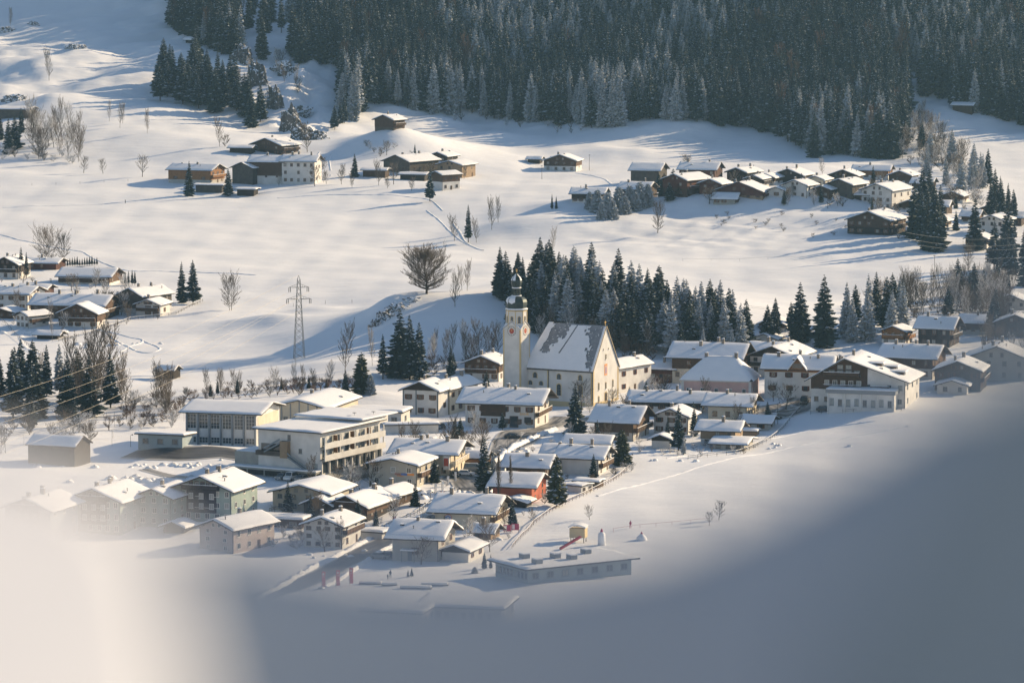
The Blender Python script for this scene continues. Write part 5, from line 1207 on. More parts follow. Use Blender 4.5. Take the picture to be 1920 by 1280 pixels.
H('log_house', 'tall weathered log house on its own knoll below the forest', 738, 246, 36, 24, 20, 'y', wall='gwood', upper='wood', up=.3, F_=(0,0), S_=(2,3), ch=1, rot=-34, D=9, pitch=20, bal='s', gwin=False)
H('small_barn', 'low brown shed with snowy roof beside the field conifer', 722, 334, 42, 10, 14, 'x', wall='wood', F_=(0,0), S_=(0,0), ch=0, rot=-14, dm=7, pitch=12, gwin=False, cat='shed', door=False)
H('barn', 'wide grey barn with bright roof in the middle farm group', 768, 328, 50, 56, 24, 'y', wall='gwood', upper=None, F_=(1,2), S_=(1,3), ch=2, rot=-36, D=22, pitch=20, gwin=False, cat='barn')
H('farmhouse', 'small dark gabled house at the back right of the middle farm group', 838, 306, 34, 14, 12, 'y', wall='dwood', F_=(1,2), S_=(1,1), ch=1, rot=-24, D=12, pitch=20)
H('farmhouse', 'pale boarded house with large low roof in the middle farm group', 866, 334, 46, 16, 24, 'y', wall='lwood', F_=(2,3), S_=(2,2), ch=0, rot=-28, D=13, pitch=15)
H('farmhouse', 'white house with brown upper wall, frontmost of the middle farm group', 830, 358, 22, 34, 30, 'y', wall='plaster', upper='wood', up=.55, F_=(0,0), S_=(2,3), ch=0, rot=-48, D=10, pitch=17, gwin=False)
H('small_barn', 'open store house with blue shaded roof in the middle farm group', 796, 340, 46, 10, 12, 'x', wall='dwood', F_=(0,0), S_=(0,0), ch=0, rot=-14, dm=7, pitch=12, gwin=False, cat='shed', door=False)
H('farmhouse', 'lone chalet with white front porch on the open middle field', 1080, 322, 60, 10, 20, 'y', wall='plaster', upper='wood', up=.5, F_=(2,4), S_=(1,1), ch=1, rot=-14, dm=12, pitch=19)
H('small_barn', 'little dark hay hut left of the lone chalet', 1012, 308, 22, 6, 9, 'x', wall='dwood', F_=(0,0), S_=(0,0), ch=0, rot=-16, dm=5, pitch=20, gwin=False, cat='hut', door=False)
H('barn', 'long open cattle shed at the upper left edge', 55, 222, 110, 8, 16, 'x', wall='gwood', F_=(0,0), S_=(0,0), ch=0, rot=-10, dm=12, pitch=10, gwin=False, cat='barn', door=False, at=None)
H('small_barn', 'tiny hut under the forest edge on the upper left slope', 360, 82, 12, 5, 7, 'x', wall='dwood', F_=(0,0), S_=(0,0), ch=0, rot=-16, dm=4, pitch=24, gwin=False, cat='hut', door=False, th=.8)
H('small_barn', 'lone hut with snow roof on the sunny slope at the upper right', 1822, 216, 34, 10, 18, 'x', wall='wood', F_=(0,0), S_=(0,0), ch=0, rot=-26, dm=5, pitch=22, gwin=False, cat='hut', door=False, th=.5)
# ------------------------------------------------------------------ hamlet on the right terrace
TH = [
 ('barn','big blue roofed barn at the left of the terrace hamlet',1235,346,52,18,26,'x','gwood',None,-16,0,(0,0),(0,0)),
 ('house','low long house with dark windows left of the frosted thicket',1130,384,58,12,20,'x','plaster','dwood',-12,1,(1,5),(1,1)),
 ('house','brown gabled house peeking over the frosted thicket',1212,372,52,22,16,'x','wood',None,-20,2,(1,3),(1,2)),
 ('house','wooden house with chimney and balcony beside the dark spruce clump',1288,372,44,46,32,'y','wood','rwood',-36,1,(2,2),(2,3)),
 ('house','red brown house with three roof bays behind the terrace front row',1340,345,66,18,26,'x','rwood',None,-16,2,(2,5),(2,2)),
 ('house','dark house with bright roof behind the terrace hamlet',1400,342,36,30,18,'y','dwood',None,-30,2,(1,2),(1,3)),
 ('house','broad low villa with round glazed corner and stone terrace',1430,376,88,22,16,'y','lwood','rwood',-22,2,(1,5),(1,2)),
 ('house','black gabled house in the back row of the terrace hamlet',1505,345,52,22,16,'y','dwood',None,-26,2,(1,2),(1,3)),
 ('house','white house with bright roof in the terrace front row',1513,372,44,22,24,'y','plaster',None,-28,2,(2,3),(2,2)),
 ('house','small white garage house left of the white terrace house',1470,372,30,10,14,'y','plaster',None,-18,0,(1,1),(1,1)),
 ('house','grey boarded house with skylight roof on the terrace',1598,376,46,32,28,'y','gwood',None,-30,1,(2,2),(2,2)),
 ('house','low dark roofed house behind the grey boarded one',1608,344,54,14,14,'y','dwood',None,-18,1,(1,3),(1,1)),
 ('house','orange gabled house in the upper row of the terrace',1665,338,64,14,18,'x','plaster','owood',-16,1,(1,4),(2,2)),
 ('house','house with little pointed roof turret at the terrace right end',1708,350,40,18,20,'y','plaster','wood',-22,1,(1,3),(1,2)),
 ('house','tall white house with twelve small windows at the terrace rim',1672,394,54,44,36,'y','plaster',None,-30,2,(3,4),(2,3)),
 ('house','large old wooden house with stacked balconies on the slope below the terrace',1668,442,76,38,28,'y','dwood','wood',-26,2,(2,5),(2,3)),
 ('house','small house with bright roof among the garden trees right of the terrace',1805,382,38,14,14,'y','plaster','wood',-20,0,(1,2),(1,1)),
 ('house','tiny orange hut among the conifers at the right',1862,402,22,12,10,'y','owood',None,-26,0,(0,0),(1,1)),
 ('house','white house with basement garages at the right among conifers',1882,442,44,26,28,'y','plaster',None,-24,1,(2,3),(2,2)),
 ('house','dark little chalet between the blue roofed barn and the red brown house',1318,334,30,16,14,'y','dwood',None,-24,1,(1,2),(1,1)),
 ('house','low house with bright roof left of the black gabled terrace house',1452,348,34,14,14,'y','plaster','wood',-24,1,(1,2),(1,1)),
 ('house','brown house squeezed between the white and the grey boarded terrace houses',1556,374,30,16,18,'y','wood',None,-26,1,(1,2),(1,2)),
 ('house','small pale house behind the white terrace house',1545,352,32,14,14,'y','cream',None,-22,1,(1,2),(1,1)),
 ('house','dark shed roofed building between the terrace front and the tall white house',1630,380,26,12,14,'x','dwood',None,-16,0,(1,1),(1,1)),
 ('house','white roofed outbuilding right of the tall white house',1722,398,34,14,14,'y','plaster','wood',-24,1,(1,2),(1,1)),
 ('house','grey house half behind the turret house at the forest foot',1745,358,34,14,14,'x','grey','wood',-18,1,(1,2),(1,1)),
 ('house','low garage row in front of the broad terrace villa',1378,384,40,12,10,'x','concrete',None,-14,0,(1,3),(0,0)),
 ('house','red brown house with balcony left of the broad villa',1352,366,40,20,20,'y','rwood',None,-26,1,(2,2),(2,2)),
 ('house','small wooden house above the right garden trees',1775,402,30,12,14,'x','wood',None,-18,1,(1,2),(1,1)),
 ('house','narrow white house in the second row behind the villa',1428,352,30,14,16,'y','plaster','dwood',-24,1,(1,2),(1,1)),
 ('house','small snow roofed house in the trees right of the tall conifers',1768,432,34,14,16,'y','plaster','wood',-24,1,(1,2),(1,1)),
 ('house','white chalet half behind conifers below the garage house',1850,468,38,14,20,'y','plaster','dwood',-20,1,(2,2),(1,1)),
 ('house','wooden house at the right edge above the garage house',1915,425,36,12,16,'x','wood',None,-18,1,(1,2),(1,1)),
 ('house','little house at the end of the slope under the orange hut',1832,420,28,12,14,'x','plaster','wood',-20,1,(1,2),(1,1)),
]
for cat_, lab, cx, cy, fw, sw, hp, rg, wl, up_, rt, ch_, f_, s_ in TH:
    H('barn' if cat_ == 'barn' else 'terrace_house', lab, cx, cy, fw, sw, hp, rg, wall=wl, upper=up_, up=.5, rot=rt, ch=ch_, F_=f_, S_=s_, cat=cat_, pitch=20, dm=11 if sw < 16 else None, bal='s' if 'balcon' in lab or 'villa' in lab else '', door=False, gwin=f_ != (0,0))
# ------------------------------------------------------------------ trees
D3 = ['dark0','dark1','dark2']; MI = ['mid0','mid1','mid2']; FR = ['frost0','frost1','frost2']
pick = lambda L_: rnd.choice(L_)
# tree on the mound: the great round one and its neighbours
T('round0', 800, 552, 104, 'great round bare tree with fan of branches on the mound left of the church', wf=1.2)
T('fan0', 432, 582, 82, 'lone bare tree with fan shaped crown on the left field', wf=.8)
T('birch0', 853, 575, 72, 'thin bare tree on the mound between the round tree and the spruces', wf=.8)
T('birch0', 876, 545, 64, 'slim leafless tree right of the great round tree', wf=.6); T('birch1', 866, 545, 50, 'faint leafless tree just behind the slim one on the mound', wf=.7)
T('birch0', 647, 700, 108, 'bare birch between the pylon and the dark spruces', wf=.7); T('birch1', 698, 688, 78, 'thin bare birch at the foot of the rocky mound', wf=.45)
T('fan1', 88, 492, 80, 'big bare multi trunk tree above the left hamlet, left one', wf=1.0); T('fan0', 118, 492, 66, 'smaller bare tree right of the multi trunk one above the left hamlet', wf=.8)
T('birch1', 98, 640, 84, 'tall thin bare tree in front of the left hamlet', wf=.35)
T('birch0', 92, 152, 68, 'bare tree alone on the sunny upper left slope', wf=.6); T('birch0', 20, 50, 40, 'small bare tree in the upper left corner', wf=.6)
for i, (x, y, h) in enumerate(((205,228,42),(225,240,50),(230,232,44),(276,250,52))): T(pick(['birch0','birch1']), x, y, h, 'bare tree in the loose row on the shaded upper left slope', 'bare trees on the upper left slope', wf=.55)
for x, y, h, l in ((157,325,34,'small bare tree near the upper left grove, left of two'),(193,326,30,'small bare tree near the upper left grove, right of two'),(267,332,44,'bare fruit tree left of the orange boarded farmhouse')): T('fruit0', x, y, h, l, wf=.8)
T('birch0', 412, 275, 60, 'bare tree on the slope above the brown alpine house', wf=.7); T('shrub2', 422, 275, 26, 'leafless bush beside the tree above the brown alpine house')
T('birch0', 576, 286, 62, 'brown bare tree at the foot of the rocky gully', wf=1.1)
for x, y, h, l in ((608,322,28,'bare fruit tree right of the white farmhouse'),(590,350,42,'bare tree at the right corner of the white farmhouse'),(612,345,26,'low fruit tree in the farm orchard'),(640,346,30,'leafless fruit tree near the field conifer'),(710,348,54,'slim bare tree in front of the grey barn'),(738,346,44,'pruned old tree with thick limbs in front of the grey barn'),(725,292,30,'bush like tree above the grey barn roof')):
    T('fruit0' if h < 50 else 'birch0', x, y, h, l, wf=.8)
T('birch0', 852, 452, 54, 'bare tree left of the small spruce in the gully, leaning trunks', wf=.9); T('birch0', 893, 455, 52, 'pale bare tree right of the small gully spruce', wf=.7)
T('birch0', 922, 432, 68, 'bare tree pair on the slope above the gully, left', wf=.6); T('birch0', 934, 418, 54, 'bare tree pair on the slope above the gully, right', wf=.6)
T('fan0', 1233, 438, 72, 'bare tree below the frosted thicket on the terrace slope', wf=.65)
T('fan1', 1287, 310, 24, 'small bare trees behind the terrace barn', wf=1.3)
T('fan0', 1815, 505, 60, 'round bare tree on the slope at the right', wf=.7); T('birch1', 1035, 480, 58, 'pale bare tree rising behind the church grove', wf=.6)
T('birch1', 1542, 330, 36, 'thin frosted tree behind the terrace roofs', wf=.9)
# spruces that stand alone
for x, y, h, k, l, wf in ((341,568,78,'dark0','left one of the two spruces beside the lone bare tree',1.0),(362,570,84,'mid1','taller frosted one of the two spruces beside the lone bare tree',1.1),
   (878,456,72,'slim0','small spruce standing in the gully above the mound',1.0),(665,332,44,'dark1','dense conifer beside the low brown farm shed',1.1),(355,368,66,'dark0','dark spruce at the farm row, left of two',1.1),(428,368,54,'mid0','spruce in front of the barn at the farm row, right of two',1.3),
   (806,378,58,'mid2','conifer at the corner of the white and brown farmhouse',1.0),(778,292,22,'slim0','tiny dark conifer on the knoll above the grey barn',1.0),
   (718,712,86,'slim0','slim spruce at the left of the dark group below the mound',1.2),(750,708,130,'dark2','tallest dark spruce below the mound',1.15),(768,712,124,'mid1','spruce with thin top right of the tallest dark one',1.0),(786,712,110,'mid0','snowy spruce at the right of the dark group below the mound',1.2),
   (648,745,52,'dark1','dark low spruce left of the olive cone shaped tree',1.1),(845,706,60,'mid0','spruce near the wooden gable left of the tower',1.0),
   (912,738,44,'mid1','small snowy spruce left of the tower base',1.3),(1180,768,44,'dark1','conifer in front of the rectory',1.4),
   (1272,845,88,'mid1','tall spruce in front of the small white house',1.0),(1252,838,60,'dark0','dark spruce beside the garage right of the brown house',.9),(1282,852,36,'frost0','frosted young spruce before the garage',1.2),
   (705,1000,48,'mid0','snowy spruce left of the street below the dark chalet',1.2),(707,945,50,'mid1','snow dusted spruce in front of the travel sign house',.9),(908,935,118,'slim0','tall larch beside the street left of the orange house',1.5),(925,932,90,'slim1','narrow larch next to the orange house wall',.8),
   (960,985,58,'mid0','spruce right of the emblem house',1.0),(908,1068,34,'mid1','small conifer beside the supermarket roof, left',1.1),(920,1066,28,'mid0','small conifer beside the supermarket roof, right',.9),
   (765,1082,14,'mid0','tiny fir in the snow near the valley station, left',1.3),(772,1082,18,'mid1','tiny fir in the snow near the valley station, right',1.2),
   (370,115,70,'mid0','spruce standing out above the grove on the upper left',1.3),(1527,296,86,'dark1','dark spruce at the lower right corner of the big forest',1.0),
   (1500,640,112,'dark2','left one of the two tall spruces right of the church grove',1.2),(1545,650,136,'dark1','taller one of the two tall spruces right of the church grove',1.2),
   (1635,398,30,'slim0','dark slim spruce between terrace houses',1.0),(1637,352,42,'dark0','dark spruce in front of the orange gabled terrace house',1.1),(1750,368,30,'mid0','spruce at the right end of the terrace',1.0),
   (1828,470,100,'dark1','dark spruce in front of the white garage house',1.1),(1852,350,72,'mid1','pale spruce on the lower forest tongue at the right',1.0),(1838,345,60,'frost0','frosted spruce left of the pale one at the right',1.0),
   (1890,395,52,'dark0','dark spruce at the right edge behind the orange hut',1.0),(1900,410,56,'dark1','dark spruce beside the right edge',1.1),(1795,560,76,'dark2','ragged dark spruce among the brown trees at the right',1.3),(1870,560,80,'mid0','hazy spruce among the trees at the right edge',1.1),
   (1035,392,28,'dark0','pair of little cypresses left of the frosted thicket, left one',.7),(1043,392,24,'dark1','pair of little cypresses left of the frosted thicket, right one',.7),(1120,378,22,'mid0','small conifer before the low long terrace house',1.0),
   (1413,322,14,'slim0','tiny conifer behind the back row of terrace roofs',1.2),(850,700,40,'mid2','little spruce among the river bushes left of the wooden gable',1.0),(395,745,26,'mid1','young spruce in the river bushes, left one',1.0),(445,738,30,'dark1','young spruce in the river bushes, middle one',1.0),
   (408,742,30,'slim0','slender young spruce in the river bushes',1.2),(579,728,26,'dark0','young spruce in the river bushes below the pylon',1.2),(612,730,22,'mid0','small spruce in the river bushes right of the pylon',1.2),(528,730,24,'dark1','small spruce in the river bushes left of the pylon',1.0),(815,905,46,'dark1','dense round conifer beside the travel sign house',1.5),
   (40,745,112,'mid1','tall spruce at the left riverbank, first from the left edge',1.1),(88,742,98,'mid0','second spruce from the left at the riverbank',1.0),(112,750,106,'slim1','third spruce from the left at the riverbank',1.1),(208,752,58,'mid2','snowy spruce at the right end of the riverbank grove',1.3),(0,745,80,'dark0','spruce cut by the left edge at the riverbank',1.1),
   (40,520,58,'dark0','dark spruce of the pair in the left hamlet, left one',1.0),(50,522,50,'slim0','dark spruce of the pair in the left hamlet, right one',1.0),(140,800,60,'dark1','dark spruce deep in the riverbank grove',1.1),(60,800,60,'dark0','dark spruce behind the hay barn at the riverbank',1.1),(95,590,28,'mid1','low snowy conifer in front of the main chalet of the left hamlet',1.4)):
    T(k, x, y, h, l, wf=wf, single=h < 60)
T('cone0', 678, 738, 78, 'olive cone shaped conifer beside the dark spruces', wf=1.15); T('bush0', 694, 740, 40, 'frosted round conifer at the foot of the olive one', wf=.7)
T('wide0', 1078, 812, 96, 'broad dark spruce in front of the church', wf=.95, name='spruce_tree')
T('cone0', 1166, 872, 70, 'round conifer with one snowy side at the edge of the field', wf=1.25); T('pine0', 1044, 950, 100, 'big spreading pine with snowy lower boughs right of the orange house', wf=1.0, name='pine_tree')
T('poplar0', 935, 945, 105, 'bare fastigiate poplar beside the tall larch', wf=.5); T('poplar0', 958, 940, 90, 'second bare poplar touching the orange house', wf=.45)
for i, (x, y, h) in enumerate(((235,535,26),(241,535,28),(248,535,30),(253,535,28))): T('slim0', x, y, h, 'small dark spruce in the tight row above the left hamlet', 'row of small spruces above the left hamlet', wf=1.0, single=True)
for i in range(14): T('slim0', 122 + i * 4.6, 500 - .2 * i, 14 + (i * 7) % 6, 'little clipped conifer in the hedge row above the left hamlet', 'conifer hedge row above the left hamlet', name='hedge_conifer', wf=1.3, single=True)
# groves
def grove(poly, n, mind, h0, h1, keys, label, group, seed, wf=(.95, 1.25), single=True, name=None):
    for q in scatter(poly, n, mind, seed):
        tree(pick(keys), q, rnd.uniform(h0, h1), label, group, wf=rnd.uniform(*wf), single=single, name=name)
grove([(905,546),(990,546),(1010,640),(960,620),(940,560)], 12, 3.2, 13, 17, D3+['slim0'], 'dark spruce of the clump on the mound behind the onion spire', 'spruces on the mound behind the spire', 3)
grove([(990,545),(1110,545),(1180,572),(1250,600),(1330,622),(1400,655),(1400,670),(1230,672),(1130,640),(1030,618)], 92, 3.1, 12.5, 19, MI+FR+['dark1','slim1'], 'frosted spruce in the grove behind the church', 'spruces of the grove behind the church', 4, (1.1, 1.5))
grove([(1000,610),(1100,625),(1220,655),(1400,672),(1400,680),(1200,680),(1000,640)], 12, 4, 8, 13, ['dark0','mid0','slim1'], 'young spruce at the foot of the church grove', 'young spruces at the foot of the church grove', 5)
grove([(1560,640),(1700,652),(1690,600),(1580,600)], 14, 4, 13, 19, MI+FR, 'snow laden spruce in the group above the hotel', 'snow laden spruces above the hotel', 6)
grove([(1410,640),(1480,660),(1500,625),(1440,600)], 4, 4, 8, 12, MI, 'spruce between the church grove and the double spruces', 'spruces left of the double spruces', 61)
grove([(292,190),(360,200),(420,225),(505,255),(510,235),(420,170),(370,140),(300,150)], 34, 4.8, 17, 24, D3+MI, 'spruce in the compact grove on the upper left slope', 'spruces of the upper left grove', 7, (1.1, 1.45))
grove([(620,245),(660,250),(660,215),(625,220)], 5, 4, 10, 14, MI+FR, 'spruce left of the log house knoll', 'spruces left of the log house', 8)
grove([(1710,455),(1775,500),(1785,470),(1740,380)], 12, 4, 16, 24, D3+MI, 'dark spruce right of the old wooden house', 'spruces right of the old wooden house', 9, single=True)
grove([(1790,420),(1900,450),(1920,420),(1900,380),(1790,380)], 8, 5, 12, 18, D3, 'dark garden spruce around the right edge houses', 'garden spruces at the right edge', 10)
grove([(1850,520),(1925,540),(1925,480),(1880,470)], 8, 5, 14, 20, D3+MI, 'hazy spruce at the right edge below the white garage house', 'hazy spruces at the right edge', 11)
grove([(1620,628),(1900,640),(1900,560),(1700,570)], 12, 6, 9, 15, D3+MI, 'dark spruce in the wooded strip above the right chalets', 'spruces above the right chalets', 15)
grove([(0,300),(60,300),(50,240),(0,240)], 4, 4, 12, 17, D3, 'dark spruce in the mixed grove at the left edge', 'spruces at the left edge', 12)
grove([(10,800),(190,790),(230,760),(100,745),(0,760)], 9, 6, 14, 20, D3+MI, 'dark spruce among the bare riverbank trees', 'spruces among the riverbank trees', 14)
grove([(1700,330),(1850,380),(1850,330),(1720,250)], 10, 6, 12, 17, FR+['mid1'], 'pale frosted spruce on the brushy slope at the right', 'frosted spruces on the right brushy slope', 13)
# bare woods
BK = ['birch0','birch1','fan1','ftree0']
bare_g = [([(60,300),(150,312),(150,235),(60,240)], 22, 3, 13, 18, 'bare birch in the mixed grove at the upper left', 'birches of the upper left grove', 21),
 ([(20,760),(330,790),(320,750),(200,730),(20,740)], 20, 4, 10, 15, 'bare riverbank tree at the left below the hamlet', 'riverbank trees at the left', 22),
 ([(130,800),(200,800),(210,730),(140,730)], 5, 4, 20, 24, 'tall bare tree in the riverbank grove', 'tall bare riverbank trees', 23),
 ([(1000,640),(1230,680),(1240,660),(1000,610)], 16, 4, 9, 13, 'brown bare tree at the foot of the church grove', 'bare trees at the foot of the church grove', 24),
 ([(1690,600),(1880,620),(1900,540),(1700,570),(1600,600)], 52, 3.4, 10, 15, 'brown bare tree in the strip above the right chalets', 'bare trees above the right chalets', 25),
 ([(1690,300),(1850,370),(1830,330),(1720,220)], 44, 4, 9, 14, 'frosted bare tree on the brushy slope at the right', 'bare trees on the right brushy slope', 26),
 ([(800,690),(940,690),(935,660),(810,670)], 12, 3.5, 8, 13, 'bare tree between the dark spruces and the tower', 'bare trees left of the tower', 27),
 ([(380,745),(640,728),(640,715),(380,730)], 10, 4, 6, 9, 'slim bare tree in the river bushes', 'bare trees in the river bushes', 28),
 ([(430,150),(520,230),(600,220),(540,100)], 10, 8, 8, 12, 'thin bare tree in the rocky gully', 'bare trees in the gully', 29),
 ([(1830,700),(1925,690),(1925,640),(1840,640)], 8, 5, 9, 13, 'hazy bare tree at the right rim of the village', 'hazy bare trees at the right rim', 30)]
for poly, n, md, h0, h1, lab, grp, sd_ in bare_g: grove(poly, n, md, h0, h1, ['birch0', 'birch0', 'birch0', 'ftree0'] if sd_ in (22, 23, 24, 27, 28) else BK, lab, grp, sd_, (.55, .95), False)
for x, y, h, l in ((755,845,56,'bare tree beside the wooden hut above the shop house roof'),(775,848,44,'thin bare tree right behind the little huts'),(905,828,44,'snowy fruit tree on the lawn below the bank'),(872,838,34,'small bare tree on the snowy lawn, left'),(882,840,36,'small bare tree on the snowy lawn, right'),(582,905,60,'reddish bare tree in front of the school wall'),(633,908,40,'pruned snowy tree in front of the concrete terrace'),
                   (640,1030,62,'bare tree against the gable of the white house'),(1240,755,48,'bare tree in the yard behind the rectory'),(1450,752,40,'bare tree before the inn'),(1095,885,26,'snowy fruit tree before the white balcony house'),(1000,985,34,'leafless garden tree below the orange house'),(1082,1008,30,'spreading bare tree at the yellow hut'),(1348,975,40,'frosted tree at the far end of the playground'),(1330,985,28,'frosted bush at the end of the playground'),(820,1005,20,'small bare tree at the emblem house terrace'),(1372,760,30,'bare tree in front of the pink hall'),(565,1010,30,'bare garden tree left of the white house'),(1105,975,30,'little bare tree right of the yellow hut')):
    T('fruit0' if h < 45 else 'birch0', x, y, h, l, wf=.9)
# shrubs and thickets
def shrubs(poly, n, md, h0, h1, keys, label, group, seed, wf=(1.0, 1.6)):
    for q in scatter(poly, n, md, seed): tree(pick(keys), q, rnd.uniform(h0, h1), label, group, wf=rnd.uniform(*wf))
SR = ['shrub0','shrub0','shrub2']; SF = ['shrub1','shrub1','shrub2']
shrubs([(340,755),(660,735),(700,722),(640,716),(340,742)], 64, 2.0, 2.4, 4.2, SR, 'reddish bush in the long thicket along the stream', 'bushes along the stream', 31, (.8, 1.2))
shrubs([(200,810),(345,800),(345,755),(240,760)], 34, 2.2, 3, 5, SR+['shrub1'], 'tangled bush between the riverbank grove and the sports hall', 'bushes left of the sports hall', 32)
shrubs([(0,840),(180,825),(180,800),(0,810)], 16, 2.5, 4, 6, SF, 'frosted bush behind the hay barn', 'bushes behind the hay barn', 33)
shrubs([(1690,330),(1840,390),(1850,330),(1700,220)], 44, 3, 4, 7, SF+['shrub0'], 'frosted scrub on the slope right of the forest', 'scrub on the right slope', 34)
shrubs([(840,225),(1100,260),(1100,245),(850,205)], 16, 4, 2.5, 4.5, SF, 'frosted bush at the foot of the big forest', 'bushes under the forest edge', 35)
shrubs([(680,250),(800,300),(720,300),(670,270)], 9, 3, 2.5, 4, SF, 'scrub around the log house knoll', 'bushes of the log house knoll', 36)
shrubs([(1340,395),(1550,405),(1700,450),(1500,450),(1340,430)], 22, 5, 1.0, 2.0, ['shrub0','shrub2'], 'low tuft sticking out of the snow below the terrace', 'tufts on the terrace slope', 37, (1.4, 2.4))
shrubs([(1450,380),(1620,400),(1720,430),(1760,380),(1600,370)], 16, 3, 2.5, 4.5, SF, 'snowy garden bush among the terrace houses', 'garden bushes of the terrace hamlet', 38)
shrubs([(1200,852),(1300,858),(1420,850),(1440,830),(1200,845)], 12, 2, 1.6, 2.6, SF, 'snowy hedge bush along the edge of the right field', 'hedge bushes at the right field', 39)
shrubs([(1010,960),(1100,930),(1190,880),(1170,870),(1000,930)], 12, 2, 1.4, 2.4, SF, 'garden bush at the field edge below the orange house', 'garden bushes at the field edge', 40)
shrubs([(500,1030),(580,1040),(580,1000),(500,1000)], 10, 2.5, 2, 3.5, SF, 'frosted bush between the pink and the white house', 'bushes between pink and white house', 41)
shrubs([(740,850),(900,850),(960,830),(940,820),(800,810)], 10, 4, 1.5, 2.6, SF, 'little bush in the gardens below the bank', 'garden bushes below the bank', 42)
shrubs([(0,300),(150,312),(150,300),(0,270)], 16, 3, 3, 5, SF, 'frosted bush under the upper left birches', 'bushes under the upper left birches', 43)
shrubs([(1700,610),(1900,640),(1900,560),(1700,580),(1600,600)], 44, 3, 3, 6, SR, 'brown bush in the strip above the right chalets', 'bushes above the right chalets', 44)
shrubs([(1000,645),(1230,685),(1230,665),(1000,615)], 24, 2.5, 3, 6, SR, 'brown bush at the foot of the church grove', 'bushes at the foot of the church grove', 45)
shrubs([(800,705),(935,705),(935,680),(800,690)], 14, 2.5, 2.5, 5, SR+SF, 'bush between the dark spruces and the tower', 'bushes left of the tower', 46)
# the frosted yew thicket below the terrace
for i, (x, y, h, w_) in enumerate(((1120,398,44,1.0),(1140,405,48,1.1),(1160,398,50,1.0),(1180,392,46,1.0),(1200,390,50,1.0),(1215,386,44,.9),(1128,412,34,1.0),(1105,392,34,.9),(1148,410,38,1.0),(1192,395,36,1.0),(1172,402,38,1.0))):
    T('bush0', x, y, h, 'rounded frosted conifer in the thicket below the terrace barn', 'thicket below the terrace barn', name='yew_tree', wf=w_ * .8, single=True)
for i, (x, y, h) in enumerate(((1245,368,44),(1262,366,50),(1278,368,44),(1235,360,36),(1256,376,34))): T('dark1', x, y, h, 'dark broad spruce in the clump beside the terrace barn', 'dark clump beside the terrace barn', wf=1.9, single=True)
for i in range(9): T('bush0', 125 + 12 * i, 568 - 1.0 * i, 15, 'clipped snowy hedge bush between the left hamlet houses', 'clipped hedge in the left hamlet', name='hedge_bush', wf=.9, single=True)
for x, y, h, l in ((855,838,12,'dark hedge heap right of the parked cars'),(950,1075,14,'dark hedge beside the supermarket, left piece'),(890,1075,13,'dark hedge before the small conifers')): T('bush0', x, y, h, l, wf=1.3, single=True, name='hedge_bush')

# gardens between the village houses
def gardens(poly, n, seed, keys, h0, h1, label, group, single=True, wf=(1.0, 1.5)):
    k = 0
    for q in scatter(poly, n * 2, 3.0, seed):
        if k < n and free(q.x, q.y): tree(pick(keys), q, rnd.uniform(h0, h1), label, group, wf=rnd.uniform(*wf), single=single, name='garden_conifer' if 'conifer' in label else None); k += 1
VIL = [(500,1010),(640,1060),(900,1060),(1010,960),(1200,858),(1420,822),(1500,775),(1640,700),(1400,690),(1200,715),(900,740),(860,790),(700,860),(650,920),(500,960)]
gardens(VIL, 80, 71, SF, 1.2, 2.6, 'snow laden garden bush between the village houses', 'garden bushes of the village')
gardens(VIL, 28, 72, MI+['dark1'], 4, 8, 'small garden conifer between the village houses', 'garden conifers of the village')
gardens(VIL, 44, 73, ['fruit0','birch0','ftree0'], 5, 9, 'bare garden tree between the village houses', 'bare garden trees of the village', False, (.9, 1.3))
TER = [(1130,392),(1250,382),(1450,385),(1640,405),(1720,430),(1900,440),(1900,400),(1740,365),(1560,340),(1260,345)]
gardens(TER, 14, 74, MI+['dark1'], 5, 9, 'small garden conifer in the terrace hamlet', 'garden conifers of the terrace hamlet')
gardens(TER, 16, 75, ['fruit0','birch0','ftree0'], 6, 9, 'bare garden tree in the terrace hamlet', 'bare garden trees of the terrace hamlet', False, (.9, 1.3))
LH = [(0,600),(60,625),(180,620),(300,600),(320,560),(220,540),(100,520),(0,520)]
gardens(LH, 12, 76, ['fruit0','birch0','ftree0'], 6, 9, 'bare garden tree in the left hamlet', 'bare garden trees of the left hamlet', False, (.9, 1.3))
gardens(LH, 14, 77, SF, 1.2, 2.6, 'snowy garden bush in the left hamlet', 'garden bushes of the left hamlet')
gardens([(440,350),(600,355),(760,365),(880,350),(880,320),(600,315)], 12, 78, ['fruit0','birch0'], 5, 8, 'bare orchard tree around the middle farms', 'orchard trees of the middle farms', False, (.9, 1.3))

# ------------------------------------------------------------------ the big forest
edge = [(600,205),(640,222),(680,228),(700,195),(760,205),(830,215),(900,222),(960,225),(1020,232),(1080,238),(1120,245),(1160,240),(1200,225),(1260,226),(1330,232),(1400,240),(1440,252),(1480,268),(1520,288),(1560,292),(1610,295),(1660,300),(1690,290),(1700,230),(1715,180),(1760,190),(1800,205),(1850,215),(1900,232),(1940,245)]
def edge_y(px):
    for (a, b), (c, d) in zip(edge, edge[1:]):
        if a <= px <= c: return b + (d - b) * (px - a) / max(1e-6, c - a)
    return None
rf_ = random.Random(99); front = []; back = []
def gully(px, py): return (430 + (py * .2) < px < 610 + (30 if py > 100 else -25)) or (px < 640 and py > 215)
Xs = np.arange(-330, 420, 5.5); Ys = np.arange(1780, 2400, 5.5)
def pix(x, y, z):
    v = Vector((x, y, z - CAMZ)); f = v.y * PC - v.z * PS; u = v.y * PS + v.z * PC
    return 960 + F * v.x / f, 640 - F * u / f
cand = []
for x0 in Xs:
    for y0 in Ys:
        x = x0 + rf_.uniform(-2.7, 2.7); y = y0 + rf_.uniform(-2.7, 2.7); cand.append((x, y))
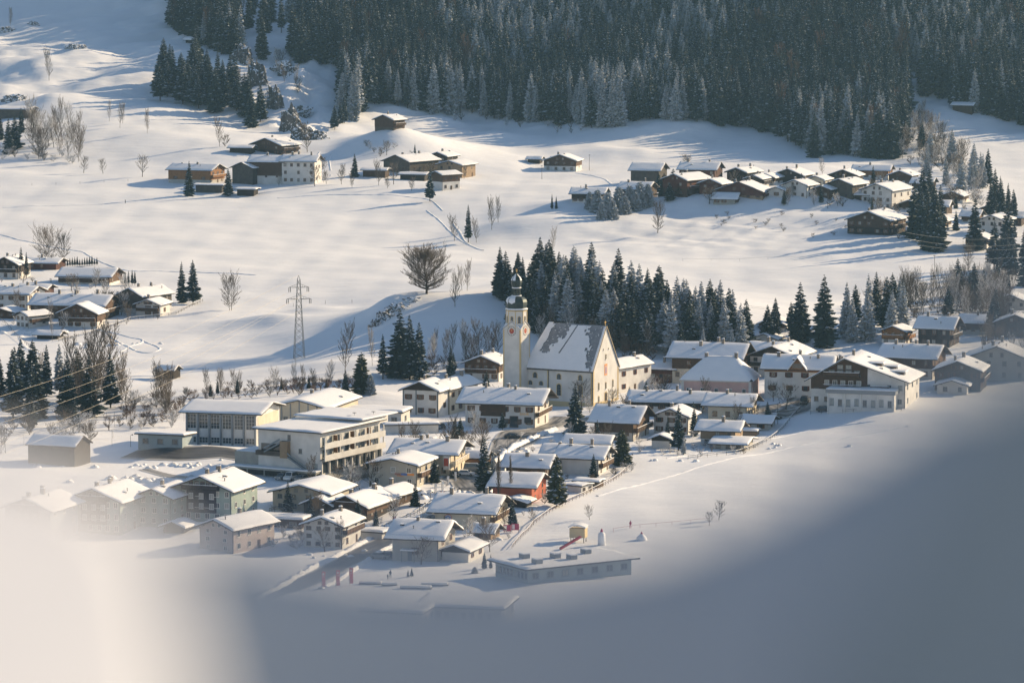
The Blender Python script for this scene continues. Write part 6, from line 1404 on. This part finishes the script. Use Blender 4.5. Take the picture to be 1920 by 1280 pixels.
ca_ = np.array(cand); hz_ = HZ(ca_[:, 0], ca_[:, 1])
for (x, y), z in zip(cand, hz_):
    px, py = pix(x, y, z)
    if not -160 < px < 2100: continue
    ok = False; d_ = 0
    if px >= 600:
        e = edge_y(min(px, 1939)); ok = py < e and (px > 1760 or y > 1830); d_ = e - py if e else 0
    elif px > 320:
        e = 60 + (px - 320) * .45; ok = py < min(e, 118); d_ = e - py
    if 1700 < px < 1730 and py > 150: ok = False
    if not ok: continue
    if gully(px, py) and not (px > 560 and py < 120 and rf_.random() < .5) and py > -40:
        if rf_.random() > .05: continue
    (front if 0 < d_ < 13 else back).append((x, y, z, px, py))
rf_.shuffle(front)
cnt = 0
for x, y, z, px, py in front:
    if cnt >= 40: back.append((x, y, z, px, py)); continue
    cnt += 1
    left = px < 1150
    tree(rf_.choice(MI + FR + ['slim1'] if left else D3 + MI + FR), Vector((x, y, z - .3)), rf_.uniform(19, 29), 'tall snow dusted spruce in the front row of the big forest', 'front row of the big forest', wf=rf_.uniform(.8, 1.05), single=True)
# everything behind the front row: one mass
pc = bpy.data.collections.new('forest_prototypes')
keys = D3 + MI + FR + ['slim0', 'slim1', 'larch']
c_, t_ = bare_tree(77, 40, 3.6, .14, n2=6, n3=4, thick=.26, tr=.045, twig='rtwig', bark='bark', H=25.0); o_ = len(c_.v)
c_.add(t_.v, t_.f, 'bark', True); PROTO['larch'] = (0, 0, c_.mesh('larch'))
for i, k in enumerate(keys):
    o = bpy.data.objects.new('%02d_spruce' % i, PROTO[k][2]); pc.objects.link(o)
me = bpy.data.meshes.new('forest_mass'); me.from_pydata([(x, y, z - .3) for x, y, z, _, _ in back], [], [])
ai, asc, arz = [], [], []
for i, (x, y, z, px, py) in enumerate(back):
    n = math.sin(x * .021 + 1) + math.sin(y * .03 + x * .012) + math.sin(x * .05 - y * .02)
    fr_ = n + rf_.gauss(0, .8)
    ai.append(rf_.choice([6, 7, 8, 10, 4]) if fr_ > .95 else (11 if rf_.random() < (.07 if px < 900 or px > 1450 else .02) else rf_.choice([3, 4, 5, 9]) if fr_ > -.4 else rf_.choice([0, 1, 2, 3])))
    s = rf_.uniform(.72, 1.2); asc += [s * rf_.uniform(.8, 1.1), s * rf_.uniform(.8, 1.1), s]; arz.append(rf_.uniform(0, 6.28))
for nm_, ty_, vals, prop in (('idx', 'INT', ai, 'value'), ('sc', 'FLOAT_VECTOR', asc, 'vector'), ('rz', 'FLOAT', arz, 'value')):
    me.attributes.new(nm_, ty_, 'POINT'); me.attributes[nm_].data.foreach_set(prop, vals)
fo = stuff(put('distant_forest', me))
ng = bpy.data.node_groups.new('forest_scatter', 'GeometryNodeTree')
ng.interface.new_socket('Geometry', in_out='INPUT', socket_type='NodeSocketGeometry'); ng.interface.new_socket('Geometry', in_out='OUTPUT', socket_type='NodeSocketGeometry')
N = ng.nodes.new; gi = N('NodeGroupInput'); go = N('NodeGroupOutput'); ip = N('GeometryNodeInstanceOnPoints'); ci = N('GeometryNodeCollectionInfo'); mp = N('GeometryNodeMeshToPoints')
ci.inputs['Collection'].default_value = pc; ci.inputs['Separate Children'].default_value = True; ci.inputs['Reset Children'].default_value = True
ip.inputs['Pick Instance'].default_value = True
def attr(nm, ty):
    a = N('GeometryNodeInputNamedAttribute'); a.data_type = ty; a.inputs['Name'].default_value = nm; return a.outputs['Attribute']
cx3 = N('ShaderNodeCombineXYZ'); er = N('FunctionNodeEulerToRotation'); lk = ng.links.new
lk(attr('rz', 'FLOAT'), cx3.inputs['Z']); lk(cx3.outputs[0], er.inputs[0])
lk(gi.outputs[0], mp.inputs['Mesh']); lk(mp.outputs[0], ip.inputs['Points']); lk(ci.outputs[0], ip.inputs['Instance'])
lk(attr('idx', 'INT'), ip.inputs['Instance Index']); lk(attr('sc', 'FLOAT_VECTOR'), ip.inputs['Scale']); lk(er.outputs[0], ip.inputs['Rotation'])
lk(ip.outputs[0], go.inputs[0])
md = fo.modifiers.new('scatter', 'NODES'); md.node_group = ng

# ------------------------------------------------------------------ rocks
def rock(px, py, wpx, hpx, label, seed, m='rock'):
    p = G(px, py); s = mpp(p); r = random.Random(seed); bm = bmesh.new(); bmesh.ops.create_icosphere(bm, subdivisions=4, radius=1)
    from mathutils import noise as mn
    for v in bm.verts:
        n = v.co.copy(); q = n * 1.7 + Vector((seed, 0, 0)); d = mn.noise(q) * .45 + mn.noise(q * 2.6) * .28 + mn.noise(q * 6) * .12
        c = n * (1 + d); v.co = Vector((c.x * wpx * s / 2, c.y * wpx * s / 2.4, c.z * hpx * s * .75))
    me = bpy.data.meshes.new('rock_outcrop'); bm.to_mesh(me); bm.free(); me.materials.append(M[m])
    tag(put('rock_outcrop', me, None, p + Vector((0, wpx * s / 4, 0))), label, 'rock')
for i, a in enumerate(((722,598,38,22,'grey rock face on the left brow of the mound'),(745,580,44,14,'flat rock ledge on the brow of the mound'),(705,612,22,16,'dark rock knob low on the brow of the mound'),(772,566,40,8,'rock slab right of the brow below the round tree'),
   (545,245,34,52,'tall rock face at the foot of the gully'),(515,205,30,50,'dark rock wall in the middle of the gully'),(482,160,40,56,'upper rock wall beside the grove'),(565,262,40,34,'broken rock at the right foot of the gully'),(530,140,50,30,'snow capped rock in the gully'),(598,262,36,20,'low rock beside the bare brown tree'),(455,120,36,44,'highest rock wall of the gully'),(560,215,50,18,'snowy sunlit ledge in the gully'),
   (12,60,30,12,'rocky hump in the upper left corner'),(62,48,22,9,'small rocks on the upper left slope'),(140,92,40,12,'snowy rock ledge on the upper left slope'),(25,190,40,16,'rock band above the cattle shed'))):
    rock(*a, seed=i + 3)
# ------------------------------------------------------------------ pylon and power lines
def lattice(px, py, hpx, label, arms, wbase=3.2, wtop=.7, name='power_pylon', r=.07, foot=True):
    p = G(px, py); s = mpp(p); Hh = hpx * s; o = thing(name, label, 'pylon', p, R(12)); b = MB()
    wd = lambda z: (wbase + (wtop - wbase) * z / Hh) / 2
    n = int(Hh / 1.9)
    for sx, sy in ((1,1),(1,-1),(-1,-1),(-1,1)):
        b.tube((sx*wd(0), sy*wd(0), -.5), (sx*wd(Hh*.95), sy*wd(Hh*.95), Hh*.95), r*1.3, r, 'galv', 4)
        b.tube((sx*wd(Hh*.95), sy*wd(Hh*.95), Hh*.95), (0, 0, Hh), r, r*.6, 'galv', 4)
    for k in range(n):
        z0 = Hh*.95*k/n; z1 = Hh*.95*(k+1)/n; a, c = wd(z0), wd(z1)
        for f in range(4):
            q = [(1,1),(1,-1),(-1,-1),(-1,1),(1,1)]; (x0, y0), (x1, y1) = q[f], q[f+1]
            if k % 2: (x0, y0), (x1, y1) = (x1, y1), (x0, y0)
            b.tube((x0*a, y0*a, z0), (x1*c, y1*c, z1), r*.7, r*.7, 'galv', 3); b.tube((x1*a, y1*a, z0), (x0*c, y0*c, z1), r*.7, r*.7, 'galv', 3)
    b.obj('lattice_mast', o); tips = []
    for zf, ln in arms:
        z = Hh*zf; a = MB()
        for sg in (-1, 1):
            for y in (-1, 1): a.tube((sg*wd(z), y*wd(z), z), (sg*ln, 0, z+.05), r, r*.7, 'galv', 3)
            a.tube((sg*wd(z), 0, z+1.0), (sg*ln, 0, z+.05), r*.8, r*.8, 'galv', 3)
            for k in range(3): t = (k+1)/4; a.tube((sg*(wd(z)+(ln-wd(z))*t), 0, z), (sg*(wd(z)+(ln-wd(z))*t), 0, z+1.0*(1-t)), r*.6, r*.6, 'galv', 3)
        ar = a.obj('cross_arm', o)
        for sg in (-1, 1):
            q = MB(); q.tube((sg*ln, 0, z), (sg*ln, 0, z-1.4), .11, .11, 'darkmetal', 5); q.tube((sg*(ln-.5), 0, z), (sg*(ln-.5), 0, z-1.4), .11, .11, 'darkmetal', 5); q.obj('insulator', ar)
            v = Vector((sg*ln, 0, z-1.45)); v.rotate(Matrix.Rotation(R(12), 3, 'Z')); tips.append(p + v)
    tips.append(p + Vector((0, 0, Hh))); return tips
tips = lattice(561, 673, 158, 'tall steel lattice pylon with two cross arms on the snow field', ((.855, 3.1), (.715, 3.8)))
def cable(a, b_, sag, label, group='power line cables', r=.045):
    m = MB(); n = 22; pr = None
    for i in range(n + 1):
        t = i / n; q = a.lerp(b_, t) - a; q.z -= sag * 4 * t * (1 - t)
        if pr is not None: m.tube(pr, q, r, r, 'cable', 4)
        pr = q
    tag(m.obj('power_cable', None, a), label, 'cable', group)
def at_px(px, py, Y): d = ray(px, py); return Vector((d.x*Y, Y, CAMZ + d.z*Y))
for i, (t, (x, y)) in enumerate(zip(tips, ((-60,790),(-60,812),(-60,855),(-60,876),(-60,760)))):
    cable(t, at_px(x, y, 900), 3.0, 'thin cable running from the pylon down to the left edge', r=.028)
p2 = lattice(6, 850, 52, 'small lattice mast at the left edge below the cables', ((.9, .9),), 1.3, .5, 'lattice_mast_small', .05)
for i, (ya, yb) in enumerate(((436,438),(447,452),(455,460),(470,476))):
    cable(at_px(1700, ya, 1250), at_px(1960, yb, 1150), 2.0, 'thin cable crossing the trees at the right edge', 'cables at the right edge')
# poles
def pole(px, py, hpx, label, r=.10, group=None, m='gwood', cat='pole', arm=False):
    p = G(px, py); hh = hpx * mpp(p); o = thing('utility_pole' if m == 'gwood' else 'street_lamp', label, cat, p, 0, group)
    b = MB(); b.tube((0,0,-.5), (0,0,hh), r, r*.7, m, 6, True); b.obj('shaft', o)
    if arm: b = MB(); b.tube((0,0,hh), (.5,0,hh+.15), r*.5, r*.4, m, 5); b.obj('bracket', o); b = MB(); b.lathe([(.08,hh),(.26,hh+.05),(.22,hh+.2),(.05,hh+.34)], 8, 'darkmetal', .5, 0); b.obj('lamp_head', o)
    else: b = MB(); b.box(-.5, .5, -.05, .05, hh-.35, hh-.22, m); b.obj('cross_bar', o)
    return o
pole(1752, 520, 42, 'thin wooden pole on the slope below the old wooden house'); pole(1105, 320, 30, 'pole left of the terrace on the open field'); pole(1552, 392, 38, 'pole in front of the grey boarded terrace house'); pole(1016, 336, 26, 'pole beside the lone chalet')
for x, y, h, l in ((787,962,34,'street lamp left of the street below the dark snow wall'),(807,940,16,'low lamp with white head beside the retaining wall'),(858,928,12,'short lamp near the white pennants'),(793,990,46,'tall lamp mast standing before the street bend'),(952,852,36,'lamp beside the snowy lawn at the street'),(245,838,22,'lamp post at the sports field corner'),(1458,795,40,'lamp mast on the hotel forecourt'),(803,985,14,'small round lamp at the emblem house corner'),(1182,870,16,'garden lamp at the field edge')):
    pole(x, y, h, l, .07, None, 'darkmetal', 'lamp', True)
# flags
def flag(px, py, hpx, wpx, col, label, group=None, emblem=False, striped=False, tilt=0):
    p = G(px, py); s = mpp(p); hh = hpx*s; w_ = wpx*s; o = thing('banner_flag', label, 'flag', p, R(-12), group)
    b = MB(); b.tube((0,0,-.3), (0,0,hh*1.04), .05, .04, 'galv', 5); b.obj('pole', o)
    b = MB(); n = 6; z0 = hh*.12; vs = []
    for i in range(n+1):
        for j in (0, 1): vs.append((.06 + j*w_, .10*math.sin(i*1.1 + j), z0 + (hh-z0)*i/n))
    b.add(vs, [(2*i, 2*i+1, 2*i+3, 2*i+2) for i in range(n)], col); c = b.obj('cloth', o); md = c.modifiers.new('t', 'SOLIDIFY'); md.thickness = .03
    if emblem:
        k = MB(); cz = hh*.86; cx = .06 + w_/2; rr_ = w_*.32
        k.add([(cx + rr_*math.cos(i*math.pi/6), -.16, cz + rr_*math.sin(i*math.pi/6)) for i in range(12)] + [(cx + rr_*.75*math.cos(i*math.pi/6), -.16, cz + rr_*.75*math.sin(i*math.pi/6)) for i in range(12)], [(i, (i+1) % 12, 12+(i+1) % 12, 12+i) for i in range(12)], 'white')
        for i in range(3):
            a = i*math.pi/3; k.add([(cx-.05*math.sin(a)-rr_*.7*math.cos(a), -.165, cz+.05*math.cos(a)-rr_*.7*math.sin(a)), (cx+.05*math.sin(a)-rr_*.7*math.cos(a), -.165, cz-.05*math.cos(a)-rr_*.7*math.sin(a)), (cx+.05*math.sin(a)+rr_*.7*math.cos(a), -.165, cz-.05*math.cos(a)+rr_*.7*math.sin(a)), (cx-.05*math.sin(a)+rr_*.7*math.cos(a), -.165, cz+.05*math.cos(a)+rr_*.7*math.sin(a))], [(0,1,2,3)], 'white')
        k.box(cx-w_*.34, cx+w_*.34, -.17, -.15, hh*.70, hh*.73, 'white'); k.obj('emblem', c)
    if striped:
        k = MB(); k.box(.06 + w_*.34, .06 + w_*.66, -.17, .14, z0, hh, 'white'); k.obj('white_stripe', c)
for x, y, l in ((603,1104,'red banner with white emblem, left of the three by the street'),(630,1102,'red banner with white emblem, middle of the three by the street'),(655,1098,'red banner with white emblem, right of the three by the street')): flag(x, y, 34, 7, 'red', l, 'red banners by the street', True)
flag(826, 942, 22, 8, 'red', 'red and white striped banner beside the travel sign house', None, False, True)
flag(738, 985, 17, 4, 'red', 'small red and white flag at the street below the dark chalet', None, False, True)
for i, (x, y) in enumerate(((815,927),(828,922),(838,912),(852,905))): flag(x, y, 20, 4, 'white', 'white pennant in the row of four beside the parked cars', 'white pennants at the forecourt')
# green banner
p = G(865, 945); s = mpp(p); o = thing('green_banner', 'wide green advertising banner across the street end', 'banner', (p.x, p.y, p.z), R(-10)); w_ = 36*s
b = MB(); b.box(-w_/2, w_/2, -.03, .03, .7, 1.75, 'greenban'); c = b.obj('cloth', o)
for x in (-w_/2-.05, w_/2+.05): b = MB(); b.tube((x,0,-.4), (x,0,1.85), .05, .05, 'galv', 5); b.obj('post', o)
b = MB()
for x in (-w_*.38, w_*.38): b.add([(x + .3*math.cos(i*math.pi/6), -.036, 1.2 + .3*math.sin(i*math.pi/6)) for i in range(12)], [tuple(range(12))], 'white')
b.obj('white_roundel', c)
b = MB(); b.box(-w_*.22, w_*.22, -.045, -.034, 1.15, 1.30, 'gold'); b.obj('print_line', c)
# cars
car('white station wagon parked at the forecourt by the white pennants', 873, 893, 'carwhite', R(175), snow=False)
car('dark van parked behind the white station wagon', 888, 884, 'cargrey', R(170), 'van')
car('black car parked left of the white station wagon', 852, 894, 'carblack', R(100))
for i, (x, y, c) in enumerate(((780,808,'carblack'),(789,807,'carblack'),(798,806,'carblue'),(807,805,'carblack'),(816,804,'cargrey'),(825,803,'carblack'))):
    car('dark car in the close row in front of the black gabled block', x, y, c, R(-70), snow=i % 2 == 0, group='row of dark cars')
car('pale car parked on the hotel forecourt, left', 1437, 790, 'carwhite', R(170), snow=True); car('dark car parked on the hotel forecourt, right', 1452, 787, 'carblack', R(170), snow=True)
car('black car parked before the hotel entrance', 1545, 772, 'carblack', R(175)); car('black car beside the first one before the hotel', 1562, 770, 'carblack', R(175))
car('black trailer like van parked at the inn corner', 1508, 757, 'carblack', R(80), 'van')
car('small dark car parked below the bank', 962, 822, 'carblack', R(170)); car('snow covered car beside the grey green house, left', 712, 1047, 'cargrey', R(165), snow=True); car('reddish dark car beside the grey green house, right', 728, 1046, 'carblue', R(165))
sc_ = [o for o in bpy.data.objects if o.name == 'school'][0]
for i, (x, c, k_) in enumerate(((-9, 'cargrey', 'car'), (-6.2, 'carwhite', 'van'), (-3.2, 'cargrey', 'car'))):
    v = Vector((x, -3.6, 0)); v.rotate(Matrix.Rotation(R(-29), 3, 'Z')); q = sc_.location + v; q.z = hz(q.x, q.y) + .1
    car(['grey car left of the white van under the school carport','white van parked in the school carport','grey car right of the white van under the school carport'][i], 0, 0, c, R(61), k_, at=q, group='cars in the school carport')
# people
def person(px, py, label, top='jacketdark', hgt=1.75, rz=0.0):
    p = G(px, py); k = hgt / 1.75
    V = [(0,0,.95),(0,0,1.2),(0,0,1.42),(0,0,1.52),(0,-.01,1.62),(0,0,1.72),(.17,0,1.40),(.25,.02,1.14),(.24,-.08,.90),(-.17,0,1.40),(-.25,.02,1.14),(-.24,-.08,.90),(.10,0,.90),(.12,-.04,.50),(.12,.02,.08),(.12,-.14,.03),(-.10,0,.90),(-.13,.06,.50),(-.13,.14,.08),(-.13,-.0,.03)]
    E = [(0,1),(1,2),(2,3),(3,4),(4,5),(2,6),(6,7),(7,8),(2,9),(9,10),(10,11),(0,12),(12,13),(13,14),(14,15),(0,16),(16,17),(17,18),(18,19)]
    Rr = [.15,.155,.15,.06,.10,.08,.075,.055,.04,.075,.055,.04,.10,.075,.05,.045,.10,.075,.05,.045]
    me = bpy.data.meshes.new('person'); me.from_pydata([tuple(c*k for c in v) for v in V], E, []); o = put('person', me, None, p, rz)
    me.materials.append(M['jacketdark' if top == 'jacketdark' else top])
    sk = o.modifiers.new('skin', 'SKIN'); ld = me.skin_vertices[0].data
    for i, r_ in enumerate(Rr): ld[i].radius = (r_*k, r_*k)
    ld[0].use_root = True; sb = o.modifiers.new('sub', 'SUBSURF'); sb.levels = 1; sb.render_levels = 1
    tag(o, label, 'person'); q = MB(); q.lathe([(.05*k,1.60*k),(.105*k,1.66*k),(.10*k,1.74*k),(.03*k,1.79*k)], 8, 'jacketdark'); q.obj('cap', o)
person(1182, 990, 'person in a red ski suit walking at the practice slope', 'jacketred', 1.8, .4); person(732, 1084, 'larger person in dark clothes walking in the snow by the tiny firs', rz=.3); person(727, 1086, 'child in dark clothes beside the walking adult', hgt=1.2)
person(235, 382, 'lone walker in dark clothes on the field path', rz=1.2)
for x, y, l in ((137,812,'dark figure at the sports field fence, left of three'),(149,811,'dark figure at the sports field fence, middle of three'),(156,810,'dark figure at the sports field fence, right of three')): person(x, y, l)
# football field: goal and ball fence
def goal(px, py, label):
    p = G(px, py); o = thing('football_goal', label, 'goal', p, R(-10)); b = MB()
    for x in (-3.6, 3.6): b.tube((x,0,0), (x,0,2.5), .07, .07, 'wframe', 6); b.tube((x,0,2.5), (x,1.4,0), .04, .04, 'wframe', 5)
    b.tube((-3.6,0,2.5), (3.6,0,2.5), .07, .07, 'wframe', 6); b.obj('goal_frame', o)
    b = MB()
    for i in range(15): x = -3.6 + 7.2*i/14; b.tube((x,.02,2.45), (x,1.38,.05), .012, .012, 'white', 3)
    b.obj('net', o)
goal(236, 823, 'white football goal on the snowed in pitch')
fence([(95,820),(160,808),(215,800),(345,790)], 'tall wire fence with posts behind the football field', 4.2, 'galv', 5.5, 1, r=.035)
fence([(160,838),(210,835)], 'short stretch of ball fence at the near side of the pitch', 4.2, 'galv', 4, 1, r=.035)
fence([(0,838),(45,836)], 'ball fence at the left edge beside the small mast', 3.0, 'galv', 4, 1, r=.035)
fence([(110,640),(160,628),(215,612),(245,600),(330,590),(380,565)], 'low wooden fence with snow cap round the left hamlet', .9, 'gwood', 3, 2, snowy=True)
fence([(0,600),(30,630),(60,655),(80,668)], 'wooden post fence beside the lane of the left hamlet', 1.0, 'gwood', 3, 1)
fence([(1290,862),(1380,852),(1445,825),(1480,790),(1500,770)], 'field fence with snowy rail along the right edge of the village', 1.0, 'gwood', 3, 2, snowy=True)
fence([(1520,778),(1600,774),(1690,770)], 'thin fence in front of the hotel annex', 1.0, 'gwood', 3, 2)
fence([(960,1030),(1000,985),(1060,945),(1120,918),(1180,880)], 'picket fence along the field edge of the gardens', 1.0, 'bframe', 2.5, 2, snowy=True)
fence([(760,1012),(800,990),(845,960),(870,935)], 'snowy guard rail at the right of the street', .8, 'galv', 2.5, 1, snowy=True)
fence([(700,1000),(735,985),(790,960),(810,945)], 'iron railing with snow along the upper side of the street', 1.0, 'darkmetal', 2, 2, snowy=True)
fence([(880,868),(940,870)], 'dark wooden railing at the lower side of the snowy lawn', 1.0, 'dwood', 3, 2)
fence([(550,575),(610,570),(660,568)], 'few old fence posts on the knoll right of the pylon', 1.2, 'gwood', 6, 0)
fence([(1150,998),(1200,990),(1260,985),(1330,978)], 'thin red rope fence at the practice slope', .9, 'jacketred', 4, 1, r=.03)
fence([(0,352),(60,348),(150,345),(240,340)], 'sparse line of posts across the upper left field', 1.1, 'gwood', 9, 0)
fence([(1280,490),(1440,487),(1560,486)], 'thin wire fence crossing the sunny slope below the terrace', 1.1, 'gwood', 9, 1, r=.02)
fence([(1450,585),(1400,580)], 'short wire fence above the far houses', 1.2, 'gwood', 6, 2, r=.04)
fence([(505,962),(525,958),(545,952)], 'wooden stair rail between the green apartments and the gabled house', 1.2, 'dwood', 1.5, 2)
# playground with the yellow hut
p = G(1082, 1018); s = mpp(p); o = thing('play_hut', 'yellow play hut on stilts with arched snow roof', 'hut', p, R(-15)); w_ = 30*s
b = MB(); b.box(-w_/2, w_/2, 0, 2.6, 1.1, 3.2, 'yellow'); wl = b.obj('wall', o)
b = MB(); vs = []; n = 8
for i in range(n+1):
    x = (-.58 + 1.16*i/n) * w_; z = 3.2 + .75 * math.cos((i/n - .5) * 2.6)
    vs += [(x, -.4, z), (x, 3.0, z), (x, -.4, z+.3), (x, 3.0, z+.3)]
f = []
for i in range(n): a = 4*i; f += [(a, a+4, a+5, a+1), (a+2, a+3, a+7, a+6), (a, a+2, a+6, a+4), (a+1, a+5, a+7, a+3)]
b.add(vs, f, 'rsnow', False); b.obj('roof', o)
for x in (-w_*.42, w_*.42):
    for y in (.2, 2.4): b = MB(); b.tube((x,y,-.6), (x,y,1.1), .1, .1, 'wood', 6); b.obj('leg', o)
p = G(1050, 1030); o = thing('playground_slide', 'red and grey slide leaning against the play hut', 'slide', p, R(20)); b = MB()
b.hexa([(0,-.35,-.1),(5,-.35,2.4),(5,.35,2.4),(0,.35,-.1),(0,-.35,.05),(5,-.35,2.55),(5,.35,2.55),(0,.35,.05)], 'galv'); b.hexa([(0,-.42,.0),(5,-.42,2.5),(5,-.36,2.5),(0,-.36,.0),(0,-.42,.4),(5,-.42,2.9),(5,-.36,2.9),(0,-.36,.4)], 'red'); b.hexa([(0,.36,.0),(5,.36,2.5),(5,.42,2.5),(0,.42,.0),(0,.36,.4),(5,.36,2.9),(5,.42,2.9),(0,.42,.4)], 'red'); b.obj('chute', o)
for i, (x, y, l) in enumerate(((1128,1022,'white round snow figure tower at the playground'),(1183+20,1012,'snow heap with red toy at the playground'))):
    p = G(x, y); o = thing('snow_figure', l, 'snow figure', p); b = MB(); b.lathe([(.9,-.3),(.85,1.6),(.8,2.6),(.3,3.0),(.05,3.1)] if i == 0 else [(1.4,-.3),(1.1,.6),(.6,1.2),(.1,1.6)], 10, 'rsnow'); b.obj('body', o); b = MB(); b.lathe([(.35,3.0),(.2,3.5),(.02,3.8)] if i == 0 else [(.5,.9),(.3,1.5),(.02,2.0)], 8, 'jacketred'); b.obj('red_cap', o)
# logs and timber under snow near the valley station
for i, (x, y, ln, a, l) in enumerate(((695,1095,44,-8,'snow covered timber stack, left one near the valley station'),(730,1098,30,4,'snow covered timber stack, middle one'),(780,1104,60,-8,'snow covered timber stack, longest one'),(815,1098,52,-5,'snow covered timber stack, right one'))):
    p = G(x, y); s = mpp(p); L_ = ln*s; o = thing('timber_stack', l, 'timber', p, R(a)); 
    for k in range(4): b = MB(); b.tube((-L_/2, .35*k-.5, .2), (L_/2, .35*k-.5, .2), .17, .17, 'gwood', 6, True); b.obj('log', o)
    b = MB(); b.box(-L_/2+.1, L_/2-.1, -.7, .7, .372, .75, 'rsnow'); b.obj('snow_cap', o)
# mosaic of small garden things
for x, y, l, c in ((1408,800,'white and red transformer sign beside the cream house','white'),(1455,720,'white and red sign board before the inn','white')):
    p = G(x, y); o = thing('sign_board', l, 'sign', p, R(-10)); b = MB(); b.box(-.8,.8,-.05,.05,.8,3.0,'white'); b.obj('panel', o); b = MB(); b.box(-.8,.8,-.07,-.052,.8,1.4,'red'); b.obj('red_field', o); b = MB(); b.box(-.06,.06,0.052,.15,-.4,2.9,'galv'); b.obj('post', o)
for x, y, l in ((951,1000,'red information board at the field edge, left'),(966,998,'red information board at the field edge, right')):
    p = G(x, y); o = thing('info_board', l, 'sign', p, R(-15)); b = MB(); b.box(-.9,.9,-.04,.04,.5,2.0,'jacketred'); b.obj('panel', o); b = MB(); b.box(-.7,-.1,-.05,-.042,.7,1.8,'white'); b.obj('print', o)
    for q in (-.8,.8): b = MB(); b.tube((q,.1,-.4),(q,.1,2.1),.05,.05,'galv',5); b.obj('post', o)
def steam(px, py, hh, w_, label):
    p = G(px, py) + Vector((0, 0, hh * .5 + 1)); bm = bmesh.new(); bmesh.ops.create_icosphere(bm, subdivisions=3, radius=1)
    from mathutils import noise as mn
    for v in bm.verts: n = v.co.copy(); c = n * (1 + .35 * mn.noise(n * 1.6 + Vector((px, 0, 0)))); v.co = Vector((c.x*w_*.5 + .25*c.z*w_, c.y*w_*.5, c.z*hh*.5))
    me = bpy.data.meshes.new('steam'); bm.to_mesh(me); bm.free(); me.materials.append(M['steam']); stuff(put('steam_plume', me, None, p))
m = bpy.data.materials.new('steam'); m.use_nodes = True; t = m.node_tree; t.nodes.clear(); ou = t.nodes.new('ShaderNodeOutputMaterial'); vo = t.nodes.new('ShaderNodeVolumePrincipled'); vo.inputs['Density'].default_value = .05; vo.inputs['Color'].default_value = (.95,.95,.97,1)
t.links.new(vo.outputs[0], ou.inputs['Volume']); M['steam'] = m
if STEAM: steam(600, 1108, 9, 6, '')

# ------------------------------------------------------------------ the near snow bank beside the photographer
def drift():
    from mathutils import noise as mn
    def prof(name, Y0, X0, X1, lip, n=90, m_=40, wall=.34, back=.9, lean=.35, mt='rsnow'):
        """a bank of snow: steep on the near side, its lip at distance Y0, falling away behind"""
        vs = []
        for i in range(n + 1):
            x = X0 + (X1 - X0) * i / n; zl = lip(x)
            for j in range(m_ + 1):
                t = j / m_
                if t < .5: u = t / .5; y = Y0 - lean * (1 - u); z = CAMZ - .60 + (zl - (CAMZ - .60)) * (u ** .8)
                else: u = (t - .5) / .5; y = Y0 + back * u; z = zl - (zl - (CAMZ - .85)) * (u ** 1.4) - .01 * u
                k = mn.noise(Vector((x * 9, y * 9, 2))) * .006 + mn.noise(Vector((x * 30, y * 30, 5))) * .0015
                vs.append((x, y + k, z + k))
        b = MB(); b.add(vs, [(i*(m_+1)+j, (i+1)*(m_+1)+j, (i+1)*(m_+1)+j+1, i*(m_+1)+j+1) for i in range(n) for j in range(m_)], mt, True)
        o = b.obj(name); return structure(o)
    def L(pts_, Y0):
        xs = [(a - 960) / F * Y0 for a, _ in pts_]; zs = [CAMZ + ray(960, b_).z * Y0 for _, b_ in pts_]
        def f(x):
            return float(np.interp(x, xs, zs))
        return f
    # main bank; its shade is also put into the darker snow colour
    prof('snow_bank', 1.60, -.15, .50, L([(200,960),(330,975),(450,995),(560,1025),(700,1056),(860,1066),(1000,1060),(1200,1030),(1330,990),(1450,930),(1560,870),(1680,800),(1760,750),(2100,720),(3400,1000)], 1.60), lean=.03, mt='shadesnow')
    # nearer dark grey hump on the right
    prof('dark_hump', 1.05, .085, .46, L([(1500,1300),(1600,1150),(1700,960),(1780,800),(1850,660),(1920,530),(1990,500),(2150,640),(2500,900),(4200,1000)], 1.05), back=.30, lean=.0, mt='humpgrey')
    # sunlit shoulder on the left: a nearly level shelf that ends in a steep rim
    b = MB(); n = 220; vs = []; zt = CAMZ + ray(960, 858).z * 1.45
    for i in range(n + 1):
        for j in range(n + 1):
            x = -.75 + .70 * i / n; y = .80 + .85 * j / n
            yb = float(np.interp(x, [-.30, -.185, -.155, -.132, -.114, -.098, -.085], [1.48, 1.45, 1.42, 1.36, 1.27, 1.16, 1.0]))
            s_ = max(0, y - yb) + max(0, x + .07)
            z = zt - .09 * (1.45 - y) - .03 * (x + .19) - min(.5, 9 * s_ ** 1.15) + mn.noise(Vector((x * 9, y * 9, 8))) * .003
            vs.append((x, y, max(z, CAMZ - .66)))
    b.add(vs, [(i*(n+1)+j, (i+1)*(n+1)+j, (i+1)*(n+1)+j+1, i*(n+1)+j+1) for i in range(n) for j in range(n)], 'rsnow', True)
    structure(b.obj('snow_shoulder'))
drift()
# ------------------------------------------------------------------ winter haze
if HAZE > 0:
    m = bpy.data.materials.new('haze'); m.use_nodes = True; t = m.node_tree; t.nodes.clear()
    ou = t.nodes.new('ShaderNodeOutputMaterial'); vo = t.nodes.new('ShaderNodeVolumePrincipled'); vo.inputs['Density'].default_value = HAZE
    vo.inputs['Color'].default_value = (.38, .70, 1.0, 1); vo.inputs['Anisotropy'].default_value = .3
    t.links.new(vo.outputs[0], ou.inputs['Volume'])
    zmin = float(ZZ.min()) - 4; zmax = float(ZZ.max()) + 45
    b = MB(); M['haze'] = m; b.box(-1600, 1600, -80, 3500, zmin, zmax, 'haze'); stuff(b.obj('haze'))
for m in M.values():
    pass
